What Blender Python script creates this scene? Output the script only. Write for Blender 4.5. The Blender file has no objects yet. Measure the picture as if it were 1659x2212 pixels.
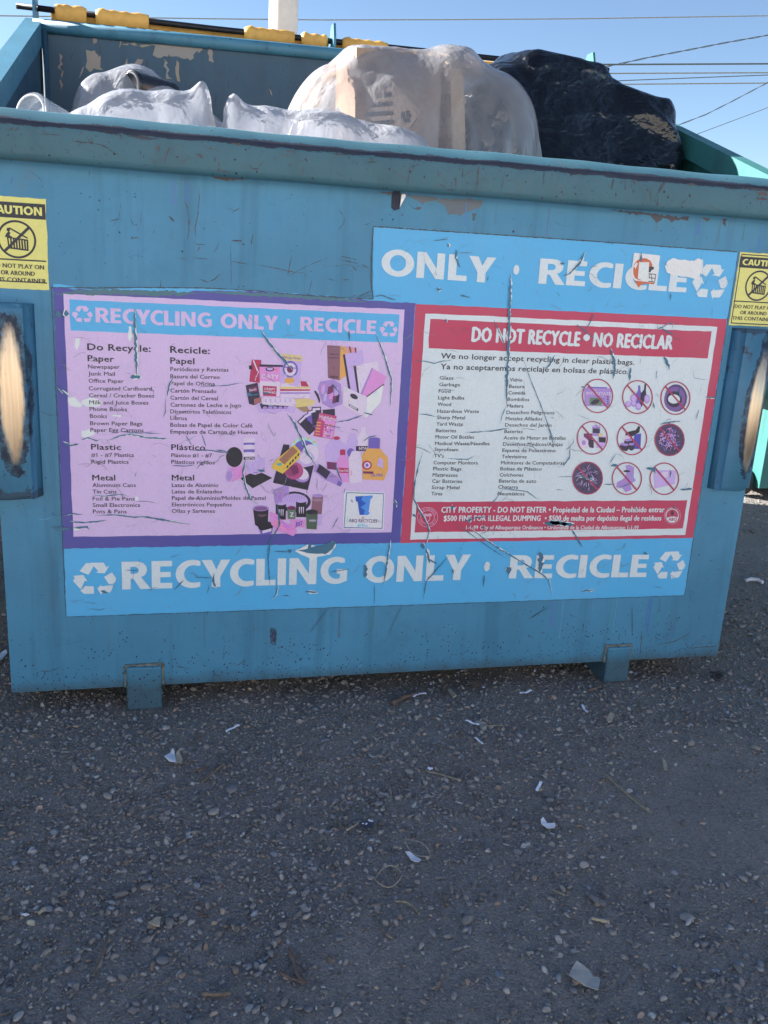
import bpy, bmesh, math, random
import numpy as np
from mathutils import Vector, Matrix
from mathutils.geometry import tessellate_polygon

random.seed(7); RNG = np.random.default_rng(7)
SC = bpy.context.scene; COL = SC.collection; R = math.radians

# ------------------------------------------------------------------ camera, sky, sun, exposure
CAM_LOC = np.array([0.3660396, -1.95739494, 1.04280135])
CAM_ROT = np.array([[0.9724565375, -0.2263980768, 0.0554273715],
                    [-0.0087074463, -0.2729201367, -0.9619972866],
                    [0.2329215813, 0.9350179195, -0.2673743203]])   # rows: right, down, forward
CAM_F = 3446.98 / 3024.0                                            # focal length / picture width
cam_d = bpy.data.cameras.new('camera'); cam = bpy.data.objects.new('camera', cam_d); COL.objects.link(cam)
cam_d.sensor_fit = 'HORIZONTAL'; cam_d.sensor_width = 36.0; cam_d.lens = 36.0 * CAM_F
cam_d.clip_start = 0.02; cam_d.clip_end = 3000
r_, d_, f_ = CAM_ROT
cam.matrix_world = Matrix(((r_[0], -d_[0], -f_[0], CAM_LOC[0]), (r_[1], -d_[1], -f_[1], CAM_LOC[1]),
                           (r_[2], -d_[2], -f_[2], CAM_LOC[2]), (0, 0, 0, 1)))
SC.camera = cam

SUN_AZ = R(62)      # from straight behind the container towards its left
SUN_EL = R(27)
world = bpy.data.worlds.new('World'); SC.world = world; world.use_nodes = True
wn = world.node_tree; wn.nodes.clear()
sky = wn.nodes.new('ShaderNodeTexSky'); sky.sky_type = 'NISHITA'; sky.sun_disc = False
sky.sun_elevation = SUN_EL; sky.sun_rotation = -SUN_AZ
sky.altitude = 1600; sky.air_density = 1.0; sky.dust_density = 0.35; sky.ozone_density = 2.0
bg = wn.nodes.new('ShaderNodeBackground'); bg.inputs['Strength'].default_value = 0.05
wo = wn.nodes.new('ShaderNodeOutputWorld')
wn.links.new(sky.outputs[0], bg.inputs[0]); wn.links.new(bg.outputs[0], wo.inputs[0])
sun_d = bpy.data.lights.new('sun', 'SUN'); sun_d.energy = 5.0; sun_d.angle = R(0.53); sun_d.color = (1.0, 0.95, 0.88)
sun = bpy.data.objects.new('sun', sun_d); COL.objects.link(sun); sun.location = (-8, 6, 9)
to_sun = Vector((-math.sin(SUN_AZ) * math.cos(SUN_EL), math.cos(SUN_AZ) * math.cos(SUN_EL), math.sin(SUN_EL)))
sun.rotation_euler = to_sun.to_track_quat('Z', 'Y').to_euler()
SC.view_settings.view_transform = 'Standard'; SC.view_settings.look = 'None'
SC.view_settings.exposure = 2.02; SC.view_settings.gamma = 1.0
try: SC.view_settings.use_curve_mapping = False
except Exception: pass
SC.render.engine = 'CYCLES'
SC.cycles.max_bounces = 10; SC.cycles.transparent_max_bounces = 24; SC.cycles.transmission_bounces = 8
SC.cycles.use_denoising = True; SC.cycles.sample_clamp_indirect = 4

# ------------------------------------------------------------------ measuring helpers: sight line of a photo point cut with a real plane
PXS = 1659.0
def ray(px, py):
    return CAM_ROT.T @ np.array([(px - PXS / 2) / (PXS * CAM_F), (py - 1106.0) / (PXS * CAM_F), 1.0])
def at(px, py, axis, val):
    d = ray(px, py); k = (val - CAM_LOC[axis]) / d[axis]; return CAM_LOC + k * d
def F(px, py, y=0.0):
    p = at(px, py, 1, y); return (float(p[0]), float(p[2]))
def G(px, py, z=0.0):
    p = at(px, py, 2, z); return (float(p[0]), float(p[1]))
MAPS = {'d': (0, 0, 1), 'z1': (109.7, 619.9, .26535), 'z2': (466.3, 713.2, .26454), 'z3': (855.8, 658.3, .24806),
        'z4': (1179.5, 658.3, .24801), 'z5': (109.7, 1124.6, .4299), 'z6': (795.5, 1124.6, .4299),
        'cl': (0, 384, .34726), 'cr': (1371.5, 493.7, .29757), 'p5': (384, 301.7, .26455), 'p6': (822.9, 329.2, .26455),
        'p7': (1206.9, 329.2, .27248), 'p4': (0, 219.4, .23148), 't1': (0, 0, .33068), 't2': (493.7, 0, .36375),
        't3': (1042.4, 0, .37169), 'top': (768.05, 466.3, .53704), 'lf': (0, 1344.1, .33068), 'rf': (1097.2, 1316.7, .33864)}
def mp(m, pts):
    a, b, s = MAPS[m]; return [(a + x * s, b + y * s) for x, y in pts]

IRR = (0.74, 0.71, 0.70)
def lin(c): c = c / 255.0; return c / 12.92 if c <= 0.04045 else ((c + 0.055) / 1.055) ** 2.4
def seen(r, g, b, k=1.0): return tuple(min(0.86, lin(v) / i * k) for v, i in zip((r, g, b), IRR))

# ------------------------------------------------------------------ object helpers
def link(o, parent=None, loc=None):
    COL.objects.link(o)
    if parent is not None: o.parent = parent
    if loc is not None: o.location = loc
    return o
def tag(o, label=None, cat=None, group=None, kind=None):
    if label: o['label'] = label
    if cat: o['category'] = cat
    if group: o['group'] = group
    if kind: o['kind'] = kind
    return o
def empty(name, loc=(0, 0, 0), rz=0):
    o = bpy.data.objects.new(name, None); o.empty_display_size = .1; link(o); o.location = loc; o.rotation_euler = (0, 0, rz); return o
def mesh_np(name, V, Fc, mat, parent=None, cols=None, smooth=False, loc=None):
    me = bpy.data.meshes.new(name); V = np.asarray(V, np.float32)
    if isinstance(Fc, np.ndarray):
        n, k = Fc.shape; me.vertices.add(len(V)); me.vertices.foreach_set('co', V.ravel())
        me.loops.add(n * k); me.loops.foreach_set('vertex_index', Fc.ravel().astype(np.int32))
        me.polygons.add(n); me.polygons.foreach_set('loop_start', np.arange(0, n * k, k, dtype=np.int32))
        me.update(calc_edges=True); me.validate()
    else:
        me.from_pydata(V.tolist(), [], Fc); me.update()
    if cols is not None:
        a = me.color_attributes.new('Col', 'FLOAT_COLOR', 'POINT')
        c = np.ones((len(V), 4), np.float32); c[:, :3] = cols; a.data.foreach_set('color', c.ravel())
    if smooth: me.polygons.foreach_set('use_smooth', np.ones(len(me.polygons), bool))
    if mat: me.materials.append(mat)
    return link(bpy.data.objects.new(name, me), parent, loc)
def bm_obj(name, bm, mat, parent=None, smooth=False):
    me = bpy.data.meshes.new(name); bmesh.ops.recalc_face_normals(bm, faces=bm.faces); bm.to_mesh(me); bm.free()
    if smooth: me.polygons.foreach_set('use_smooth', np.ones(len(me.polygons), bool))
    me.materials.append(mat); return link(bpy.data.objects.new(name, me), parent)
def add_box(bm, lo, hi, bevel=0.0, seg=2):
    r = bmesh.ops.create_cube(bm, size=1.0); vs = r['verts']
    for v in vs:
        v.co = Vector([lo[i] + (v.co[i] + .5) * (hi[i] - lo[i]) for i in range(3)])
    if bevel: bmesh.ops.bevel(bm, geom=list({e for v in vs for e in v.link_edges}), offset=bevel, segments=seg, affect='EDGES', profile=.5)
def prism(bm, loop, axis, a, b):
    """loop of 2-D points extruded along axis between a and b"""
    def mk(p, t):
        q = list(p); q.insert(axis, t); return bm.verts.new(q)
    A = [mk(p, a) for p in loop]; B = [mk(p, b) for p in loop]; n = len(loop)
    for i in range(n): bm.faces.new((A[i], A[(i + 1) % n], B[(i + 1) % n], B[i]))
    bm.faces.new(A[::-1]); bm.faces.new(B)
def tube(bm, pts, rad, n=10, cap=True):
    pts = [Vector(p) for p in pts]; rings = []
    rads = rad if isinstance(rad, (list, tuple)) else [rad] * len(pts)
    for i, p in enumerate(pts):
        t = (pts[min(i + 1, len(pts) - 1)] - pts[max(i - 1, 0)]).normalized()
        u = t.orthogonal().normalized() if i == 0 else (u - t * u.dot(t)).normalized()
        w = t.cross(u)
        rings.append([bm.verts.new(p + (u * math.cos(a) + w * math.sin(a)) * rads[i]) for a in [2 * math.pi * k / n for k in range(n)]])
    for A, B in zip(rings, rings[1:]):
        for k in range(n): bm.faces.new((A[k], A[(k + 1) % n], B[(k + 1) % n], B[k]))
    if cap: bm.faces.new(rings[0][::-1]); bm.faces.new(rings[-1])
def lathe(bm, prof, n=20, M=None):
    rings = []
    for r, z in prof:
        rings.append([bm.verts.new((M @ Vector((r * math.cos(2 * math.pi * k / n), r * math.sin(2 * math.pi * k / n), z))) if M else (r * math.cos(2 * math.pi * k / n), r * math.sin(2 * math.pi * k / n), z)) for k in range(n)])
    for A, B in zip(rings, rings[1:]):
        for k in range(n): bm.faces.new((A[k], A[(k + 1) % n], B[(k + 1) % n], B[k]))
def copy_tree(o, parent=None):
    c = o.copy(); COL.objects.link(c); c.parent = parent
    for ch in [x for x in SC.objects if x.parent == o]: copy_tree(ch, c)
    return c

# ------------------------------------------------------------------ material helpers
class NT:
    def __init__(s, name):
        s.m = bpy.data.materials.new(name); s.m.use_nodes = True; s.t = s.m.node_tree; s.t.nodes.clear()
        s.out = s.t.nodes.new('ShaderNodeOutputMaterial'); s.tc = s.t.nodes.new('ShaderNodeTexCoord')
    def n(s, typ, **kw):
        x = s.t.nodes.new(typ)
        for k, v in kw.items():
            if k in x.inputs.keys() if isinstance(k, str) else False: x.inputs[k].default_value = v
            else: setattr(x, k, v)
        return x
    def l(s, a, b): s.t.links.new(a, b)
    def co(s, scale=(1, 1, 1), loc=(0, 0, 0), rot=(0, 0, 0)):
        x = s.t.nodes.new('ShaderNodeMapping'); x.inputs['Scale'].default_value = scale; x.inputs['Location'].default_value = loc
        x.inputs['Rotation'].default_value = rot
        s.l(s.tc.outputs['Object'], x.inputs[0]); return x.outputs[0]
    def noise(s, scale, detail=4, rough=.6, vec=None, dist=0):
        x = s.t.nodes.new('ShaderNodeTexNoise'); x.inputs['Scale'].default_value = scale; x.inputs['Detail'].default_value = detail
        x.inputs['Roughness'].default_value = rough; x.inputs['Distortion'].default_value = dist
        s.l(vec if vec else s.tc.outputs['Object'], x.inputs['Vector']); return x.outputs[0]
    def vor(s, scale, vec=None, feature='F1'):
        x = s.t.nodes.new('ShaderNodeTexVoronoi'); x.feature = feature; x.inputs['Scale'].default_value = scale
        s.l(vec if vec else s.tc.outputs['Object'], x.inputs['Vector']); return x
    def ramp(s, fac, a, b, ca=(0, 0, 0, 1), cb=(1, 1, 1, 1)):
        x = s.t.nodes.new('ShaderNodeValToRGB'); e = x.color_ramp.elements; e[0].position = a; e[1].position = b
        e[0].color = ca; e[1].color = cb; s.l(fac, x.inputs[0]); return x.outputs[0]
    def ridged(s, scale, detail=2, vec=None, dist=.6):
        n = s.noise(scale, detail, .5, vec, dist); return s.math('SUBTRACT', 1.0, s.math('ABSOLUTE', s.math('SUBTRACT', s.math('MULTIPLY', n, 2.0), 1.0)))
    def math(s, op, a, b=None, clamp=False):
        x = s.t.nodes.new('ShaderNodeMath'); x.operation = op; x.use_clamp = clamp
        for i, v in enumerate((a, b)):
            if v is None: continue
            if isinstance(v, (int, float)): x.inputs[i].default_value = v
            else: s.l(v, x.inputs[i])
        return x.outputs[0]
    def mix(s, fac, a, b, blend='MIX'):
        x = s.t.nodes.new('ShaderNodeMix'); x.data_type = 'RGBA'; x.blend_type = blend
        for sock, v in ((x.inputs[0], fac), (x.inputs[6], a), (x.inputs[7], b)):
            if isinstance(v, (int, float)): sock.default_value = v
            elif isinstance(v, tuple): sock.default_value = (*v[:3], 1)
            else: s.l(v, sock)
        return x.outputs[2]
    def bsdf(s, color=None, rough=.5, metal=0.0, bump=None, bs=.2, bd=.002, spec=.5):
        p = s.t.nodes.new('ShaderNodeBsdfPrincipled')
        for k, v in (('Base Color', color), ('Roughness', rough), ('Metallic', metal), ('Specular IOR Level', spec)):
            if v is None: continue
            if isinstance(v, (int, float)): p.inputs[k].default_value = v
            elif isinstance(v, tuple): p.inputs[k].default_value = (*v[:3], 1)
            else: s.l(v, p.inputs[k])
        if bump is not None:
            b = s.t.nodes.new('ShaderNodeBump'); b.inputs['Strength'].default_value = bs; b.inputs['Distance'].default_value = bd
            s.l(bump, b.inputs['Height']); s.l(b.outputs[0], p.inputs['Normal'])
        s.l(p.outputs[0], s.out.inputs[0]); s.p = p; return p
def simple(name, color, rough=.5, metal=0.0, nscale=30, var=.25, bs=.15, bd=.001, spec=.5):
    t = NT(name); n = t.noise(nscale, 5)
    c = t.mix(t.ramp(n, .3, .7), tuple(v * (1 - var) for v in color), tuple(min(1, v * (1 + var)) for v in color))
    t.bsdf(c, rough, metal, n, bs, bd, spec); return t.m

def paint_mat(name, base, chips=.5, streak=.6, rust=.45, low_rust=True, edge=None, rough=.5):
    """weathered enamel on steel: tone patches, vertical run marks, chips through to dark metal, rust"""
    t = NT(name)
    big = t.noise(2.2, 5, .6); c = t.mix(t.ramp(big, .3, .72), tuple(v * .84 for v in base), tuple(v * 1.14 for v in base))
    run = t.noise(1.0, 6, .65, t.co((16, 16, .9))); c = t.mix(t.math('MULTIPLY', t.ramp(run, .52, .72), streak), c, tuple(v * .5 for v in base))
    run2 = t.noise(1.0, 5, .6, t.co((34, 34, 1.6), (3, 1, 2))); c = t.mix(t.math('MULTIPLY', t.ramp(run2, .56, .75), streak * .6), c, (base[0] * 1.4, base[1] * 1.2, base[2] * 1.15))
    sm = t.noise(7, 6, .7); c = t.mix(t.math('MULTIPLY', t.ramp(sm, .52, .72), .38), c, tuple(v * .6 for v in base))
    gr = t.noise(3.1, 7, .75, t.co((1, 1, .5), (6, 6, 1))); c = t.mix(t.math('MULTIPLY', t.ramp(gr, .5, .8), .35), c, (.10, .13, .13))
    grain = t.noise(320, 3, .7); c = t.mix(t.math('MULTIPLY', grain, .22), c, tuple(v * .55 for v in base))
    # chips: small voronoi spots, gated by a patchy noise
    v = t.vor(52, t.co((1, 1, 1))); spot = t.math('LESS_THAN', v.outputs['Distance'], t.math('MULTIPLY', t.noise(23, 3), .22))
    sel = t.ramp(t.noise(5.0, 4, .7), .62 - chips * .2, .66 - chips * .2 + .08)
    v2 = t.vor(110, t.co((1, 1, .8), (1, 1, 1))); spot2 = t.math('LESS_THAN', v2.outputs['Distance'], t.math('MULTIPLY', t.noise(31, 3), .26))
    sel2 = t.ramp(t.noise(9.0, 4, .7, t.co((1, 1, 1), (5, 2, 1))), .60 - chips * .15, .66)
    jag = t.ramp(t.noise(60, 6, .8, t.co((1, 1, .6))), .66 - chips * .02, .675 - chips * .02); selj = t.ramp(t.noise(3.5, 3, .6, t.co((1, 1, 1), (2, 7, 4))), .5, .62)
    ch = t.math('MAXIMUM', t.math('MULTIPLY', spot, sel), t.math('MULTIPLY', spot2, sel2)); ch = t.math('MAXIMUM', ch, t.math('MULTIPLY', jag, selj))
    sep = t.n('ShaderNodeSeparateXYZ'); t.l(t.tc.outputs['Object'], sep.inputs[0])
    if low_rust:   # more chips towards the bottom edge
        lo = t.ramp(sep.outputs[2], .06, .34, (1, 1, 1, 1), (0, 0, 0, 1))
        v3 = t.vor(120, t.co((1, 1, .8), (9, 1, 3))); s3 = t.math('LESS_THAN', v3.outputs['Distance'], t.math('MULTIPLY', t.noise(40, 3), .36))
        s3 = t.math('MULTIPLY', s3, t.math('GREATER_THAN', t.math('ADD', t.math('MULTIPLY', lo, .42), t.noise(11, 4, .7, t.co((1, 1, 1), (1, 8, 0)))), .80)); ch = t.math('MAXIMUM', ch, s3)
    edge_g = t.math('MULTIPLY', t.ramp(t.math('ADD', sep.outputs[2], t.math('MULTIPLY', t.noise(18, 5, .7), -.05)), .035, .065, (1, 1, 1, 1), (0, 0, 0, 1)), .6 if low_rust else 0.0); c = t.mix(edge_g, c, (.05, .06, .06))
    rustc = t.mix(t.ramp(t.noise(8, 4), .45, .7), (.022, .030, .055), (.085, .055, .055))
    halo = t.math('MULTIPLY', t.ramp(t.noise(4.5, 6, .75, t.co((1, 1, .7), (4, 4, 8))), .60, .78), rust)
    c = t.mix(halo, c, (.20, .15, .12)); c = t.mix(ch, c, rustc)
    if edge:       # worn dark band between heights edge[0]..edge[1]
        e0, e1 = edge; w = t.math('MULTIPLY', t.noise(45, 6, .75, t.co((.35, 1, 1))), .022)
        zz = t.math('ADD', sep.outputs[2], t.math('SUBTRACT', w, .011))
        m = t.math('MULTIPLY', t.math('GREATER_THAN', zz, e0), t.math('LESS_THAN', zz, e1))
        c = t.mix(t.math('MULTIPLY', m, .9), c, t.mix(t.noise(30, 5), (.012, .014, .034), (.045, .038, .06))); ch = t.math('MAXIMUM', ch, m)
    h = t.math('SUBTRACT', t.math('ADD', t.math('MULTIPLY', grain, .25), t.math('ADD', t.math('MULTIPLY', t.noise(14, 4), .8), t.math('MULTIPLY', t.noise(2.6, 2), 7.0))), t.math('MULTIPLY', ch, .8))
    ro = t.math('ADD', t.math('MULTIPLY', t.noise(20, 4), .25), rough - .12); ro = t.math('ADD', ro, t.math('MULTIPLY', ch, .25))
    t.bsdf(c, ro, 0, h, .35, .0015, .45); return t.m

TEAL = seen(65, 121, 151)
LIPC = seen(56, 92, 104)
M = {}
M['body'] = paint_mat('blue_green_enamel', TEAL)
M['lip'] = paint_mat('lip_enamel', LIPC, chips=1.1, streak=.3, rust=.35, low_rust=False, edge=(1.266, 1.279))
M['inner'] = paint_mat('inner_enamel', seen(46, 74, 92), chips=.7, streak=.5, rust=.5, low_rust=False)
M['rim'] = paint_mat('rim_enamel', seen(64, 112, 132), chips=.8, low_rust=False)
M['foot'] = paint_mat('skid_enamel', seen(60, 112, 138), chips=1.5, rust=.5)
M['turq_sunlit'] = paint_mat('sunlit_turquoise_enamel', (.045, .20, .19), chips=.3, rust=.3, low_rust=False)  # container enamel as sunlit: brighter, greener tone of the sun put into the colour

def print_mat(name, dirt=.36, rough=.45):
    t = NT(name); a = t.n('ShaderNodeVertexColor'); a.layer_name = 'Col'
    c = a.outputs[0]
    g = t.noise(9, 7, .75); c = t.mix(t.math('MULTIPLY', t.ramp(g, .45, .8), .30 * dirt), c, (.22, .18, .20))
    g2 = t.noise(1.0, 6, .7, t.co((26, 26, 2.2), (2, 2, 2))); c = t.mix(t.math('MULTIPLY', t.ramp(g2, .55, .8), .20 * dirt), c, (.12, .13, .14))
    fine = t.noise(260, 3, .7); c = t.mix(t.math('MULTIPLY', t.ramp(fine, .4, .75), .13), c, (.1, .12, .14))
    fade = t.noise(2.5, 3); c = t.mix(t.math('MULTIPLY', t.ramp(fade, .35, .7), .05), c, (.75, .75, .75))
    # hairline crazing
    vv = t.vor(13, t.co((1, 1, 1.4)), 'DISTANCE_TO_EDGE')
    dn = t.n('ShaderNodeTexNoise'); dn.inputs['Scale'].default_value = 9; dn.inputs['Detail'].default_value = 6; t.l(t.tc.outputs['Object'], dn.inputs['Vector'])
    ad = t.n('ShaderNodeMixRGB', blend_type='ADD'); ad.inputs[0].default_value = .16; t.l(t.tc.outputs['Object'], ad.inputs[1]); t.l(dn.outputs[1], ad.inputs[2])
    t.l(ad.outputs[0], vv.inputs['Vector'])
    cr = t.math('MULTIPLY', t.math('LESS_THAN', vv.outputs['Distance'], .011), t.ramp(t.noise(6, 4, .7, t.co((1, 1, 1), (3, 0, 6))), .53, .62))
    c = t.mix(t.math('MULTIPLY', cr, .42 * min(1, dirt * 1.6)), c, (.10, .12, .15))
    h = t.math('SUBTRACT', t.noise(18, 5, .6), t.math('MULTIPLY', cr, .6))
    t.bsdf(c, rough, 0, h, .3, .0012, .4); return t.m
M['print'] = print_mat('printed_vinyl'); M['print_clean'] = print_mat('printed_picture', .15)
# ------------------------------------------------------------------ ground: one sheet to the horizon
def gh(x, y):
    """height of the ground"""
    x = np.asarray(x, float); y = np.asarray(y, float)
    h = .004 * np.sin(2.1 * x + 1.3 * y + .5) + .003 * np.sin(5.3 * x - 3.7 * y) + .002 * np.sin(9.1 * x + 7.7 * y + 1) + .0015 * np.sin(17 * x - 13 * y)
    w = np.exp(-((x - .9) ** 2 / 6 + (y + .2) ** 2 / 5))
    return h * (.4 + .6 * w) - .003
def grid_axis(lo, hi, step, far):
    a = list(np.arange(lo, hi, step)); s = step; x = lo; L = []
    while x > -far: s *= 1.28; x -= s; L.append(x)
    s = step; x = a[-1]; Rr = []
    while x < far: s *= 1.28; x += s; Rr.append(x)
    return np.array(L[::-1] + a + Rr)
gx = grid_axis(-.7, 3.4, .014, 700); gy = grid_axis(-1.5, 2.4, .014, 700)
X, Y = np.meshgrid(gx, gy); nx, ny = len(gx), len(gy)
Z = gh(X, Y)
fine = RNG.normal(0, 1, X.shape); fine = (fine + np.roll(fine, 1, 0) + np.roll(fine, 1, 1) + np.roll(fine, 1, (0, 1))) / 4
near = (np.abs(X - 1.3) < 2.2) & (np.abs(Y - .4) < 2.0); Z = Z + np.where(near, fine * .0006, 0)
idx = np.arange(nx * ny).reshape(ny, nx)
Q = np.stack([idx[:-1, :-1], idx[:-1, 1:], idx[1:, 1:], idx[1:, :-1]], -1).reshape(-1, 4)
t = NT('packed_gravel_earth')
dirt = t.ramp(t.noise(1.6, 6, .65), .35, .68)
c = t.mix(dirt, (.30, .268, .243), (.43, .39, .352))
c = t.mix(t.math('MULTIPLY', t.ramp(t.noise(5, 5, .7), .45, .7), .5), c, (.085, .083, .088))
v = t.vor(170); cellc = t.ramp(v.outputs['Color'], .15, .95, (.19, .177, .166, 1), (.42, .385, .355, 1)); c = t.mix(.5, c, cellc)
v2 = t.vor(420); c = t.mix(.35, c, t.ramp(v2.outputs['Color'], .1, 1, (.09, .085, .082, 1), (.35, .325, .305, 1)))
h = t.math('SUBTRACT', t.math('MULTIPLY', t.noise(260, 4, .8), .8), t.math('ADD', t.math('MULTIPLY', v.outputs['Distance'], 1.0), t.math('MULTIPLY', v2.outputs['Distance'], .5)))
t.bsdf(c, .95, 0, h, .9, .004, .15)
sep_ = t.n('ShaderNodeSeparateXYZ'); t.l(t.tc.outputs['Object'], sep_.inputs[0])
pale = t.ramp(t.math('ADD', t.math('MULTIPLY', sep_.outputs[1], -.25), t.math('MULTIPLY', t.noise(.9, 5), .5)), .72, 1.0)      # ground made paler behind the camera, added to bounce sunlight
t.l(t.mix(pale, c, t.mix(t.noise(3, 6, .7), (.38, .36, .33), (.48, .45, .42))), t.p.inputs['Base Color'])
ground = tag(mesh_np('ground', np.stack([X, Y, Z], -1).reshape(-1, 3), Q, t.m, smooth=True), kind='structure')

# gravel: shared low-poly stone shapes, joined by size
def ico(sub):
    bm = bmesh.new(); bmesh.ops.create_icosphere(bm, subdivisions=sub, radius=1.0)
    V = np.array([v.co[:] for v in bm.verts]); T = np.array([[v.index for v in f.verts] for f in bm.faces]); bm.free(); return V, T
def rock_shapes(sub, n, rough):
    V, T = ico(sub); out = []
    for k in range(n):
        d = np.ones(len(V))
        for _ in range(5):
            ax = RNG.normal(size=3); ax /= np.linalg.norm(ax); d += rough * .35 * np.sin(V @ ax * RNG.uniform(1.5, 3.5) + RNG.uniform(0, 6))
        P = V * d[:, None]
        for _ in range(6 if rough > .2 else 3):     # cut flats
            ax = RNG.normal(size=3); ax /= np.linalg.norm(ax); q = P @ ax; lim = RNG.uniform(.5, .8); P = P - np.outer(np.maximum(q - lim, 0), ax)
        out.append(P * np.array([1, RNG.uniform(.55, .95), RNG.uniform(.32, .6)]))
    return out, T
def rotz_tilt(n, tilt=.35):
    a = RNG.uniform(0, 2 * np.pi, n); b = RNG.normal(0, tilt, n); c_ = RNG.normal(0, tilt, n)
    ca, sa = np.cos(a), np.sin(a); cb, sb = np.cos(b), np.sin(b); cc, sc = np.cos(c_), np.sin(c_); o = np.zeros(n); i = np.ones(n)
    Rz = np.stack([ca, -sa, o, sa, ca, o, o, o, i], -1).reshape(n, 3, 3); Rx = np.stack([i, o, o, o, cb, -sb, o, sb, cb], -1).reshape(n, 3, 3)
    Ry = np.stack([cc, o, sc, o, i, o, -sc, o, cc], -1).reshape(n, 3, 3); return Rz @ Rx @ Ry
def stone_cols(n):
    base = np.array([.275, .252, .238]); k = np.exp(RNG.normal(0, .33, n))[:, None]; c = base * k
    w = RNG.random(n)
    c[w < .10] *= np.array([1.35, 1.1, .92]); c[(w > .10) & (w < .2)] *= np.array([.85, 1.0, 1.2]); c[w > .985] = np.array([.34, .33, .32]) * RNG.uniform(.6, 1.2, ((w > .985).sum(), 1))
    return np.clip(c, .02, .5)
def blotch(x, y):
    return (np.sin(3.1 * x + 2.2 * y + 1) + np.sin(5.7 * y - 2.9 * x) + np.sin(7.9 * x + 4.1 * y + 2) * .8 + np.sin(13.3 * x - 9.1 * y) * .5 + np.sin(1.3 * x - 4.1 * y)) / 3.2
def scatter(n, boost=0.0):
    """points over the ground in view, thicker in drifts and under the container's edge"""
    pts = np.zeros((0, 2))
    while len(pts) < n:
        m = n * 2; x = RNG.uniform(-.55, 3.5, m); y = RNG.uniform(-1.45, 2.1, m)
        dx = x - CAM_LOC[0]; dy = y - CAM_LOC[1]; fw = .2329 * dx + .935 * dy; rt = .9725 * dx - .2264 * dy
        ok = (np.abs(rt) < .50 * fw + .18) & (fw > .7)
        behind = (y > .35) & (x > -.02) & (x < 1.85)
        p = np.clip(.56 + .62 * blotch(x, y) + .5 * np.exp(-((y + .12) / .22) ** 2) * (x < 2.0) + boost, .07, 1)
        p *= np.clip(1.5 / (fw ** 1.2), .15, 1)
        ok &= (RNG.random(m) < p) & ~behind
        pts = np.concatenate([pts, np.stack([x[ok], y[ok]], -1)])
    return pts[:n]
def gravel(name, n, lo, hi, power, sub, nshape, sink, label, mat, rough=.25, boost=0.0):
    shapes, T = rock_shapes(sub, nshape, rough); pts = scatter(n, boost); u = RNG.random(n)
    s = lo + (hi - lo) * u ** power; Rm = rotz_tilt(n, .4); cs = stone_cols(n); nv = len(shapes[0])
    A = np.stack(shapes)[RNG.integers(0, nshape, n)]                  # n, nv, 3
    A = np.einsum('nij,nvj->nvi', Rm, A) * s[:, None, None]
    A[:, :, 0] += pts[:, 0, None]; A[:, :, 1] += pts[:, 1, None]; A[:, :, 2] += (gh(pts[:, 0], pts[:, 1]) + s * .45 * sink)[:, None]
    Tn = (T[None] + (np.arange(n) * nv)[:, None, None]).reshape(-1, 3)
    return tag(mesh_np(name, A.reshape(-1, 3), Tn, mat, cols=np.repeat(cs, nv, 0), smooth=(sub > 1)), kind='stuff')
t = NT('stone'); a = t.n('ShaderNodeVertexColor'); a.layer_name = 'Col'
c = t.mix(t.math('MULTIPLY', t.ramp(t.noise(140, 5, .75), .35, .75), .5), a.outputs[0], (.09, .086, .085)); c = t.mix(t.math('MULTIPLY', t.ramp(t.noise(600, 3), .5, .8), .35), c, (.22, .21, .2))
t.bsdf(c, .85, 0, t.noise(400, 5, .7), .5, .001, .25); M['stone'] = t.m
tag(gravel('grit', 52000, .0010, .0034, 1.8, 1, 8, .6, '', M['stone'], .35, .1), 'fine grey grit and crushed stone packed over the earth', 'gravel')
tag(gravel('grit', 19000, .0026, .0055, 1.5, 1, 10, .7, '', M['stone'], .3, .05), 'coarser grey grit in drifts between the stones', 'gravel')
tag(gravel('gravel', 11500, .0040, .0095, 2.3, 2, 12, .5, '', M['stone'], .36), 'loose grey gravel scattered in drifts before the blue recycling container', 'gravel')

# pebbles one can pick out: pieces of the ground, mesh shared between alike pieces
peb_shapes, PT = rock_shapes(2, 14, .14)
pcols = [(.215, .20, .19), (.18, .17, .17), (.26, .24, .22), (.19, .19, .20), (.31, .29, .27), (.16, .15, .145)]
pmesh = []
for k, P in enumerate(peb_shapes):
    me = bpy.data.meshes.new('pebble'); me.from_pydata(P.tolist(), [], PT.tolist()); me.polygons.foreach_set('use_smooth', np.ones(len(PT), bool))
    cc = pcols[k % len(pcols)]; a = me.color_attributes.new('Col', 'FLOAT_COLOR', 'POINT'); a.data.foreach_set('color', np.tile(np.array([*cc, 1], np.float32), len(P)))
    t2 = simple('pebble_stone_%d' % k, cc, .8, 0, 90 / .01 * .01, .35, .3, .001, .25) if k < len(pcols) else None
    if t2: pcols[k] = cc; M['peb%d' % k] = t2
    me.materials.append(M['peb%d' % (k % len(pcols))]); pmesh.append(me)
def pebble(x, y, s, k=None, rz=None, sink=.5):
    o = bpy.data.objects.new('pebble', random.choice(pmesh) if k is None else pmesh[k]); COL.objects.link(o); o.parent = ground
    o.scale = (s, s, s); o.rotation_euler = (random.gauss(0, .15), random.gauss(0, .15), random.uniform(0, 6.28) if rz is None else rz)
    o.location = (x, y, float(gh(x, y)) + s * .5 * sink); return o
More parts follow.
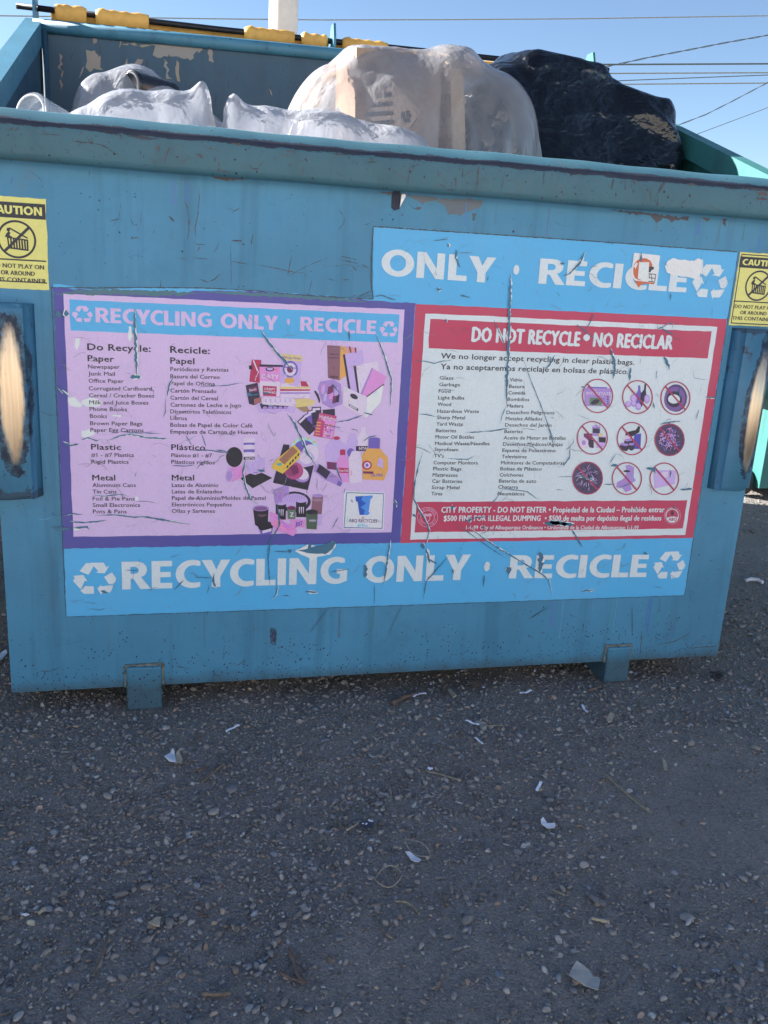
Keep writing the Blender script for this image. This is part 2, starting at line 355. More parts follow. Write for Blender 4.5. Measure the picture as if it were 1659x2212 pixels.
named = [(325, 1586, 15), (230, 1617, 9), (363, 1575, 11), (60, 1730, 9), (140, 1738, 8), (222, 1793, 9), (245, 1776, 10), (300, 1740, 8), (350, 1760, 9), (210, 1690, 8),
         (132, 1776, 9), (195, 1870, 14), (265, 1830, 9), (330, 1850, 13), (395, 1851, 13), (360, 1768, 12), (442, 1768, 9), (525, 1757, 12), (580, 1640, 7), (488, 1625, 8),
         (640, 1700, 9), (885, 1668, 13), (797, 1682, 8), (815, 1695, 8), (961, 1704, 13), (1085, 1617, 11), (757, 1785, 9), (600, 1806, 8), (1135, 1790, 14), (1001, 1762, 8),
         (1015, 1850, 8), (1118, 1845, 14), (1288, 1758, 12), (1195, 1788, 8), (1240, 1828, 10), (1308, 1875, 8), (1230, 1920, 12), (1420, 1868, 9), (1480, 1828, 11), (1350, 1770, 8),
         (1424, 1875, 10), (1590, 1760, 8), (1445, 1745, 10), (1360, 1685, 9), (1310, 1905, 8), (1012, 1958, 10), (930, 1965, 10), (1005, 2030, 9), (1200, 1980, 8), (1395, 1975, 8),
         (55, 2039, 12), (50, 2121, 8), (20, 2136, 12), (246, 1973, 10), (308, 2001, 10), (325, 2008, 11), (142, 2039, 8), (426, 2093, 14), (395, 2124, 9), (340, 2157, 8),
         (434, 2195, 14), (470, 2198, 10), (782, 2141, 12), (560, 1970, 9), (577, 1953, 11), (620, 1948, 9), (700, 1972, 9), (638, 2003, 10), (690, 1890, 9), (630, 1900, 9),
         (1490, 2161, 12), (1475, 2178, 9), (1415, 2197, 9), (1333, 2085, 9), (1360, 1775, 8), (1611, 2066, 9), (1560, 2060, 7), (1555, 1985, 8), (960, 2087, 11), (1060, 1935, 10),
         (935, 1700, 8), (1465, 1905, 9), (555, 1768, 8), (1215, 1455, 8), (1282, 1605, 9), (1480, 1890, 8), (1600, 1440, 9), (1545, 1560, 7), (1625, 1148, 14), (1612, 1150, 7),
         (1640, 1240, 8), (1585, 1350, 7), (636, 2050, 7), (1380, 2040, 8), (1520, 2100, 8), (1570, 2150, 10), (1250, 2045, 8), (1110, 2190, 9), (90, 1900, 9), (150, 1940, 8)]
for px, py, rad in named:
    x, y = G(px, py); dd = float(np.dot(np.array([x, y, 0]) - CAM_LOC, f_)); pebble(x, y, rad * .8 * dd / (PXS * CAM_F), sink=.35)
for x, y in scatter(185): pebble(float(x), float(y), random.choice([.007, .008, .009, .010, .012, .014]), sink=.4)

# ------------------------------------------------------------------ the container
WB, DB, ZB, ZL, ZT = 1.83, .97, .06, 1.285, 1.655
def side_top(y): return ZL + (ZT - ZL) * y / DB
M['weld'] = simple('rusty_weld', (.15, .17, .15), .75, 0, 70, .6, .6, .002)
def make_bin(name, full=True):
    root = empty(name)
    P = lambda nm, bm, mat, sm=False, par=root: bm_obj(nm, bm, mat, par, sm)
    bm = bmesh.new(); add_box(bm, (0, 0, ZB), (WB, .005, 1.25)); P('front_panel', bm, M['body'])
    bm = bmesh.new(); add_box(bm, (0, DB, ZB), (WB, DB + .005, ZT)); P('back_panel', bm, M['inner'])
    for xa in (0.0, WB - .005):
        bm = bmesh.new(); prism(bm, [(.005, ZB), (DB, ZB), (DB, ZT - (.03 if xa < 1 else .055)), (.005, ZL - .025)], 0, xa + .0005, xa + .0045); P('side_panel', bm, M['turq_sunlit'] if xa > 1 else M['inner'])  # right wall takes the sunlit tone, left wall the darker one
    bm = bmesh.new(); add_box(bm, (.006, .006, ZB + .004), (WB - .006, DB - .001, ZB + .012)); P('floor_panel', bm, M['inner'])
    # rolled lip along the front
    lip = [(-.001, 1.211), (-.012, 1.2055), (-.040, 1.204), (-.049, 1.209), (-.052, 1.218), (-.0535, 1.262), (-.052, 1.2705), (-.046, 1.277), (-.012, 1.2975), (-.003, 1.300), (.009, 1.296), (.009, 1.272), (-.001, 1.268)]
    bm = bmesh.new(); n = 90; rows = []
    for i in range(n + 1):
        x = -.03 + (WB + .06) * i / n
        w = .0014 * math.sin(9 * x + 1) + .0010 * math.sin(23 * x) + .0007 * math.sin(51 * x + 2)
        rows.append([bm.verts.new((x, y + w * (1 if y < -.02 else 0), z + (.0012 * math.sin(7 * x) + .0008 * math.sin(31 * x) if z > 1.25 else .0007 * math.sin(13 * x)))) for y, z in lip])
    for A, B in zip(rows, rows[1:]):
        for k in range(len(lip)): bm.faces.new((A[k], A[(k + 1) % len(lip)], B[(k + 1) % len(lip)], B[k]))
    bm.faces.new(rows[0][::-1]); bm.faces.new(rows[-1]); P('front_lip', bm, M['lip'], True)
    # rims of the two sides: folded channel with an inner flange
    for s, x0, zf, zk, wd in ((0, -.034, ZL + .008, ZT + .012, .046), (1, WB - .034, 1.292, 1.634, .044)):
        sl = (zk - zf) / DB; zr = lambda y: zf + sl * y
        bm = bmesh.new(); prism(bm, [(-.02, zr(-.02) - .020), (DB + .02, zr(DB + .02) - .020), (DB + .02, zr(DB + .02)), (-.02, zr(-.02))], 0, x0, x0 + wd)
        fa, fb = (x0 + .030, x0 + .0455) if s == 0 else (x0 + .0005, x0 + .013)
        prism(bm, [(.012, zr(.012) - .062), (DB - .01, zr(DB - .01) - .062), (DB - .01, zr(DB - .01) - .0195), (.012, zr(.012) - .0195)], 0, fa, fb)
        P('side_rim', bm, M['rim'] if s == 0 else M['turq_sunlit'])  # right rim painted in the sunlit tone
    for xa in ((.012, .020), (WB - .020, WB - .013)) if False else ():      # short braces under the rim
        for yy in (.25, .42, .62):
            bm = bmesh.new(); prism(bm, [(yy, side_top(yy) - .055), (yy + .05, side_top(yy) - .035), (yy + .05, side_top(yy) - .075), (yy, side_top(yy) - .09)], 0, *xa); P('brace', bm, M['rim'])
    bm = bmesh.new(); tube(bm, [(-.01, DB - .005, 1.652), (.5, DB - .005, 1.66), (1.0, DB - .005, 1.668), (1.4, DB - .005, 1.664), (WB + .005, DB - .005, 1.636)], .0185, 16); P('back_rim', bm, M['rim'], True)
    bm = bmesh.new(); tube(bm, [(.018, DB - .012, ZB + .02), (.018, DB - .012, 1.64)], .009, 8); P('weld_seam', bm, M['inner'], True)
    # fork pockets on the flanks, wrapping onto the front
    for s in (0, 1):
        bm = bmesh.new(); zb, zt = (.528, .934) if s == 0 else (.541, .950)
        xi = .090 if s == 0 else WB - .1155                                # inner edge on the front
        prof = []
        xo = -.110 if s == 0 else WB - .004 + .0
        for k in range(7):
            a = math.pi / 2 * k / 6; prof.append((.018 * (1 - math.sin(a)), -.036 * (1 - math.cos(a)) if False else -.036 * math.sin(a)))
        if s == 0: loop = [(xi + p[0] - .018, p[1]) for p in prof] + [(.03, -.041), (-.05, -.041), (-.10, -.034), (-.118, -.01), (-.118, .20), (-.008, .20), (-.008, -.0005)]
        else:
            loop = [(xi - p[0] + .018, p[1]) for p in prof] + [(WB - .06, -.041), (WB - .030, -.040), (WB - .014, -.033), (WB - .007, -.018), (WB - .006, -.0005)]
        prism(bm, loop, 2, zb, zt); bmesh.ops.bevel(bm, geom=[e for e in bm.edges if abs(e.verts[0].co.z - e.verts[1].co.z) < .001 and max(e.verts[0].co.y, e.verts[1].co.y) < .05 and min(e.verts[0].co.y, e.verts[1].co.y) < -.02], offset=.008, segments=2, affect='EDGES')
        P('fork_pocket', bm, M['pocketL' if s == 0 else 'pocketR'], True)
    # skids
    for xa, xb in ((.2535, .3335), (1.4875, 1.5575)):
        bm = bmesh.new(); add_box(bm, (xa + .001, -.0008, .003), (xb - .001, DB - .05, ZB - .0005))
        add_box(bm, (xa, -.0115, .002), (xb, -.0008, (.113 if xa < 1 else .104)), .005, 3); sk = P('skid', bm, M['foot'], False)
        bm = bmesh.new(); pts = [(xa - .002, -.0015, ZB)] + [(xa - .002 + random.uniform(-.0015, .0015), -.002, ZB + ((.113 if xa < 1 else .104) - ZB) * k / 12) for k in range(1, 12)] + [(xa + (xb - xa) * k / 12, -.002, (.1145 if xa < 1 else .1055) + random.uniform(-.0012, .0012)) for k in range(13)] + [(xb + .002 + random.uniform(-.0015, .0015), -.002, (.113 if xa < 1 else .104) - ((.113 if xa < 1 else .104) - ZB) * k / 12) for k in range(1, 12)]
        tube(bm, pts, [.0042 * random.uniform(.75, 1.3) for _ in pts], 6); bm_obj('weld_bead', bm, M['weld'], sk, True)
    # hinge brackets, rod
    for bx, top in ((-.012, 1.745), (.852, 1.757), (1.716, 1.765)):
        bm = bmesh.new(); prism(bm, [(DB + .0, 1.64), (DB + .075, 1.64), (DB + .075, top - .03), (DB + .06, top), (DB + .018, top), (DB + .0, top - .04)], 0, bx, bx + .0075)
        P('hinge_bracket', bm, M['turq_sunlit'] if bx > 1.5 else M['rim'])  # right bracket painted as sunlit, the others as shaded
    bm = bmesh.new(); tube(bm, [(-.06, 1.012, 1.707), (.5, 1.012, 1.7075), (1.79, 1.012, 1.722)], .0085, 10); P('hinge_rod', bm, M['rod'], True)
    for lx0, lx1, kn in ((.03, .845, ((.045, .131), (.156, .306), (.584, .736), (.757, .838))), (.868, 1.70, ((.885, 1.03), (1.60, 1.69)))):
        bm = bmesh.new(); n = 24
        V0 = []
        for i in range(n + 1):
            x = lx0 + (lx1 - lx0) * i / n
            V0.append([bm.verts.new((x, yy + .004 * math.sin(x * 40), zz + .002 * math.sin(17 * x))) for yy, zz in ((1.020, 1.703), (1.035, 1.690), (1.045, 1.60), (1.075, 1.20), (1.085, .85), (1.092, .85), (1.082, 1.20), (1.053, 1.61), (1.043, 1.70), (1.026, 1.712))])
        for A, B in zip(V0, V0[1:]):
            for k in range(10): bm.faces.new((A[k], A[(k + 1) % 10], B[(k + 1) % 10], B[k]))
        bm.faces.new(V0[0][::-1]); bm.faces.new(V0[-1]); lid = P('lid', bm, M['lid'], True)
        tag(lid, 'faded yellow plastic lid thrown back behind the container')
        for ka, kb in kn:
            bm = bmesh.new(); n = 14; rings = []
            for i in range(n + 1):
                x = ka + (kb - ka) * i / n; u = i / n; end = min(u, 1 - u)
                rr = .0185 + .0016 * math.sin(x * 190) + (-.0035 if end < .01 else 0) + (.002 if .08 < end < .16 else 0)
                zc = 1.706 + .008 * (x / 1.0) * .3
                rings.append([bm.verts.new((x, 1.012 + rr * math.cos(a) * .95, zc + rr * math.sin(a) - (.012 if math.sin(a) < -.5 else 0))) for a in [2 * math.pi * j / 16 for j in range(16)]])
            for A, B in zip(rings, rings[1:]):
                for k in range(16): bm.faces.new((A[k], A[(k + 1) % 16], B[(k + 1) % 16], B[k]))
            bm.faces.new(rings[0][::-1]); bm.faces.new(rings[-1]); bm_obj('hinge_knuckle', bm, M['lid'], lid, True)
    return root

def pocket_mat(name, cx, cz, rx, rz, base):
    """chipped enamel with an oval rubbed down to bright bare steel where the truck's forks scrape"""
    t = NT(name); sep = t.n('ShaderNodeSeparateXYZ'); t.l(t.tc.outputs['Object'], sep.inputs[0])
    nz = t.math('MULTIPLY', t.math('SUBTRACT', t.noise(26, 7, .75, t.co((1.6, 1, .45))), .5), 1.1)
    ex = t.math('POWER', t.math('DIVIDE', t.math('SUBTRACT', sep.outputs[0], cx), rx), 2); ez = t.math('POWER', t.math('DIVIDE', t.math('SUBTRACT', sep.outputs[2], cz), rz), 2)
    d = t.math('ADD', t.math('ADD', ex, ez), nz)
    nz2 = t.math('MULTIPLY', t.math('SUBTRACT', t.noise(9, 6, .75), .5), 2.2)
    ring = t.math('LESS_THAN', t.math('ADD', t.math('ADD', t.math('MULTIPLY', ex, .40), t.math('MULTIPLY', ez, .74)), t.math('ADD', nz2, t.math('MULTIPLY', nz, .5))), 1.0)
    ring = t.math('MULTIPLY', ring, t.ramp(t.noise(38, 7, .8, t.co((1, 1, .5), (3, 3, 3))), .38, .46))
    core = t.ramp(d, .55, 1.0, (1, 1, 1, 1), (0, 0, 0, 1))
    big = t.noise(5, 6, .65); c = t.mix(t.ramp(big, .3, .7), tuple(v * .75 for v in base), tuple(v * 1.15 for v in base))
    jag = t.ramp(t.noise(34, 7, .8, t.co((1, 1, .7))), .57, .585); jag = t.math('MULTIPLY', jag, t.ramp(t.noise(6, 4), .42, .58))
    rim = t.math('MAXIMUM', t.math('GREATER_THAN', t.math('ADD', sep.outputs[2], t.math('MULTIPLY', t.noise(30, 5), .03)), cz + .198 + .012), t.math('LESS_THAN', t.math('ADD', sep.outputs[2], t.math('MULTIPLY', t.noise(30, 5), .03)), cz - .198 + .006))
    dark = t.mix(t.noise(40, 5), (.022, .025, .045), (.075, .05, .05))
    c = t.mix(jag, c, dark); c = t.mix(t.math('MULTIPLY', rim, .6), c, dark); c = t.mix(ring, c, t.mix(t.ramp(t.noise(50, 6), .45, .6), (.02, .03, .055), (.05, .11, .16)))
    steel = t.mix(t.ramp(t.noise(1, 5, .6, t.co((120, 1, 4))), .35, .7), (.66, .47, .30), (.82, .66, .47))  # bare steel tinted warm, reflected sunlit ground put into its colour
    steel = t.mix(t.math('MULTIPLY', t.ramp(t.noise(16, 6, .7), .58, .72), .6), steel, (.35, .25, .2))
    c = t.mix(core, c, steel); p = t.bsdf(c, .5, 0, t.math('ADD', t.math('MULTIPLY', core, -.6), t.noise(40, 5)), .35, .0015)
    t.l(t.math('MULTIPLY', core, .9), p.inputs['Metallic']); t.l(t.math('ADD', .5, t.math('MULTIPLY', core, -.12)), p.inputs['Roughness']); return t.m
M['pocketL'] = pocket_mat('scraped_pocket_left', .043, .752, .025, .150, seen(58, 104, 130))
M['pocketR'] = pocket_mat('scraped_pocket_right', WB - .040, .745, .021, .155, seen(58, 104, 130))
M['rod'] = simple('dark_rod', (.03, .03, .035), .5, .6)
M['lid'] = simple('faded_yellow_plastic', (.72, .40, .09), .6, 0, 22, .18, .3, .002)
M['steel'] = simple('galvanised_bolt', (.55, .55, .56), .35, .9)
M['darksteel'] = simple('dark_steel', (.03, .035, .06), .5, .6)
dumpster = tag(make_bin('recycling_dumpster'), 'big scratched blue-green recycling container with a large torn recycling notice on its front', 'dumpster')

# bolts and torn bracket under the lip
for (px, py) in ((860, 430), (938, 438)):
    x, z = F(px, py); bm = bmesh.new(); lathe(bm, [(0, -.004), (.0032, -.004), (.0034, -.0022), (.0068, -.002), (.0070, 0)], 16, Matrix.Translation((x, 0, z)) @ Matrix.Rotation(R(-90), 4, 'X').inverted())
    for v in bm.verts: pass
    bm_obj('bolt', bm, M['steel'], dumpster, True)
x, z = F(856, 428); bm = bmesh.new()
prism(bm, [(x - .010, z - .020), (x - .004, z - .026), (x + .008, z - .022), (x + .008, z + .017), (x - .004, z + .019), (x - .010, z + .010)], 1, -.0022, -.0004); bm_obj('torn_bracket', bm, M['darksteel'], dumpster)
bm = bmesh.new(); prism(bm, [(x + .008, z - .018), (x + .020, z + .006), (x + .017, z + .010), (x + .010, z + .008)], 1, -.006, -.0004); bm_obj('torn_bracket', bm, M['steel'], dumpster)

def dress(tree, label, grp, mats):
    tag(tree, label, 'dumpster', grp)
# container added out of view at the left, to cast shade on the ground
left = copy_tree(dumpster); left.location = (-2.62, .05, 0); tag(left, 'blue-green container added out of view at the left to cast shade', 'dumpster')
# ------------------------------------------------------------------ print, marks and scratches on the front, as thin sheets on the real plane
class Print:
    def __init__(s): s.V = []; s.Fc = []; s.C = []; s.k = 0
    def poly(s, loops, y, col):
        """loops: one outline and its holes, in plane metres"""
        y -= (s.k % 24) * 7e-6; s.k += 1
        tri = tessellate_polygon([[Vector((p[0], p[1], 0)) for p in L] for L in loops]); flat = [p for L in loops for p in L]; b = len(s.V)
        s.V += [(p[0], y, p[1]) for p in flat]; s.C += [col] * len(flat); s.Fc += [[b + i for i in t_] for t_ in tri if len(set(t_)) == 3]
    def raw(s, V2, T, y, col):
        y -= (s.k % 24) * 7e-6; s.k += 1; b = len(s.V); s.V += [(p[0], y, p[1]) for p in V2]; s.C += [col] * len(V2); s.Fc += [[b + i for i in t_] for t_ in T]
    def px(s, m, pts, y, col, yy=0.0): s.poly([[F(*p, yy) for p in mp(m, pts)]], y, col)
    def build(s, name, mat, parent):
        if not s.V: return None
        return mesh_np(name, np.array(s.V), s.Fc, mat, parent, cols=np.array(s.C))
def jitter(loop, amp, step=.006):
    out = []
    for (x0, y0), (x1, y1) in zip(loop, loop[1:] + loop[:1]):
        L = math.hypot(x1 - x0, y1 - y0); n = max(1, int(L / step))
        for i in range(n): t_ = i / n; out.append((x0 + (x1 - x0) * t_ + random.gauss(0, amp), y0 + (y1 - y0) * t_ + random.gauss(0, amp)))
    return out
def ellipse(cx, cy, rx, ry, n=28, a0=0, rot=0):
    return [(cx + rx * math.cos(t_) * math.cos(rot) - ry * math.sin(t_) * math.sin(rot), cy + rx * math.cos(t_) * math.sin(rot) + ry * math.sin(t_) * math.cos(rot)) for t_ in [a0 + 2 * math.pi * i / n for i in range(n)]]
def stroke(pts, w, amp=.15, n=5, taper=True):
    """ragged ribbon along plane points (metres)"""
    P = []
    for a, b in zip(pts, pts[1:]):
        k = max(2, int(math.hypot(b[0] - a[0], b[1] - a[1]) / .005)); P += [(a[0] + (b[0] - a[0]) * i / k, a[1] + (b[1] - a[1]) * i / k) for i in range(k)]
    P.append(pts[-1]); L = []; Rr = []; m = len(P)
    P = [(x + random.gauss(0, w * .13), y + random.gauss(0, w * .13)) for x, y in P]
    for i, p in enumerate(P):
        q = P[min(i + 1, m - 1)]; o = P[max(i - 1, 0)]; dx, dy = q[0] - o[0], q[1] - o[1]; l = math.hypot(dx, dy) or 1; nx_, ny_ = -dy / l, dx / l
        u = i / (m - 1); ww = w * (min(1, 4 * min(u, 1 - u) + .12) if taper else 1) * (1 + random.gauss(0, amp * 1.2)); ww = max(ww, w * .1)
        L.append((p[0] + nx_ * ww / 2, p[1] + ny_ * ww / 2)); Rr.append((p[0] - nx_ * ww / 2, p[1] - ny_ * ww / 2))
    V2 = L + Rr; T = []
    for i in range(m - 1): T += [(i, i + 1, m + i + 1), (i, m + i + 1, m + i)]
    return V2, T

# heavy humanist capitals for the banners, unit height; each glyph: (advance, [loops]) with holes after outlines as separate polys
def arc(cx, cy, rx, ry, a0, a1, n=12): return [(cx + rx * math.cos(R(a0 + (a1 - a0) * i / n)), cy + ry * math.sin(R(a0 + (a1 - a0) * i / n))) for i in range(n + 1)]
GL = {
 'E': (.70, [[[(0, 0), (.60, 0), (.60, .20), (.25, .20), (.25, .41), (.56, .41), (.56, .60), (.25, .60), (.25, .80), (.60, .80), (.60, 1), (0, 1)]]]),
 'L': (.66, [[[(0, 0), (.60, 0), (.60, .21), (.26, .21), (.26, 1), (0, 1)]]]),
 'I': (.36, [[[(0, 0), (.26, 0), (.26, 1), (0, 1)]]]),
 'N': (.98, [[[(0, 0), (.24, 0), (.24, .62), (.60, 0), (.86, 0), (.86, 1), (.62, 1), (.62, .40), (.27, 1), (0, 1)]]]),
 'Y': (.82, [[[(.27, 0), (.53, 0), (.53, .38), (.83, 1), (.55, 1), (.41, .64), (.27, 1), (-.03, 1), (.27, .38)]]]),
 'O': (1.08, [[arc(.50, .5, .50, .52, 0, 360, 28)[:-1], arc(.50, .5, .245, .31, 0, 360, 24)[:-1]]]),
 'C': (.80, [[arc(.50, .5, .50, .52, 62, 298, 20) + [(.73, .20)] + arc(.52, .5, .27, .32, 292, 68, 16)[1:] + [(.735, .80)]]]),
 'G': (.98, [[arc(.50, .5, .50, .52, 58, 300, 20) + [(.86, .10), (.86, .55), (.52, .55), (.52, .37), (.63, .37), (.63, .22)] + arc(.52, .5, .27, .32, 290, 62, 16) + [(.78, .80)]]]),
 'R': (.86, [[[(0, 0), (.25, 0), (.25, .38), (.33, .38), (.53, 0), (.83, 0), (.55, .44)] + arc(.43, .70, .30, .30, -50, 90, 10) + [(0, 1)], [(.25, .56)] + arc(.37, .685, .12, .125, -90, 90, 8) + [(.25, .81)]]]),
 'D': (.90, [[[(0, 0), (.36, 0)] + arc(.36, .5, .46, .5, -80, 80, 14) + [(.36, 1), (0, 1)], [(.25, .2)] + arc(.34, .5, .22, .30, -90, 90, 10) + [(.25, .8)]]]),
 'T': (.74, [[[(.25, 0), (.49, 0), (.49, .79), (.74, .79), (.74, 1), (0, 1), (0, .79), (.25, .79)]]]),
 'A': (.86, [[[(-.02, 0), (.22, 0), (.27, .18), (.56, .18), (.61, 0), (.86, 0), (.56, 1), (.28, 1)], [(.32, .36), (.51, .36), (.415, .72)]]]),
 'U': (.90, [[[(0, 1), (0, .38)] + arc(.40, .38, .40, .40, 180, 360, 14) + [(.80, 1), (.55, 1), (.55, .38)] + arc(.40, .38, .15, .19, 0, -180, 8) + [(.25, 1)]]]),
 ' ': (.42, []), '\u2022': (.62, [[arc(.25, .46, .17, .17, 0, 360, 20)[:-1]]]),
}
def glyph_text(s):
    x = 0; out = []
    for ch in s:
        adv, polys = GL[ch]; out += [[[(x + p[0], p[1]) for p in L] for L in poly] for poly in polys]; x += adv
    return out, x - .08
_font_cache = {}
def font_text(s, bold=0.0):
    key = (s, bold)
    if key in _font_cache: return _font_cache[key]
    cu = bpy.data.curves.new('lettering_source', 'FONT'); cu.body = s; cu.resolution_u = 2; cu.fill_mode = 'FRONT'
    if bold: cu.space_character = 1 + bold * 1.3
    o = bpy.data.objects.new('lettering_source', cu); COL.objects.link(o)
    me = bpy.data.meshes.new_from_object(o.evaluated_get(bpy.context.evaluated_depsgraph_get()))
    V = np.array([v.co[:2] for v in me.vertices]) if len(me.vertices) else np.zeros((0, 2)); T = [list(p.vertices) for p in me.polygons]
    bpy.data.objects.remove(o); bpy.data.curves.remove(cu); bpy.data.meshes.remove(me)
    V[:, 0] -= V[:, 0].min(); _font_cache[key] = (V, T, V[:, 0].max()); return _font_cache[key]
def write(P, s, m, p0, p1, cap, col, y=-.0016, bold=0.0, slant=0.0, heavy=False, yy=0.0):
    """a line of lettering from photo point p0 to p1 (baseline ends), cap height in zoom pixels"""
    a, b = mp(m, [p0, p1]); sc = MAPS[m][2]
    A = np.array(F(*a, yy)); B = np.array(F(*b, yy)); top = np.array(F(a[0], a[1] - cap * sc, yy)); h = abs(top[1] - A[1]); u = B - A; W = np.hypot(*u); u = u / W; vv = np.array([0, 1.0])
    if heavy:
        polys, w = glyph_text(s)
        for poly in polys: P.poly([[tuple(A + u * (q[0] / w * W + slant * q[1] * h) + vv * q[1] * h) for q in L] for L in poly], y, col)
    else:
        V, T, w = font_text(s, bold); H = .70
        q = V / np.array([w, H]); pts = A + np.outer(q[:, 0] * W + slant * q[:, 1] * h, u) + np.outer(q[:, 1] * h, vv); 
        if bold > .008:
            for dx, dz in ((-bold, 0), (bold, 0), (0, bold * .7), (0, -bold * .7)): P.raw((pts + np.array([dx, dz]) * h / H).tolist(), T, y - .00002, col)
        else: P.raw(pts.tolist(), T, y, col)
SYM = [[(148, 248), (180, 205), (215, 203), (222, 215), (192, 268)], [(205, 203), (268, 203), (280, 228), (295, 222), (272, 262), (226, 258), (240, 250), (222, 225)],
       [(268, 282), (308, 258), (328, 292), (322, 312), (310, 322), (290, 322)], [(232, 345), (252, 325), (253, 334), (315, 327), (300, 362), (290, 371), (252, 372), (252, 384)],
       [(172, 330), (215, 332), (215, 373), (165, 373), (148, 355)], [(115, 272), (165, 268), (185, 305), (172, 300), (150, 348), (114, 300), (124, 283)]]
def symbol(P, m, cx, cy, r, col, y=-.0016):
    c0 = F(*mp(m, [(cx, cy)])[0]); e = F(*mp(m, [(cx + r, cy)])[0]); k = math.hypot(e[0] - c0[0], e[1] - c0[1]) / 105
    for L in SYM: P.poly([[(c0[0] + (x - 221) * k, c0[1] - (yy - 292) * k) for x, yy in L]], y, col)

WHT = seen(196, 201, 220); BLU = seen(72, 158, 216); PUR = seen(72, 66, 140); RED = seen(176, 52, 82); LIL = seen(198, 168, 212); INK = (.022, .018, .035); YEL = seen(212, 198, 112); BLK = (.018, .018, .03)
TEALM = tuple(v * .62 for v in TEAL)
LX0, LX1 = .1256, 1.697; Z_DB, Z_PB, Z_RT, Z_DT = .2428, .4051, .9705, 1.1299
# --- the big notice
D = Print()
def rect(P, x0, z0, x1, z1, y, col, j=.0004): P.poly([jitter([(x0, z0), (x1, z0), (x1, z1), (x0, z1)], j, .02)], y, col)
notch = [(LX0, Z_DB), (LX1, Z_DB), (LX1, Z_DT), (F(806, 492)[0], Z_DT + .001), F(805, 648), F(720, 640), F(560, 628), F(430, 622), F(300, 622), F(200, 626), (LX0 + .004, Z_RT + .006)]
D.poly([jitter(notch, .0006, .012)], -.0006, BLU)
px_ = F(896.8, 658)[0]
top_purple = [(LX0, Z_PB), (px_, Z_PB), (px_, Z_RT + .002), F(806, 650), F(700, 640), F(560, 630), F(420, 628), F(400, 634), F(260, 630), (LX0 + .003, Z_RT - .002)]
D.poly([jitter(top_purple, .0006, .01)], -.0008, PUR)
rect(D, px_ + .0006, Z_PB - .0005, LX1 - .0008, Z_RT, -.0008, RED)
decal = D.build('recycling_notice', M['print'], dumpster); tag(decal, 'cracked vinyl recycling notice with lilac and red halves between blue banners')
D = Print(); rect(D, .148, .4324, .8744, .957, -.0010, LIL)
hb = [F(*p) for p in mp('z1', [(152, 100), (165, 355)])]; x1_, z1_ = F(*mp('z2', [(1484, 110)])[0])
rect(D, hb[0][0], hb[1][1], x1_, F(151, 647)[1], -.0012, BLU)
D.build('lilac_field', M['print'], decal)
D = Print()
xa, xb, za, zb_ = .9228, 1.6721, .4133, .9505
rect(D, xa, za, xb, zb_, -.0010, WHT)
fr = [F(*p) for p in mp('z3', [(297, 122), (278, 378), (183, 1705), (158, 1952)])] + [F(*p) for p in mp('z4', [(1443, 235), (1405, 468), (1222, 1712), (1188, 1975)])]
rect(D, (fr[0][0] + fr[1][0]) / 2, (fr[1][1] + fr[5][1]) / 2, (fr[4][0] + fr[5][0]) / 2, (fr[0][1] + fr[4][1]) / 2, -.0012, RED)
rect(D, (fr[2][0] + fr[3][0]) / 2, (fr[3][1] + fr[7][1]) / 2, (fr[6][0] + fr[7][0]) / 2, (fr[2][1] + fr[6][1]) / 2, -.0012, RED)
D.build('white_field', M['print'], decal)

# --- lettering
T_ = Print()
symbol(T_, 'z5', 221, 292, 106, WHT)
write(T_, 'RECYCLING ONLY', 'd', (264, 1273), (1007, 1252), 60, WHT, heavy=True)
write(T_, '\u2022', 'd', (1040, 1251), (1060, 1250), 60, WHT, heavy=True)
write(T_, 'RECICLE', 'd', (1098, 1249), (1396, 1246), 50, WHT, heavy=True)
symbol(T_, 'z6', 1512, 225, 78, WHT)
write(T_, 'ONLY', 'top', (101, 238), (545, 270), 106, WHT, heavy=True, slant=0.0)
write(T_, '\u2022', 'd', (1103, 610), (1123, 612), 62, WHT, heavy=True)
write(T_, 'RECICLE', 'top', (733, 272), (1330, 308), 102, WHT, heavy=True)
symbol(T_, 'top', 1425, 265, 70, WHT)
symbol(T_, 'z1', 257, 222, 82, LIL)
write(T_, 'RECYCLING ONLY', 'd', (207, 696), (597, 713), 32, LIL, heavy=True)
write(T_, '\u2022', 'd', (617, 713), (628, 714), 40, LIL, heavy=True)
write(T_, 'RECICLE', 'd', (648, 714), (812, 722), 30, LIL, heavy=True)
symbol(T_, 'd', 839, 711, 19, LIL)
IM = dict(bold=.022)
write(T_, 'DO NOT RECYCLE', 'd', (1019, 737), (1250, 747), 31, WHT, bold=.045)
write(T_, '\u2022', 'd', (1259, 746), (1270, 747), 36, WHT, bold=.04)
write(T_, 'NO RECICLAR', 'd', (1281, 748), (1450, 754), 30, WHT, bold=.045)
write(T_, 'CITY PROPERTY - DO NOT ENTER \u2022 Propiedad de la Ciudad \u2013 Prohibido entrar', 'd', (953, 1107), (1434, 1106), 12.5, WHT, bold=.03)
write(T_, '$500 FINE FOR ILLEGAL DUMPING  \u2022 $500 de multa por dep\u00f3sito ilegal de residuos', 'd', (958, 1125), (1427, 1124), 12, WHT, bold=.03)
write(T_, '1-1-99 City of Albuquerque Ordinance \u2022 Ordenanza de la Ciudad de Albuquerque 1-1-99', 'd', (1006, 1143), (1378, 1143), 8.5, WHT, bold=.02)
write(T_, 'Do Recycle:', 'z1', (300, 512), (812, 528), 54, INK, bold=.03)
write(T_, 'Paper', 'z1', (302, 603), (515, 610), 50, INK, bold=.022)
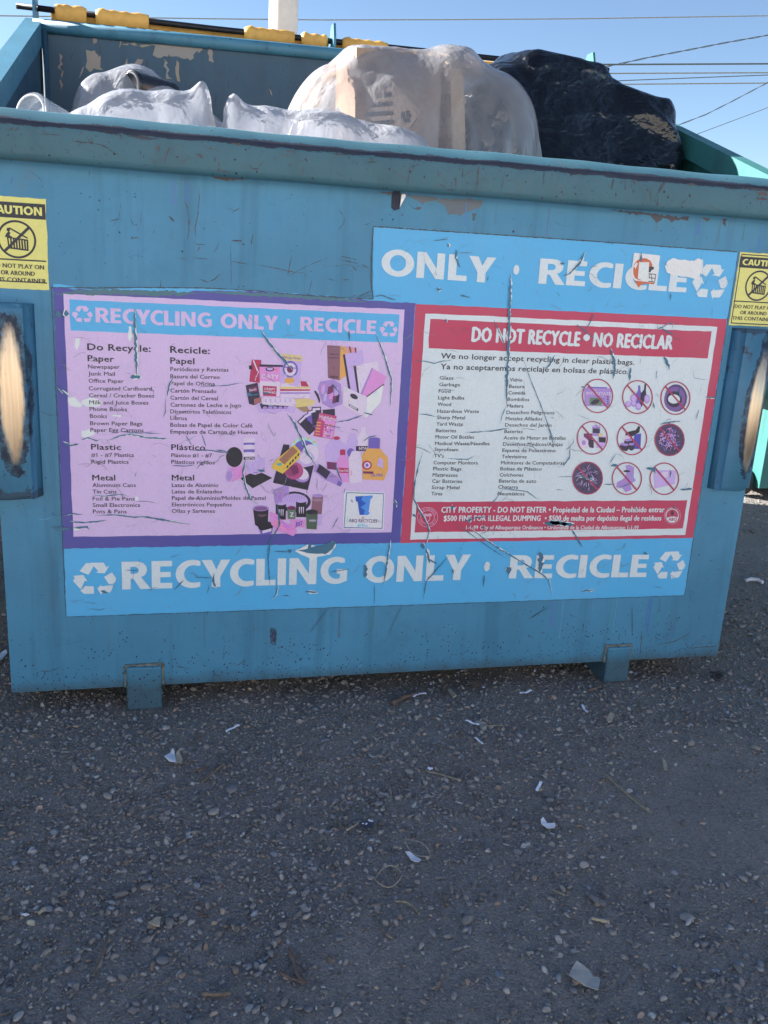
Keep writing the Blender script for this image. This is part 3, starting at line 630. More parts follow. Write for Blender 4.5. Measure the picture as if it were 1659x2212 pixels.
L1 = [('Newspaper', 663, 562), ('Junk Mail', 720, 523), ('Office Paper', 778, 594), ('Corrugated Cardboard', 840, 822), ('Cereal / Cracker Boxes', 897, 842), ('Milk and Juice Boxes', 954, 795),
      ('Phone Books', 1008, 620), ('Books', 1064, 458), ('Brown Paper Bags', 1124, 745), ('Paper Egg Cartons', 1178, 755)]
for i, (s, yb, xe) in enumerate(L1): write(T_, s, 'z1', (304 + i * 2.2, yb), (xe, yb + 3), 33, INK, bold=.010)
write(T_, 'Plastic', 'z1', (330, 1322), (570, 1326), 46, INK, bold=.022)
write(T_, '#1 - #7 Plastics', 'z1', (330, 1382), (676, 1382), 32, INK, bold=.010); write(T_, 'Rigid Plastics', 'z1', (332, 1436), (634, 1438), 32, INK, bold=.010)
write(T_, 'Metal', 'z1', (340, 1573), (525, 1573), 46, INK, bold=.022)
for i, (s, yb, xe) in enumerate((('Aluminum Cans', 1627, 692), ('Tin Cans', 1680, 536), ('Foil & Pie Pans', 1737, 683), ('Small Electronics', 1789, 727), ('Pots & Pans', 1841, 618))): write(T_, s, 'z1', (340 + i, yb), (xe, yb), 32, INK, bold=.010)
write(T_, 'Recicle:', 'z1', (974, 534), (1293, 545), 54, INK, bold=.03); write(T_, 'Papel', 'z1', (974, 622), (1168, 628), 50, INK, bold=.022)
for s, yb, xe in (('Peri\u00f3dicos y Revistas', 683, 1446), ('Basura del Correo', 742, 1374), ('Papel de Oficina', 798, 1336), ('Cart\u00f3n Prensado', 858, 1348), ('Cart\u00f3n del Cereal', 916, 1360),
                  ('Cartones de Leche o Jugo', 973, 1550), ('Directorios Telef\u00f3nicos', 1028, 1468), ('Libros', 1079, 1108), ('Bolsas de Papel de Color Caf\u00e9', 1137, 1641), ('Empaques de Carton de Huevos', 1192, 1682)):
    write(T_, s, 'z1', (974, yb), (xe, yb + 6), 33, INK, bold=.010)
write(T_, 'Pl\u00e1stico', 'z1', (982, 1325), (1256, 1328), 46, INK, bold=.022)
write(T_, 'Pl\u00e1stico #1 - #7', 'z1', (982, 1384), (1312, 1386), 32, INK, bold=.010); write(T_, 'Pl\u00e1sticos r\u00edgidos', 'z1', (982, 1437), (1334, 1443), 32, INK, bold=.010)
write(T_, 'Metal', 'z1', (986, 1573), (1166, 1573), 46, INK, bold=.022)
for s, yb, xe in (('Latas de Aluminio', 1627, 1363), ('Latas de Enlatados', 1679, 1393), ('Papel de Aluminio/Moldes de Pastel', 1732, 1748), ('Electr\u00f3nicos Peque\u00f1os', 1785, 1472), ('Ollas y Sartenes', 1837, 1336)):
    write(T_, s, 'z1', (986, yb), (xe, yb), 32, INK, bold=.010)
write(T_, 'We no longer accept recycling in clear plastic bags.', 'd', (952, 774), (1369, 788), 12, INK, bold=.016)
write(T_, 'Ya no aceptaremos reciclaje en bolsas de pl\u00e1stico.', 'd', (951, 797), (1356, 808), 12, INK, bold=.016)
EN = ['Glass', 'Garbage', 'Food', 'Light Bulbs', 'Wood', 'Hazardous Waste', 'Sharp Metal', 'Yard Waste', 'Batteries', 'Motor Oil Bottles', 'Medical Waste/Needles', 'Styrofoam', "TV's", 'Computer Monitors', 'Plastic Bags', 'Mattresses', 'Car Batteries', 'Scrap Metal', 'Tires']
ENX = [495, 552, 470, 590, 475, 718, 596, 578, 520, 675, 811, 536, 412, 707, 565, 533, 572, 548, 398]; ENY = [650, 708, 765, 823, 880, 940, 995, 1051, 1108, 1164, 1221, 1273, 1328, 1388, 1441, 1495, 1549, 1603, 1657]
ES = ['Vidrio', 'Basura', 'Comida', 'Bombillos', 'Madera', 'Desechos Peligrosos', 'Metales Afilados', 'Desechos del Jard\u00edn', 'Bater\u00edas', 'Aceite de Motor en Botellas', 'Desechos M\u00e9dicos/Agujas', 'Espuma de Poliestireno', 'Televisores', 'Monitores de Computadoras', 'Bolsas de Pl\u00e1stico', 'Colchones', 'Bater\u00edas de auto', 'Chatarra', 'Neum\u00e1ticos']
ESX = [1094, 1114, 1121, 1155, 1106, 1373, 1268, 1349, 1098, 1473, 1447, 1385, 1133, 1462, 1264, 1105, 1216, 1058, 1114]; ESY = [667, 724, 780, 837, 893, 951, 1005, 1060, 1116, 1172, 1227, 1281, 1335, 1389, 1441, 1494, 1547, 1600, 1658]
for i in range(19):
    write(T_, EN[i], 'z3', (376 - 4.05 * i, ENY[i]), (ENX[i], ENY[i] + 2), 31, INK, bold=.010); write(T_, ES[i], 'z3', (986 - 5.85 * i, ESY[i]), (ESX[i], ESY[i] + 2), 31, INK, bold=.010)
T_.build('lettering', M['print'], decal)
# --- pictures of goods printed on the lilac field (tinted by the fading)
K = Print(); LV = lambda k: tuple(v * k for v in LIL)
DETAIL = True
def q(m, pts, col, y=-.0016):
    K.px(m, pts, y, col); n = len(pts); ar = abs(sum(pts[i][0] * pts[(i + 1) % n][1] - pts[(i + 1) % n][0] * pts[i][1] for i in range(n))) / 2
    if not DETAIL or ar < 1500: return
    cx, cy = sum(p[0] for p in pts) / n, sum(p[1] for p in pts) / n
    for _ in range(int(min(14, 3 + ar / 900))):      # mottle of folds, print and shine
        i = random.randrange(n); a = pts[i]; b = pts[(i + 1) % n]; u, v, w_, k_ = random.random(), random.uniform(.1, .85), random.uniform(.08, .3), random.uniform(.04, .16)
        P_ = lambda t_, r: (cx + (a[0] + (b[0] - a[0]) * t_ - cx) * r, cy + (a[1] + (b[1] - a[1]) * t_ - cy) * r)
        u2, v2 = min(1, u + w_), min(.95, v + k_); K.px(m, [P_(u, v), P_(u2, v), P_(u2, v2), P_(u, v2)], y - .00005, tuple(min(.85, c * random.choice([.5, .7, .85, 1.2, 1.35])) for c in col))
def qe(m, cx, cy, rx, ry, col, y=-.0016, rot=0): K.px(m, ellipse(cx, cy, rx, ry, 20, 0, rot), y, col)
RED2 = seen(168, 40, 80); MAR = seen(110, 40, 85); BRN = seen(130, 85, 100); DK = seen(45, 35, 60); ORG = seen(222, 150, 80); YL2 = seen(205, 180, 120); VIO = seen(105, 85, 165)
PNK = seen(205, 130, 190); PAL = seen(205, 185, 225); MID = seen(160, 125, 185); LT = seen(185, 155, 210); BK = (.02, .016, .03)
def wr(s, m, a, b, cap, col, bold=.02, y=-.0022): write(K, s, m, a, b, cap, col, y, bold)
# cartons
q('z2', [(292, 240), (370, 243), (360, 430), (272, 420)], RED2); wr('Cola', 'z2', (318, 420), (350, 340), 26, PAL); q('z2', [(270, 286), (298, 288), (298, 320), (270, 318)], BK, -.0019)
q('z2', [(300, 245), (312, 245), (345, 330), (335, 335)], PAL, -.0019)
q('z2', [(355, 285), (525, 292), (527, 545), (360, 540)], PNK); q('z2', [(355, 278), (548, 284), (545, 300), (355, 298)], DK, -.0019); qe('z2', 440, 318, 36, 18, DK, -.0019); qe('z2', 440, 316, 26, 11, LT, -.0021)
wr('OATY', 'z2', (371, 392), (512, 397), 34, PAL, .04); q('z2', [(358, 415), (522, 420), (520, 540), (362, 536)], PAL, -.0019); q('z2', [(382, 452), (496, 458), (492, 538), (384, 534)], RED2, -.0021)
wr('CRISPY', 'z2', (394, 488), (486, 492), 20, PAL, .03, -.0024); wr('BROWN RICE', 'z2', (390, 514), (486, 518), 18, PAL, .03, -.0024)
q('z2', [(538, 192), (705, 210), (682, 465), (525, 430)], LT); q('z2', [(540, 190), (705, 208), (702, 255), (538, 240)], YL2, -.0019); wr('Whole Grain', 'z2', (545, 228), (690, 240), 20, VIO)
qe('z2', 607, 318, 62, 68, VIO, -.0019); qe('z2', 607, 318, 48, 52, PAL, -.0021); qe('z2', 605, 318, 26, 30, MAR, -.0023); qe('z2', 600, 410, 42, 24, ORG, -.0021); wr('HONEY BUNCHES', 'z2', (545, 305), (660, 318), 15, VIO, .03, -.0025); wr('OF OATS', 'z2', (560, 370), (640, 380), 15, PAL, .03, -.0025)
q('z2', [(528, 430), (760, 420), (768, 470), (765, 555), (525, 545)], PAL); q('z2', [(525, 460), (768, 462), (768, 475), (525, 480)], YL2, -.0019); q('z2', [(525, 480), (768, 482), (768, 494), (525, 496)], RED2, -.0019)
q('z2', [(690, 415), (735, 418), (760, 460), (695, 458)], RED2, -.0021); q('z2', [(525, 505), (765, 505), (765, 520), (525, 520)], MID, -.0019); q('z2', [(640, 560), (768, 558), (766, 592), (645, 592)], YL2, -.0019)
q('z2', [(650, 590), (800, 565), (810, 600), (700, 640), (655, 635)], YL2, -.0020); q('z2', [(655, 630), (745, 620), (760, 655), (720, 670)], seen(150, 120, 90), -.0021)
q('z2', [(242, 450), (340, 428), (366, 590), (310, 612), (270, 600)], DK, -.0019); q('z2', [(266, 470), (335, 455), (342, 500), (272, 510)], MAR, -.0021); q('z2', [(310, 560), (368, 545), (368, 590), (312, 606)], seen(150, 90, 90), -.0022)
wr('Seeds', 'z2', (272, 500), (330, 488), 20, PAL)
q('z2', [(335, 600), (360, 590), (620, 620), (650, 640), (640, 680), (560, 655), (470, 680), (345, 670)], LT, -.0023); q('z2', [(355, 595), (600, 610), (575, 640), (370, 640)], DK, -.0024)
for i in range(5): qe('z2', 400 + i * 42, 632, 18, 12, MID, -.0026)
q('z2', [(375, 560), (400, 543), (640, 560), (655, 600), (630, 620), (380, 605)], PAL, -.0028)
for i in range(6): q('z2', [(400 + i * 40, 560), (412 + i * 40, 560), (412 + i * 40, 585), (404 + i * 40, 590), (398 + i * 40, 580)], LT, -.0030)
# bags and cardboard in a box
q('z2', [(907, 122), (1015, 128), (1010, 410), (914, 390)], BRN); q('z2', [(1015, 128), (1150, 150), (1130, 320), (1010, 410)], ORG); wr('THANK YOU', 'z2', (922, 200), (1000, 204), 12, DK); wr('PLEASE RECYCLE', 'z2', (920, 230), (1000, 232), 10, DK); wr('FRESH', 'z2', (932, 388), (996, 392), 18, DK, .03)
K.px('z2', [(940, 85), (985, 82), (988, 125), (980, 125), (976, 92), (948, 94), (946, 124), (938, 124)], -.0016, LT)
for k in range(4): q('z2', [(1060 + 24 * k, 130 + 4 * k), (1072 + 24 * k, 128 + 4 * k), (1086 + 20 * k, 182), (1076 + 20 * k, 186)], MAR if k % 2 else PNK, -.0020)
q('z2', [(1052, 195), (1195, 160), (1208, 240), (1165, 520), (1080, 480)], LT, -.0019); q('z2', [(1036, 200), (1052, 195), (1100, 490), (1080, 480)], DK, -.0021)
q('z2', [(1140, 285), (1318, 252), (1330, 320), (1215, 520), (1165, 510)], PAL, -.0021); q('z2', [(1122, 292), (1142, 286), (1170, 520), (1155, 516)], DK, -.0023)
q('z2', [(1270, 305), (1390, 378), (1370, 440), (1230, 545), (1178, 515)], PNK, -.0024); q('z2', [(1370, 436), (1372, 450), (1240, 560), (1225, 540)], DK, -.0026); q('z2', [(1270, 305), (1282, 312), (1195, 525), (1182, 516)], MID, -.0026)
q('z2', [(1040, 455), (1235, 545), (1222, 715), (1034, 610)], PAL, -.0027); q('z2', [(1235, 545), (1368, 445), (1345, 590), (1222, 715)], seen(225, 205, 230), -.0027)
K.px('z2', ellipse(1126, 540, 34, 19, 18, 0, .5), -.0030, DK); q('z2', [(1085, 600), (1160, 640), (1158, 660), (1083, 618)], DK, -.0030); q('z2', [(1092, 608), (1150, 640), (1149, 648), (1090, 618)], PAL, -.0032)
q('z2', [(850, 420), (960, 400), (1020, 440), (1030, 600), (940, 640), (870, 600), (830, 470)], MID, -.0018)
for i in range(9):
    x = 850 + random.uniform(0, 150); y = 430 + random.uniform(0, 150); w_ = random.uniform(12, 30); q('z2', [(x, y), (x + w_, y - 10), (x + w_ * .8, y + 55), (x - 8, y + 60)], random.choice([MAR, DK, PNK, LT, MAR]), -.0020 - i * .00004)
for i in range(4): K.px('z2', [(800 + 8 * i, 500 + 12 * i), (812 + 8 * i, 490 + 10 * i), (850, 560 + 8 * i), (842, 572 + 8 * i)], -.0024, DK)
# magazines
for ang, cx, cy, cl in ((-.75, 740, 775, DK), (-.5, 775, 745, VIO), (-.3, 800, 720, MAR), (-.05, 822, 700, DK)):
    c_, s_ = math.cos(ang), math.sin(ang); q('z2', [(cx + c_ * u - s_ * v, cy + s_ * u + c_ * v) for u, v in ((-38, -75), (38, -75), (38, 75), (-38, 75))], cl, -.0020); q('z2', [(cx + c_ * u - s_ * v, cy + s_ * u + c_ * v) for u, v in ((-30, -66), (30, -66), (30, -48), (-30, -48))], PAL, -.0022)
q('z2', [(870, 650), (970, 640), (972, 720), (880, 730)], DK, -.0021)
q('z2', [(845, 672), (985, 700), (952, 890), (795, 862)], seen(180, 60, 110), -.0024); q('z2', [(850, 722), (975, 742), (950, 885), (870, 872), (888, 745)], PNK, -.0026); wr('Highlights', 'z2', (846, 716), (978, 740), 28, PAL, .03, -.0028)
for i in range(26): qe('z2', random.uniform(890, 950), random.uniform(760, 865), random.uniform(5, 11), random.uniform(5, 9), random.choice([VIO, PAL, RED2, ORG, MID]), -.0028 - i * .00001)
for i in range(5): q('z2', [(822 - i * 3, 745 + 24 * i), (858 - i * 3, 750 + 24 * i), (856 - i * 3, 760 + 24 * i), (820 - i * 3, 755 + 24 * i)], ORG, -.0027)
# tubs and lids
qe('z2', 150, 1035, 68, 82, BK); q('z2', [(200, 1210), (330, 1140), (460, 1205), (300, 1290)], BK); q('z2', [(250, 1050), (395, 1040), (405, 1150), (320, 1180), (250, 1160)], LT, -.0018)
for yt, cl in ((890, DK), (945, DK), (1005, MAR)): q('z2', [(222, yt), (318, yt), (312, yt + 62), (230, yt + 62)], PAL, -.0020); q('z2', [(226, yt + 28), (316, yt + 26), (314, yt + 52), (228, yt + 54)], VIO if cl == DK else DK, -.0022); qe('z2', 270, yt, 50, 12, PAL, -.0023)
wr('EARTH', 'z2', (240, 1056), (308, 1056), 20, PAL, .02, -.0025)
q('z2', [(95, 1130), (215, 1105), (255, 1180), (130, 1240)], PNK, -.0022); qe('z2', 110, 1188, 30, 52, LT, -.0024, .15); qe('z2', 110, 1188, 24, 44, MID, -.0026, .15)
qe('z2', 720, 960, 108, 88, seen(150, 200, 210), -.0016); qe('z2', 720, 965, 84, 68, VIO, -.0018)
for k in range(10):
    a = k * .628; x, y = 720 + 98 * math.cos(a), 960 + 80 * math.sin(a); qe('z2', x, y, 14, 11, YL2, -.00175)
q('z2', [(550, 930), (600, 935), (590, 1150), (800, 1100), (750, 1305), (465, 1245)], DK, -.0019); q('z2', [(480, 1215), (600, 1235), (595, 1270), (478, 1242)], BK, -.0021); q('z2', [(625, 1250), (745, 1265), (742, 1298), (622, 1280)], BK, -.0021)
qe('z2', 770, 1010, 70, 80, PAL, -.0020, .3); qe('z2', 735, 1045, 70, 60, LT, -.0022, .3); qe('z2', 735, 1045, 55, 45, PAL, -.0024, .3); qe('z2', 690, 1180, 75, 55, MID, -.0023, .5); qe('z2', 690, 1165, 70, 48, PAL, -.0025, .5)
qe('z2', 635, 1145, 78, 72, seen(170, 70, 120), -.0027, .2); qe('z2', 615, 1140, 60, 52, seen(140, 60, 100), -.0029, .2); q('z2', [(600, 1110), (660, 1095), (680, 1160), (630, 1180)], MAR, -.0030)
q('z2', [(640, 932), (690, 985), (682, 1040), (545, 1170), (455, 1125), (460, 1100), (500, 1050)], seen(215, 170, 70), -.0032); q('z2', [(625, 948), (668, 985), (558, 1095), (512, 1055)], seen(150, 100, 80), -.0034)
for i in range(5): q('z2', [(575 + i * 22, 1110 - i * 24), (590 + i * 22, 1094 - i * 24), (592 + i * 22, 1112 - i * 24), (577 + i * 22, 1128 - i * 24)], DK, -.0034)
q('z2', [(495, 1085), (540, 1080), (530, 1105), (500, 1100)], seen(70, 150, 160), -.0034)
# bottles
q('z2', [(960, 880), (1010, 880), (1015, 905), (1075, 940), (1080, 1145), (1000, 1150), (900, 1130), (890, 950), (925, 905)], LT); qe('z2', 985, 880, 27, 15, RED2, -.0020); q('z2', [(905, 1072), (985, 1080), (980, 1140), (908, 1130)], MAR, -.0020)
q('z2', [(1185, 790), (1220, 790), (1222, 830), (1255, 880), (1258, 985), (1145, 985), (1148, 880), (1182, 830)], PAL, -.0017); q('z2', [(1142, 945), (1240, 945), (1240, 985), (1142, 985)], DK, -.0019); wr('NTAI', 'z2', (1168, 975), (1235, 975), 22, PAL, .03, -.0021)
q('z2', [(1100, 840), (1135, 840), (1160, 900), (1155, 1000), (1075, 1000), (1075, 905)], LT, -.0018); qe('z2', 1100, 998, 30, 36, VIO, -.0020)
q('z2', [(1015, 985), (1055, 985), (1060, 1025), (1085, 1070), (1080, 1240), (1000, 1235), (985, 1080), (1012, 1030)], PNK, -.0022); q('z2', [(1012, 980), (1056, 980), (1056, 1018), (1012, 1018)], RED2, -.0024); qe('z2', 1034, 980, 22, 9, RED2, -.0024)
q('z2', [(1000, 1120), (1082, 1125), (1080, 1165), (1004, 1162)], RED2, -.0024); wr('Coca-Cola', 'z2', (1004, 1152), (1078, 1152), 18, PAL, .03, -.0026)
q('z2', [(805, 1110), (840, 1090), (960, 1170), (1030, 1230), (1015, 1272), (985, 1262), (880, 1215), (800, 1150)], MID, -.0024); q('z2', [(818, 1150), (845, 1092), (935, 1155), (900, 1215)], DK, -.0026); q('z2', [(1000, 1225), (1032, 1245), (1015, 1276), (985, 1262)], VIO, -.0027)
q('z2', [(1110, 985), (1165, 985), (1190, 1040), (1195, 1240), (1090, 1250), (1080, 1050)], PAL, -.0028)
q('z2', [(1240, 960), (1340, 965), (1400, 1040), (1405, 1130), (1370, 1225), (1200, 1215), (1190, 1020)], ORG, -.0026); q('z2', [(1330, 1035), (1365, 1060), (1362, 1130), (1315, 1100)], LT, -.0028); q('z2', [(1245, 890), (1338, 892), (1335, 965), (1242, 962)], VIO, -.0029); qe('z2', 1292, 888, 47, 14, VIO, -.0029)
qe('z2', 1232, 1100, 40, 38, RED2, -.0028); qe('z2', 1234, 1100, 26, 25, PAL, -.0030); qe('z2', 1232, 1100, 12, 14, VIO, -.0032); wr('ULTRA', 'z2', (1268, 1195), (1360, 1190), 22, VIO, .03, -.0030); q('z2', [(1200, 1150), (1285, 1152), (1284, 1172), (1200, 1168)], MAR, -.0028)
# cans and foil
q('z2', [(470, 1300), (590, 1260), (600, 1330), (540, 1430), (480, 1410)], MID, -.0017); qe('z2', 640, 1400, 135, 85, DK, -.0016); qe('z2', 645, 1395, 105, 62, LT, -.0018)
for k in range(9): q('z2', [(555 + 20 * k, 1400), (560 + 20 * k, 1400), (580 + 18 * k, 1345), (575 + 18 * k, 1345)], MID, -.0020)
q('z2', [(790, 1345), (875, 1348), (860, 1540), (770, 1540)], BRN, -.0019); qe('z2', 832, 1350, 44, 14, MID, -.0021); qe('z2', 830, 1385, 48, 12, seen(150, 110, 130), -.0021)
q('z2', [(302, 1450), (430, 1450), (420, 1640), (320, 1590)], BK, -.0018); qe('z2', 366, 1452, 64, 24, MID, -.0020); qe('z2', 366, 1454, 54, 17, seen(120, 80, 130), -.0022); wr('Organic', 'z2', (345, 1520), (412, 1515), 20, BRN, .02, -.0023)
for cx, ct in ((530, 1415), (695, 1395)):
    q('z2', [(cx - 42, ct), (cx + 42, ct), (cx + 40, ct + 130), (cx - 40, ct + 130)], BK, -.0022); qe('z2', cx, ct, 40, 12, LT, -.0024)
    for j in (-18, -2, 14): q('z2', [(cx + j, ct + 45), (cx + j + 9, ct + 47), (cx + j + 5, ct + 105), (cx + j + 1, ct + 90)], PAL, -.0024)
q('z2', [(582, 1450), (652, 1450), (648, 1540), (586, 1540)], seen(90, 110, 90), -.0024); qe('z2', 617, 1450, 34, 17, MAR, -.0026); wr('Z', 'z2', (605, 1520), (632, 1520), 34, PAL, .04, -.0026)
q('z2', [(735, 1480), (832, 1480), (820, 1625), (740, 1620)], seen(70, 85, 70), -.0027); qe('z2', 784, 1482, 48, 20, BK, -.0029); wr('GREEN', 'z2', (760, 1560), (815, 1560), 16, PAL, .02, -.0029)
q('z2', [(600, 1540), (728, 1545), (725, 1610), (620, 1605)], PNK, -.0025); wr('JUST', 'z2', (650, 1600), (705, 1590), 34, VIO, .04, -.0027); q('z2', [(830, 1500), (868, 1500), (858, 1590), (826, 1590)], LT, -.0026)
q('z2', [(345, 1605), (468, 1590), (455, 1660), (370, 1668)], VIO, -.0024); qe('z2', 405, 1598, 62, 40, BK, -.0026, -.1); q('z2', [(378, 1635), (455, 1615), (450, 1640), (380, 1656)], PAL, -.0028)
def crumple(m, pts, base, n, y, lo=.6, hi=1.25):
    K.px(m, pts, y, base); xs = [p[0] for p in pts]; ys = [p[1] for p in pts]; cx, cy = sum(xs) / len(xs), sum(ys) / len(ys)
    for i in range(n):
        a, b = random.sample(pts, 2); t1, t2 = random.random(), random.random()
        tri = [(a[0] + (cx - a[0]) * t1, a[1] + (cy - a[1]) * t1), (b[0] + (cx - b[0]) * t2, b[1] + (cy - b[1]) * t2), (cx + random.uniform(-20, 20), cy + random.uniform(-20, 20))]
        if abs((tri[1][0] - tri[0][0]) * (tri[2][1] - tri[0][1]) - (tri[2][0] - tri[0][0]) * (tri[1][1] - tri[0][1])) > 30: K.px(m, tri, y - .0001 - i * .00001, tuple(v * random.uniform(lo, hi) for v in base))
crumple('z2', [(440, 1480), (500, 1500), (540, 1560), (640, 1600), (665, 1640), (630, 1680), (560, 1650), (500, 1640), (450, 1580)], PNK, 22, -.0030)
crumple('z2', [(465, 1300), (520, 1290), (560, 1265), (590, 1280), (560, 1320), (530, 1400), (490, 1400)], MID, 14, -.0022)
# small sign: cup with arrow
q('z2', [(1045, 1310), (1380, 1325), (1368, 1628), (1036, 1618)], seen(205, 200, 230), -.0016)
fr_o = [(1064, 1322), (1371, 1331), (1358, 1620), (1042, 1612)]; fr_i = [(1070, 1328), (1366, 1337), (1353, 1614), (1048, 1606)]
K.poly([[F(*p) for p in mp('z2', fr_o)], [F(*p) for p in mp('z2', fr_i)]], -.0018, seen(60, 90, 150))
q('z2', [(1137, 1356), (1280, 1348), (1278, 1368), (1262, 1376), (1246, 1482), (1258, 1492), (1240, 1508), (1172, 1506), (1156, 1400), (1142, 1396)], seen(70, 130, 205), -.0019)
q('z2', [(1137, 1356), (1200, 1352), (1185, 1385), (1225, 1412), (1180, 1445), (1215, 1470), (1205, 1507), (1172, 1506), (1156, 1400), (1142, 1396)], seen(30, 75, 165), -.0021)
wr('ABQ RECYCLES', 'z2', (1084, 1565), (1314, 1569), 27, seen(100, 50, 110), .02, -.0020); wr('go blue', 'z2', (1156, 1600), (1238, 1602), 18, seen(90, 160, 215), .03, -.0020)
K.build('product_picture', M['print_clean'], decal)

# --- nine barred circles on the red half
K = Print(); CR = seen(160, 50, 85)
CIR = [(445, 793, 136, 150), (792, 803, 134, 148), (1122, 812, 131, 147), (399, 1158, 136, 147), (744, 1164, 133, 145), (1072, 1174, 131, 143), (358, 1508, 134, 144), (700, 1512, 132, 143), (1026, 1514, 129, 142)]
def ring(m, cx, cy, rx, ry, w, y, col):
    K.poly([[F(*p) for p in mp(m, ellipse(cx, cy, rx, ry, 40))], [F(*p) for p in mp(m, ellipse(cx, cy, rx - w, ry - w, 40))]], y, col)
for i, (cx, cy, rx, ry) in enumerate(CIR):
    ring('z4', cx, cy, rx, ry, 10, -.0026, CR); a = R(48); c_, s_ = math.cos(a), math.sin(a); r1 = rx - 4
    q('z4', [(cx - c_ * r1 + s_ * 7, cy - s_ * r1 * 1.05 - c_ * 7), (cx + c_ * r1 + s_ * 7, cy + s_ * r1 * 1.05 - c_ * 7), (cx + c_ * r1 - s_ * 7, cy + s_ * r1 * 1.05 + c_ * 7), (cx - c_ * r1 - s_ * 7, cy - s_ * r1 * 1.05 + c_ * 7)], CR, -.0028)
q('z4', [(330, 722), (570, 728), (548, 885), (332, 880)], MID); q('z4', [(360, 712), (530, 718), (525, 728), (355, 722)], VIO, -.0018); wr('INTERSTATE', 'z4', (345, 780), (558, 786), 24, PAL, .03); q('z4', [(378, 808), (488, 812), (480, 876), (374, 872)], seen(90, 120, 85), -.0018); qe('z4', 425, 845, 40, 20, DK, -.0020, -.4)
for i in range(4): q('z4', [(530, 795 + 20 * i), (542, 796 + 20 * i), (540, 808 + 20 * i), (529, 807 + 20 * i)], DK, -.0018)
q('z4', [(800, 702), (818, 702), (820, 745), (832, 780), (828, 880), (780, 880), (780, 775), (798, 745)], VIO); q('z4', [(855, 690), (870, 690), (866, 745), (870, 790), (830, 890), (815, 870), (822, 770), (850, 740)], DK, -.0018)
for x, y, a_, b_ in ((760, 815, 30, 38), (875, 820, 24, 40), (712, 865, 26, 28), (800, 885, 26, 32), (760, 860, 24, 28)): qe('z4', x, y, a_, b_, MID, -.0020); qe('z4', x, y - 4, a_ * .7, b_ * .7, LT, -.0022)
qe('z4', 1128, 812, 98, 120, seen(80, 50, 100), -.0016); qe('z4', 1118, 820, 92, 108, seen(115, 80, 140), -.0018, .2); qe('z4', 1112, 822, 68, 70, DK, -.0020); qe('z4', 1110, 820, 52, 40, WHT, -.0022)
q('z4', [(400, 1055), (470, 1055), (468, 1145), (400, 1140)], MID); qe('z4', 435, 1056, 35, 10, LT, -.0018); q('z4', [(405, 1075), (466, 1080), (464, 1120), (405, 1115)], DK, -.0018)
q('z4', [(325, 1120), (400, 1120), (398, 1230), (330, 1210)], MAR, -.0018); q('z4', [(368, 1175), (412, 1175), (412, 1248), (372, 1240)], DK, -.0020); q('z4', [(278, 1155), (330, 1150), (365, 1180), (362, 1250), (290, 1238)], PAL, -.0022); qe('z4', 325, 1200, 18, 22, MID, -.0024)
q('z4', [(455, 1140), (520, 1145), (512, 1240), (430, 1245)], LT, -.0020); q('z4', [(455, 1150), (518, 1155), (514, 1200), (458, 1195)], BK, -.0022); q('z4', [(455, 1118), (488, 1118), (488, 1145), (455, 1145)], YL2, -.0024)
q('z4', [(690, 1110), (780, 1090), (800, 1055), (818, 1060), (810, 1110), (740, 1150), (690, 1150)], BK); q('z4', [(765, 1130), (825, 1120), (820, 1255), (760, 1255)], seen(70, 65, 160), -.0018); qe('z4', 710, 1165, 40, 30, PAL, -.0018)
for x, y in ((665, 1235), (705, 1200), (740, 1235), (690, 1240), (730, 1195)): qe('z4', x, y, 28, 34, DK, -.0020); qe('z4', x, y - 22, 24, 11, MID, -.0022)
for ci, cols_, thin in ((5, [DK, MID, LT, VIO, BK, PNK], 5), (6, [DK, MID, LT, BK, seen(60, 50, 70)], 3)):
    cx, cy, rx, ry = CIR[ci]; qe('z4', cx, cy, rx - 8, ry - 8, seen(70, 55, 85), -.0016)
    for i in range(150):
        a = random.uniform(0, 6.28); rr = math.sqrt(random.random()) * .82; x, y = cx + rr * (rx - 22) * math.cos(a), cy + rr * (ry - 22) * math.sin(a)
        b = random.uniform(0, 3.14) if ci == 5 else (math.atan2(y - cy + 60, x - cx) + random.gauss(0, .3)); l = random.uniform(8, 20); w_ = random.uniform(1.5, thin); dx, dy = math.cos(b), math.sin(b)
        q('z4', [(x - dx * l - dy * w_, y - dy * l + dx * w_), (x + dx * l - dy * w_, y + dy * l + dx * w_), (x + dx * l + dy * w_, y + dy * l - dx * w_), (x - dx * l + dy * w_, y - dy * l - dx * w_)], random.choice(cols_), -.0017 - i * .000004)
crumple('z4', [(690, 1400), (720, 1392), (765, 1415), (760, 1500), (780, 1530), (730, 1560), (745, 1610), (690, 1632), (660, 1590), (610, 1590), (615, 1545), (680, 1510), (700, 1460)], MID, 16, -.0017, .8, 1.2); qe('z4', 700, 1448, 30, 10, DK, -.0022)
q('z4', [(935, 1440), (1130, 1440), (1120, 1560), (940, 1600)], LT); q('z4', [(1000, 1460), (1060, 1450), (1055, 1500), (1010, 1505)], PAL, -.0018)
K.build('barred_symbols', M['print_clean'], decal)
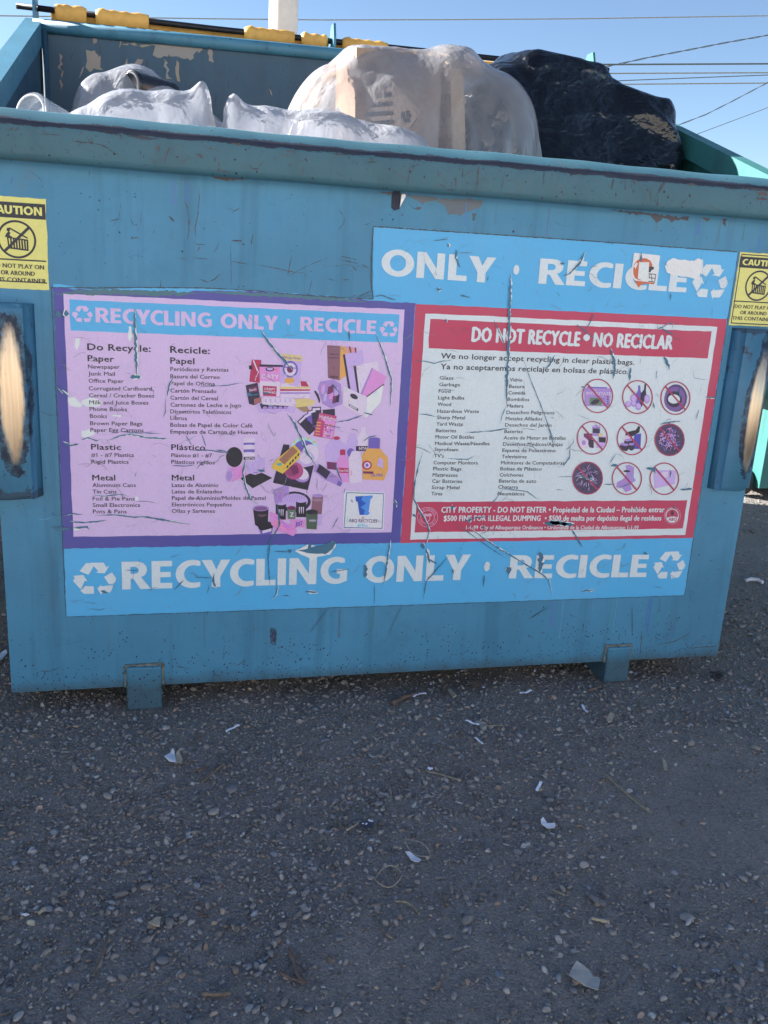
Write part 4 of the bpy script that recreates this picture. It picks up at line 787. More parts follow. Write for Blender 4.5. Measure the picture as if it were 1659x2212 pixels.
# seals at the two ends of the red foot band
K = Print()
ring('z3', 272, 1848, 90, 88, 4, -.0016, seen(205, 150, 175)); ring('z3', 272, 1848, 62, 60, 5, -.0016, seen(205, 150, 175))
for s, a0, a1 in (('CITY OF ALBUQUERQUE', 200, 340), ('NEW MEXICO', 160, 20)):
    for i, ch in enumerate(s):
        if ch == ' ': continue
        a = R(a0 + (a1 - a0) * i / (len(s) - 1)); x, y = 272 + 74 * math.cos(a), 1848 + 73 * math.sin(a) + 6; wr(ch, 'z3', (x - 4, y), (x + 5, y), 12, seen(205, 150, 175), .02, -.0017)
q('z3', [(250, 1820), (296, 1820), (294, 1870), (272, 1895), (252, 1870)], seen(205, 150, 175)); q('z3', [(256, 1828), (290, 1828), (288, 1866), (272, 1886), (258, 1866)], RED, -.0018); q('z3', [(250, 1840), (230, 1830), (252, 1815), (272, 1822), (294, 1812), (314, 1830), (296, 1842)], seen(205, 150, 175), -.0019)
tag(K.build('seal', M['print'], decal), kind='stuff'); K = Print(); ring('z4', 1098, 1835, 74, 76, 2.5, -.0016, seen(205, 140, 165)); K.px('z4', ellipse(1096, 1835, 58, 62, 26), -.0016, WHT); qe('z4', 1096, 1835, 51, 55, RED, -.0018)
q('z4', [(1048, 1855), (1052, 1880), (1075, 1895), (1115, 1895), (1140, 1880), (1145, 1850), (1110, 1842), (1075, 1845)], WHT, -.0020); wr('ABQ', 'z4', (1062, 1880), (1132, 1878), 26, RED, .04, -.0022); qe('z4', 1096, 1812, 14, 20, seen(70, 40, 60), -.0022)
for i, ch in enumerate('SOLID WASTE MANAGEMENT'):
    a = R(150 + 240 * i / 21); wr(ch if ch != ' ' else '-', 'z4', (1096 + 67 * math.cos(a) - 3, 1840 + 69 * math.sin(a)), (1096 + 67 * math.cos(a) + 4, 1840 + 69 * math.sin(a)), 9, seen(205, 140, 165), .01, -.0017)
tag(K.build('seal', M['print'], decal), kind='stuff')

# --- stickers stuck over the blue band
K = Print(); q('p7', [(592, 800), (605, 796), (795, 816), (800, 826), (768, 1030), (745, 1034), (600, 1015), (568, 972), (585, 860)], seen(212, 208, 222), -.0024)
OG = seen(190, 90, 50)
q('p7', [(586, 930), (592, 890), (615, 858), (655, 838), (690, 840), (722, 858), (738, 890), (735, 905), (700, 905), (700, 1000), (650, 1015), (625, 1010), (600, 995), (588, 965)], OG, -.0026)
q('p7', [(600, 1015), (755, 1034), (750, 1046), (700, 1040), (650, 1046), (630, 1072), (615, 1050)], OG, -.0026); q('p7', [(705, 905), (748, 905), (750, 925), (730, 935), (722, 952), (705, 950)], (.03, .025, .03), -.0028)
for a_, b_ in (((700, 960), (765, 968)), ((765, 968), (755, 1028)), ((755, 1028), (705, 1022)), ((708, 992), (760, 998)), ((728, 965), (735, 1025)), ((712, 960), (712, 1000))):
    V2, T2 = stroke([F(*mp('p7', [a_])[0]), F(*mp('p7', [b_])[0])], .0018, .05, taper=False); K.raw(V2, T2, -.0029, (.10, .10, .12))
q('p7', [(632, 870), (712, 870), (705, 1008), (650, 1012), (622, 1000)], seen(205, 205, 215), -.0032); q('p7', [(590, 900), (612, 872), (622, 880), (605, 925)], seen(215, 210, 215), -.0030)
K.build('helmet_sticker', M['print'], decal)
K = Print(); K.poly([jitter([F(*p) for p in mp('p7', [(862, 862), (905, 840), (960, 850), (1070, 862), (1105, 838), (1138, 850), (1138, 905), (1118, 960), (1112, 1005), (1080, 1003), (1020, 985), (960, 985), (900, 970), (850, 950), (838, 905)])], .0007, .006)], -.0024, seen(214, 208, 220))
K.build('torn_white_label', M['print'], decal)

# --- the two caution signs
def caution(nm, m, yy, right):
    w = .126 if right else .116
    K_ = Print()
    if not right:
        X0, X1 = F(-34, 700)[0] - .0, None
        # laid out from what shows: right edge and heights, full sign 0.205 wide
        zr = [F(*mp('cl', [p])[0])[1] for p in ((285, 133), (285, 262), (298, 525), (305, 700))]; xr = F(*mp('cl', [(292, 400)])[0])[0]
    else:
        zr = [F(*mp('cr', [p])[0])[1] for p in ((770, 170), (765, 282), (720, 530), (675, 700))]; xr = F(*mp('cr', [(722, 440)])[0])[0] + w
    xl = xr - w; zt, zh, zm, zb = zr; yk = -.0006
    K_.poly([jitter([(xl, zb), (xr, zb), (xr + .001, zt), (xl, zt)], .0005, .01)], yk, YEL)
    rim = [(xl + .004, zb + .004), (xr - .004, zb + .004), (xr - .004, zt - .004), (xl + .004, zt - .004)]; rin = [(xl + .0065, zb + .0065), (xr - .0065, zb + .0065), (xr - .0065, zt - .0065), (xl + .0065, zt - .0065)]
    if right: K_.poly([rim, rin], yk - .0002, BLK)
    K_.poly([[(xl + .002, zh), (xr - .0002, zh), (xr - .0002, zt - .010), (xl + .002, zt - .010)]], yk - .0003, BLK)
    K_.poly([[(xl + .003, zm), (xr - .003, zm), (xr - .003, zm + .0028), (xl + .003, zm + .0028)]], yk - .0003, BLK)
    if not right: K_.poly([[(xl + .003, zb + .013), (xr - .003, zb + .013), (xr - .003, zb + .0155), (xl + .003, zb + .0155)]], yk - .0003, BLK)
    def line(s, x0, x1, zb_, h, col, bold, heavy=False):
        if heavy:
            polys, wd = glyph_text(s)
            for poly in polys: K_.poly([[(x0 + q_[0] / wd * (x1 - x0), zb_ + q_[1] * h) for q_ in L] for L in poly], yk - .0006, col)
        else:
            V, T, wd = font_text(s, bold)
            for o_ in (-.0004, .0004): K_.raw([(x0 + a / wd * (x1 - x0) + o_, zb_ + b / .7 * h) for a, b in V], T, yk - .0006, col)
    hh = zt - .010 - zh; line('CAUTION', xl + .010, xr - .006, zh + hh * .24, hh * .54, YEL, 0, True)
    cx, cz, r = xl + w * .51, (zh + zm) / 2, min((zh - zm) * .45, w * .40)
    K_.poly([ellipse(cx, cz, r, r, 36), ellipse(cx, cz, r * .89, r * .89, 36)], yk - .0004, BLK)
    s = r / 1.0
    bx = lambda pts: [(cx + a * s, cz + b * s) for a, b in pts]
    for pts in ([(-.50, .12), (.58, .02), (.58, -.06), (-.45, .05)], [(-.35, .62), (.55, .14), (.58, .06), (.50, .08), (-.33, .52)], [(-.50, .12), (-.42, .14), (-.38, -.45), (-.45, -.48)], [(.5, .02), (.58, .02), (.58, -.50), (.50, -.50)], [(-.45, -.42), (.58, -.50), (.58, -.58), (-.45, -.50)],
                [(-.60, .10), (-.50, .30), (-.38, .40), (-.30, .32), (-.36, .20), (-.22, .12), (-.28, .06), (-.48, .08)]): K_.poly([bx(pts)], yk - .0005, BLK)
    for i in range(6): K_.poly([bx([(-.34 + .14 * i, .08 - .01 * i), (-.26 + .14 * i, .07 - .01 * i), (-.24 + .14 * i, -.5), (-.32 + .14 * i, -.5)])], yk - .0006, BLK)
    K_.poly([bx(ellipse(-.40, .48, .09, .10, 12))], yk - .0005, BLK)
    a = R(45 if not right else 45); c_, s_ = math.cos(a) * .95, math.sin(a) * .95
    K_.poly([bx([(-c_ + .05, -s_ - .05), (c_ + .05, s_ - .05), (c_ - .05, s_ + .05), (-c_ - .05, -s_ + .05)])], yk - .0008, BLK)
    g = zm - zb; cap = g * (.155 if not right else .155)
    for k, (s__, a, b) in enumerate((('DO NOT PLAY ON', .004, .004), ('OR AROUND', .022, .022), ('THIS CONTAINER', .002, .001))):
        line(s__, xl + a + .004, xr - b - .004, zm - g * (.27 + .245 * k), cap, BLK, .03)
    o = K_.build('caution_sign', M['print'], dumpster); tag(o, 'yellow caution sign at the ' + ('right' if right else 'left') + ' end of the front'); return o
caution('cl', 'cl', 0, False); caution('cr', 'cr', 0, True)

# --- tears, scratches and peeled spots, one by one where the photograph shows them
S_ = Print(); W_ = Print()
def px2m(m): return MAPS[m][2] * .00104
def tear(m, pts, w, edge=0.0, col=None, y=-.0040):
    P = [F(*p) for p in mp(m, pts)]; ww = w * px2m(m) * .85; edge *= .32
    if edge:
        V2, T2 = stroke([(x + .0012, z) for x, z in P], ww + edge * px2m(m), .25); W_.raw(V2, T2, y + .0004, seen(205, 210, 225))
    V2, T2 = stroke(P, ww, .22); S_.raw(V2, T2, y, col or TEALM)
DT = seen(38, 70, 90); DTT = (.035, .06, .08)
T3 = [([(975, 0), (985, 60), (978, 200), (970, 400), (962, 600), (955, 870)], 26, 6), ([(955, 870), (920, 960), (900, 1040)], 9, 0), ([(845, 130), (900, 250), (955, 390)], 9, 0), ([(1100, 470), (1160, 640), (1250, 860), (1330, 1080), (1385, 1225)], 8, 0),
      ([(600, 1112), (720, 1105), (840, 1095), (990, 1070)], 11, 4), ([(135, 482), (240, 490), (330, 508), (400, 490), (490, 480)], 8, 0), ([(190, 950), (260, 952), (350, 975)], 7, 0), ([(140, 1232), (210, 1245), (300, 1290)], 8, 0),
      ([(440, 1335), (530, 1342), (620, 1345), (690, 1310)], 8, 3), ([(230, 1270), (190, 1400), (155, 1560), (150, 1690), (200, 1790), (250, 1870), (285, 1960), (262, 2060), (225, 2110)], 13, 8), ([(920, 1605), (1040, 1610), (1140, 1625), (1240, 1700)], 8, 0),
      ([(920, 1605), (870, 1680), (780, 1780)], 9, 0), ([(500, 1900), (640, 1990), (780, 2090), (960, 2210)], 8, 0), ([(1510, 1250), (1505, 1330), (1450, 1400)], 8, 0), ([(1380, 440), (1330, 520), (1290, 560)], 16, 4), ([(430, 120), (435, 155)], 18, 5),
      ([(480, 1740), (490, 1790)], 26, 8), ([(560, 1890), (700, 1850), (820, 1840)], 9, 0), ([(640, 1850), (632, 1900)], 30, 6), ([(755, 1920), (762, 1960)], 26, 6), ([(1280, 1900), (1400, 1895), (1520, 1920)], 46, 8), ([(1240, 2150), (1270, 2212)], 34, 10)]
for p, w, e in T3: tear('z3', p, w, e)
T1 = [([(682, 180), (686, 400), (700, 730)], 22, 10), ([(650, 730), (735, 725)], 30, 6), ([(1000, 735), (970, 780), (945, 890)], 11, 2), ([(1200, 812), (1330, 805), (1430, 800), (1570, 775)], 6, 0), ([(40, 800), (100, 850), (150, 885)], 18, 6), ([(250, 1240), (310, 1225), (370, 1250), (405, 1235)], 11, 8),
      ([(460, 1252), (560, 1210), (660, 1195), (780, 1225), (990, 1235)], 12, 10), ([(550, 1175), (700, 1185), (900, 1190)], 6, 0), ([(95, 1250), (160, 1290), (230, 1275)], 14, 3), ([(1150, 1330), (1280, 1325), (1440, 1350)], 9, 0), ([(985, 1450), (1100, 1455), (1175, 1445)], 6, 0),
      ([(340, 1690), (440, 1700), (560, 1685), (640, 1700)], 8, 6), ([(365, 1855), (520, 1850), (680, 1870), (760, 1865), (900, 1890), (1140, 1930)], 12, 4), ([(0, 1845), (60, 1855)], 12, 0), ([(90, 1860), (180, 1840), (265, 1852)], 8, 2), ([(140, 1905), (280, 1915), (460, 1895)], 11, 4), ([(190, 1955), (300, 1950), (310, 1975)], 16, 6),
      ([(0, 1950), (60, 1965), (160, 1960)], 30, 0), ([(700, 1500), (680, 1545)], 5, 0), ([(1225, 1190), (1265, 1300)], 6, 0), ([(1090, 1190), (1150, 1290)], 6, 0), ([(130, 190), (125, 240)], 60, 10), ([(40, 210), (100, 225)], 60, 0)]
for p, w, e in T1: tear('z1', p, w, e)
T2_ = [([(365, 0), (430, 100), (520, 210), (620, 320)], 17, 8), ([(1085, 0), (1088, 90)], 16, 0), ([(1305, 30), (1350, 150), (1400, 300), (1430, 400), (1420, 620)], 13, 12), ([(580, 675), (640, 760), (700, 890), (740, 1000), (820, 1100)], 16, 14), ([(245, 1040), (220, 1160), (240, 1270), (280, 1380), (340, 1415)], 14, 6),
       ([(500, 1400), (510, 1500), (515, 1590), (440, 1720), (428, 1860)], 15, 0), ([(970, 750), (1080, 735), (1200, 690)], 9, 0), ([(910, 775), (1020, 795)], 8, 0), ([(250, 510), (300, 530), (350, 520)], 22, 0), ([(380, 510), (445, 515)], 24, 0), ([(1200, 905), (1250, 870), (1310, 860)], 10, 0), ([(970, 1090), (1000, 1170), (1025, 1230)], 12, 0),
       ([(340, 1140), (400, 1150)], 18, 0), ([(0, 975), (60, 982), (110, 1005)], 10, 0), ([(1052, 1285), (1045, 1330)], 10, 0), ([(998, 1520), (945, 1620)], 6, 0), ([(1550, 640), (1490, 720)], 5, 0), ([(940, 430), (1010, 510)], 12, 0), ([(1600, 1500), (1630, 1515)], 30, 0), ([(590, 1790), (620, 1800)], 44, 0), ([(1450, 1380), (1470, 1440)], 26, 8), ([(1200, 670), (1280, 690)], 9, 0)]
for p, w, e in T2_: tear('z2', p, w, e)
T4 = [([(415, 75), (380, 150), (335, 225)], 9, 0), ([(260, 170), (320, 215), (410, 290)], 14, 0), ([(960, 170), (965, 205), (1010, 195), (1060, 160), (1100, 165), (1090, 210)], 10, 3), ([(1000, 200), (1060, 240), (1120, 262)], 14, 0), ([(555, 375), (585, 470), (592, 560), (575, 650)], 26, 8), ([(730, 545), (720, 660)], 30, 8), ([(1020, 450), (1060, 530), (1070, 565)], 24, 4),
      ([(820, 340), (780, 320)], 14, 0), ([(300, 710), (330, 715)], 16, 0), ([(985, 1040), (1080, 1020), (1165, 1010)], 16, 3), ([(1380, 805), (1465, 808)], 18, 4), ([(1325, 910), (1300, 1000)], 10, 3), ([(925, 840), (938, 900)], 16, 0), ([(870, 1420), (930, 1430), (950, 1465)], 34, 6), ([(1080, 1440), (1075, 1505)], 18, 4), ([(1160, 1605), (1270, 1603)], 24, 5), ([(560, 1395), (620, 1400)], 30, 5),
      ([(205, 1220), (200, 1320), (140, 1410)], 9, 0), ([(100, 1497), (240, 1492)], 6, 0), ([(0, 1000), (60, 1220)], 9, 0), ([(255, 1490), (330, 1500), (420, 1530)], 18, 4), ([(500, 1562), (600, 1560)], 7, 0), ([(610, 1600), (740, 1550)], 6, 0), ([(605, 1290), (545, 1385)], 7, 0), ([(960, 565), (950, 650)], 6, 0), ([(0, 1888), (110, 1900), (240, 1905)], 44, 5), ([(215, 1960), (270, 2030), (305, 2110)], 10, 0), ([(1110, 1740), (1105, 1780)], 30, 0, ),
      ([(1275, 570), (1280, 635), (1360, 650), (1400, 650)], 4, 0), ([(420, 1030), (460, 1100)], 7, 0), ([(1290, 1450), (1350, 1470)], 12, 0), ([(1440, 30), (1436, 100)], 6, 0), ([(1150, 720), (1160, 810)], 20, 0)]
for p, w, e in T4: tear('z4', p, w, e)
T5 = [([(620, 345), (668, 295)], 6, 0), ([(720, 282), (815, 285)], 5, 0), ([(820, 260), (815, 300), (830, 340)], 11, 3), ([(1140, 320), (1130, 370), (1105, 395)], 6, 4), ([(1280, 355), (1340, 358)], 14, 12), ([(1160, 376), (1200, 372)], 6, 6), ([(1580, 215), (1578, 285)], 24, 5), ([(1405, 255), (1500, 240)], 5, 0), ([(375, 247), (440, 248)], 4, 0), ([(1120, 152), (1200, 155)], 5, 0), ([(250, 350), (290, 360)], 16, 0),
      ([(1088, 130), (1092, 220), (1100, 320)], 6, 0), ([(1300, 560), (1350, 500), (1400, 430)], 6, 0), ([(600, 185), (650, 165)], 4, 0)]
for p, w, e in T5: tear('z5', p, w, e)
W_.poly([jitter([F(*p) for p in mp('z5', [(1225, 152), (1290, 118), (1345, 128), (1425, 98), (1432, 125), (1400, 168), (1345, 178), (1315, 195)])], .0006, .006)], -.0036, seen(215, 220, 232))
S_.poly([jitter([F(*p) for p in mp('z5', [(1240, 148), (1290, 140), (1296, 108), (1310, 112), (1308, 130), (1360, 122), (1440, 95), (1415, 140), (1375, 165), (1300, 162)])], .0006, .006)], -.0041, TEALM)
T6 = [([(110, 90), (95, 190), (75, 320)], 9, 4), ([(30, 320), (28, 415)], 5, 0), ([(270, 110), (275, 140)], 20, 10), ([(290, 140), (300, 175), (305, 210)], 18, 6), ([(300, 190), (345, 215)], 9, 0), ([(405, 172), (290, 300), (275, 390)], 7, 0), ([(500, 30), (640, 130), (760, 200), (860, 260), (905, 295), (920, 370)], 8, 3), ([(700, 230), (705, 262)], 30, 6), ([(865, 155), (860, 255)], 36, 6),
      ([(1065, 352), (1135, 346)], 8, 10), ([(1380, 155), (1400, 170)], 14, 0), ([(1020, 40), (1072, 130)], 8, 0), ([(420, 240), (425, 265)], 10, 0), ([(170, 420), (130, 500), (100, 574)], 4, 0), ([(910, 428), (805, 495)], 4, 0), ([(1605, 330), (1625, 410)], 4, 0), ([(1325, 415), (1325, 574)], 3, 0), ([(580, 270), (575, 330)], 8, 0)]
for p, w, e in T6: tear('z6', p, w, e)
TT = [([(622, 235), (618, 330), (612, 460)], 10, 3), ([(405, 135), (400, 170), (420, 208)], 9, 0), ([(920, 145), (900, 190), (860, 230), (835, 245)], 10, 4), ([(818, 193), (840, 190)], 12, 0), ([(370, 110), (372, 128)], 8, 4), ([(0, 330), (65, 318)], 5, 0), ([(75, 325), (100, 318), (160, 340)], 6, 0), ([(310, 100), (370, 94)], 4, 0), ([(325, 296), (340, 296)], 16, 14), ([(1265, 310), (1262, 340)], 8, 0), ([(1145, 145), (1143, 185)], 8, 0),
      ([(1028, 98), (1030, 118)], 9, 0), ([(864, 88), (866, 100)], 8, 0), ([(420, 318), (460, 328)], 6, 0), ([(530, 240), (528, 262)], 8, 0), ([(590, 268), (592, 275)], 6, 0)]
for p, w, e in TT: tear('top', p, w, e)
# outline left where the vinyl was cut away, upper left
for p in ([(806, 490), (803, 540), (801, 600), (806, 646)], [(806, 489), (950, 499), (1100, 509), (1250, 519), (1400, 530), (1592, 544)]):
    V2, T2 = stroke([F(*a) for a in p], .0022, .2, taper=False); S_.raw(V2, T2, -.0014, DTT)
V2, T2 = stroke([F(*a) for a in ((803, 646), (740, 643), (700, 640), (650, 637), (600, 632), (560, 629), (500, 625), (430, 622), (300, 621), (200, 622), (110, 621))], .0018, .25, taper=False); S_.raw(V2, T2, -.0014, DTT)
V2, T2 = stroke([F(*a) for a in ((795, 652), (700, 645), (600, 638), (500, 633), (430, 630))], .007, .2); S_.raw(V2, T2, -.0013, seen(60, 105, 115))
V2, T2 = stroke([F(*a) for a in ((430, 634), (350, 634), (250, 630), (160, 632), (118, 634))], .010, .08); S_.raw(V2, T2, -.0013, seen(62, 100, 110))
for a in ((141, 1331), (137, 1186)): pass
V2, T2 = stroke([(LX0 - .0006, Z_DB), (LX0 - .0006, Z_RT)], .0012, .3, taper=False); S_.raw(V2, T2, -.0014, DTT)
V2, T2 = stroke([(LX0, Z_DB - .0006), (LX1, Z_DB - .0006)], .0012, .3, taper=False); S_.raw(V2, T2, -.0014, DTT)
V2, T2 = stroke([(LX1 + .0006, Z_DB), (LX1 + .0006, Z_DT)], .0012, .3, taper=False); S_.raw(V2, T2, -.0014, DTT)
# white peeled patches on the lilac side
for m, L in (('z1', [(135, 900), (200, 895), (255, 960), (245, 985), (150, 965)]), ('z1', [(255, 920), (320, 895), (420, 930), (400, 970), (290, 975), (250, 950)]), ('z1', [(200, 420), (240, 415), (235, 470), (215, 520), (190, 480)]), ('z1', [(250, 1170), (320, 1160), (365, 1190), (300, 1220), (255, 1225)]),
             ('z1', [(640, 320), (655, 320), (662, 400), (640, 445), (628, 400)]), ('z1', [(498, 1042), (572, 1038), (575, 1060), (500, 1052)]), ('z1', [(690, 1700), (720, 1710), (715, 1735), (685, 1738)]), ('z1', [(185, 1965), (240, 1955), (235, 1975), (190, 1985)])):
    W_.poly([jitter([F(*p) for p in mp(m, L)], .0006, .005)], -.0014, seen(205, 205, 225))
# fine crazing and scuffs over the notice
for i in range(240):
    x = random.uniform(LX0, LX1); z = random.uniform(Z_DB, Z_RT + .02 if x < .75 else Z_DT); a = random.gauss(0, .35) if random.random() < .7 else random.uniform(0, 3.14); l = random.uniform(.008, .05)
    P = [(x, z)]
    for k in range(3): a += random.gauss(0, .5); P.append((P[-1][0] + math.cos(a) * l / 3, P[-1][1] + math.sin(a) * l / 3))
    if all(LX0 < p[0] < LX1 and Z_DB < p[1] < (Z_RT if p[0] < .76 else Z_DT) for p in P):
        V2, T2 = stroke(P, random.choice([.0005, .0006, .0008, .0012]), .25); (S_ if random.random() < .85 else W_).raw(V2, T2, -.0037, random.choice([(.16, .17, .22), (.22, .21, .26), (.10, .13, .17), (.28, .28, .33)]))
tag(S_.build('tear', M['print_clean'], decal), kind='stuff'); tag(W_.build('torn_paper_edge', M['print_clean'], decal), kind='stuff')
# scratches through the enamel of the front and the lip
S_ = Print(); SC1 = (.035, .045, .065); SC2 = (.085, .065, .065)
for p, w in (([(45, 490), (75, 540), (92, 640), (90, 760), (75, 830)], 7), ([(160, 400), (178, 460), (165, 600), (140, 720), (150, 800)], 7), ([(435, 992), (585, 1020)], 6), ([(650, 1022), (800, 1050), (920, 1075), (1040, 1090)], 6), ([(932, 935), (895, 1120)], 6), ([(895, 1120), (1000, 1060), (1120, 1005), (1240, 960)], 4),
             ([(1300, 975), (1475, 1012)], 6), ([(1325, 950), (1465, 980)], 6), ([(440, 825), (520, 825), (480, 850)], 14), ([(600, 865), (612, 770)], 8), ([(520, 850), (550, 860)], 10), ([(1095, 1145), (1065, 1275)], 6), ([(165, 1128), (240, 1165), (300, 1140), (355, 1090)], 6), ([(1220, 1135), (1285, 1152)], 5), ([(1340, 1145), (1400, 1143)], 5),
             ([(1310, 560), (1362, 640), (1355, 690), (1320, 720), (1325, 745)], 4), ([(430, 835), (440, 1200)], 3), ([(120, 965), (250, 975)], 6), ([(140, 850), (230, 858)], 6), ([(0, 965), (100, 980)], 5), ([(1460, 1285), (1580, 1235)], 6), ([(1425, 1282), (1460, 1262)], 5), ([(1425, 1035), (1465, 1075)], 9), ([(1505, 1020), (1560, 1050)], 12), ([(1160, 1060), (1260, 1030), (1380, 1020), (1560, 1050)], 3), ([(405, 555), (460, 585), (510, 555)], 5), ([(1080, 1072), (1098, 1080)], 8), ([(1045, 1095), (1048, 1125)], 10), ([(185, 870), (160, 915)], 8), ([(1525, 695), (1570, 683)], 8)):
    P = [F(*a) for a in mp('p5', p)]; V2, T2 = stroke(P, w * px2m('p5') * .8, .35); S_.raw(V2, T2, -.0006, random.choice([SC1, SC2]))
for p, w in (([(1030, 1112), (1135, 1092)], 5), ([(1215, 1065), (1245, 1160)], 6), ([(1320, 1030), (1310, 1150), (1275, 1220)], 6), ([(270, 635), (410, 752)], 3), ([(1210, 1282), (1300, 1262)], 5), ([(1225, 885), (1260, 892)], 6), ([(1575, 1070), (1625, 1120)], 30), ([(1600, 1180), (1605, 1260)], 7), ([(1580, 1250), (1605, 1285)], 16), ([(1430, 1235), (1445, 1200)], 8), ([(115, 705), (100, 770)], 12)):
    P = [F(*a) for a in mp('p4', p)]; V2, T2 = stroke(P, w * px2m('p4') * .8, .35); S_.raw(V2, T2, -.0006, random.choice([SC1, SC2, seen(70, 90, 130)]))
for m, p, w in (('lf', [(340, 190), (360, 155), (450, 135), (570, 118)], 4), ('lf', [(1150, 285), (1245, 308)], 7), ('lf', [(1395, 380), (1400, 315)], 5), ('lf', [(1455, 245), (1465, 165)], 7), ('lf', [(1030, 255), (1065, 228)], 12), ('lf', [(540, 390), (680, 390)], 5), ('lf', [(1395, 345), (1440, 350)], 6), ('lf', [(275, 370), (305, 320)], 6),
                ('rf', [(985, 218), (1060, 205), (1170, 145)], 6), ('rf', [(1140, 265), (1150, 248), (1220, 240), (1335, 233)], 6), ('rf', [(890, 248), (985, 215)], 4), ('rf', [(210, 148), (240, 148)], 5), ('rf', [(135, 60), (230, 0)], 4), ('rf', [(790, 0), (793, 170)], 3), ('rf', [(950, 120), (960, 80)], 6), ('rf', [(855, 130), (840, 300)], 7), ('rf', [(1220, 45), (1222, 60)], 10), ('rf', [(480, 85), (478, 120)], 10)):
    P = [F(*a) for a in mp(m, p)]; V2, T2 = stroke(P, w * px2m(m) * .8, .35); S_.raw(V2, T2, -.0006, random.choice([SC1, SC2, tuple(v * .55 for v in TEAL)]))
for px0, px1 in (((583, 1355), (590, 1390)),): 
    for k in range(5): V2, T2 = stroke([F(584 + k * 3, 1354 + k), F(585 + k * 2.5, 1392)], .003, .3); S_.raw(V2, T2, -.0006 - k * .0001, (.02, .035, .10))
for i in range(170):      # nicks and hairline scratches over the whole front
    x = random.uniform(.01, 1.82); z = random.uniform(ZB + .01, 1.19)
    if LX0 - .01 < x < LX1 + .01 and Z_DB - .01 < z < (Z_RT if x < .77 else Z_DT) + .012: continue
    a = random.gauss(0, .5) if random.random() < .6 else random.uniform(0, 3.14); l = random.choice([.004, .008, .015, .03, .05]); P = [(x, z), (x + l * .5 * math.cos(a), z + l * .5 * math.sin(a)), (x + l * math.cos(a + .2), z + l * math.sin(a + .2))]
    if any(not (.003 < p[0] < 1.826 and ZB + .003 < p[1] < 1.2) for p in P): continue
    V2, T2 = stroke(P, random.choice([.0005, .0007, .001, .0016]), .3); S_.raw(V2, T2, -.0004, random.choice([SC1, SC1, tuple(v * .55 for v in TEAL), tuple(min(.8, v * 1.5) for v in TEAL)]))
for i in range(330):      # pocks near the foot of the panel
    x = random.uniform(.01, 1.82); z = ZB + .004 + abs(random.gauss(0, .085)); z = min(z, .24); r = random.choice([.0005, .0006, .0008, .001, .0015]); S_.poly([[(x + r * random.uniform(.5, 1.3) * math.cos(a), z + r * random.uniform(.5, 1.3) * math.sin(a)) for a in [k * 1.047 for k in range(6)]]], -.0005, random.choice([SC1, SC2, (.05, .04, .05)]))
tag(S_.build('scratch', M['print_clean'], dumpster), kind='stuff')
# rust and grime shapes under the lip
S_ = Print()
for i in range(26):       # dried drips with rounded heads
    lowp = random.random() < .65; x = random.uniform(.15, 1.8); zt_ = Z_DB - .006 if lowp else 1.195; L_ = random.uniform(.03, .13) if lowp else random.uniform(.02, .06); w_ = random.uniform(.002, .0055); c_ = tuple(v * random.choice([.68, .75, .82, 1.18]) for v in TEAL)
    if lowp and x > LX1: continue
    n_ = 8; Lp = [(x - w_ / 2 * (1 + .2 * math.sin(k * 2.1 + i)), zt_ - L_ * k / n_) for k in range(n_ + 1)]; hd = [(x + w_ * .85 * math.cos(R(a)), zt_ - L_ - w_ * .8 + w_ * 1.3 * math.sin(R(a))) for a in range(150, 391, 30)]; Rp = [(x + w_ / 2 * (1 + .2 * math.sin(k * 1.7 + i)), zt_ - L_ * k / n_) for k in range(n_, -1, -1)]
    S_.poly([Lp + hd + Rp], -.0003, c_)
tag(S_.build('drip_mark', M['print_clean'], dumpster), kind='stuff')
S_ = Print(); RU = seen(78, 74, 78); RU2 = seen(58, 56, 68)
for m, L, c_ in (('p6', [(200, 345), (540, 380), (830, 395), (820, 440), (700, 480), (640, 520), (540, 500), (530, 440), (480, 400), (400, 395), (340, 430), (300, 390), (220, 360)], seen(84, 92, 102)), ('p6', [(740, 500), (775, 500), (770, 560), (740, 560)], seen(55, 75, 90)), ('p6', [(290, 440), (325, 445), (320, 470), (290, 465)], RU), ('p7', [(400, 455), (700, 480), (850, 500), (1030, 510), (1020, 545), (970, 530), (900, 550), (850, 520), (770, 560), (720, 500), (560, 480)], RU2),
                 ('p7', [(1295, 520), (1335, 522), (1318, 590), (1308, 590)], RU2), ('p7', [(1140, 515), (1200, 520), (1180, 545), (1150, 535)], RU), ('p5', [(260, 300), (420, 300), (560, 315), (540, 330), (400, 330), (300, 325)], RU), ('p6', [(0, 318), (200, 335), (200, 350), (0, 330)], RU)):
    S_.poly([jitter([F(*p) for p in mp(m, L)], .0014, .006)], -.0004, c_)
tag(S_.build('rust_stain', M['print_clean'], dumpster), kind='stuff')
S_ = Print(); yl = -.0536
def FL(px, py): return F(px, py, yl)
def ylip(z): return -.0536 + (0.0014 if z < 1.262 else .0) - .0006
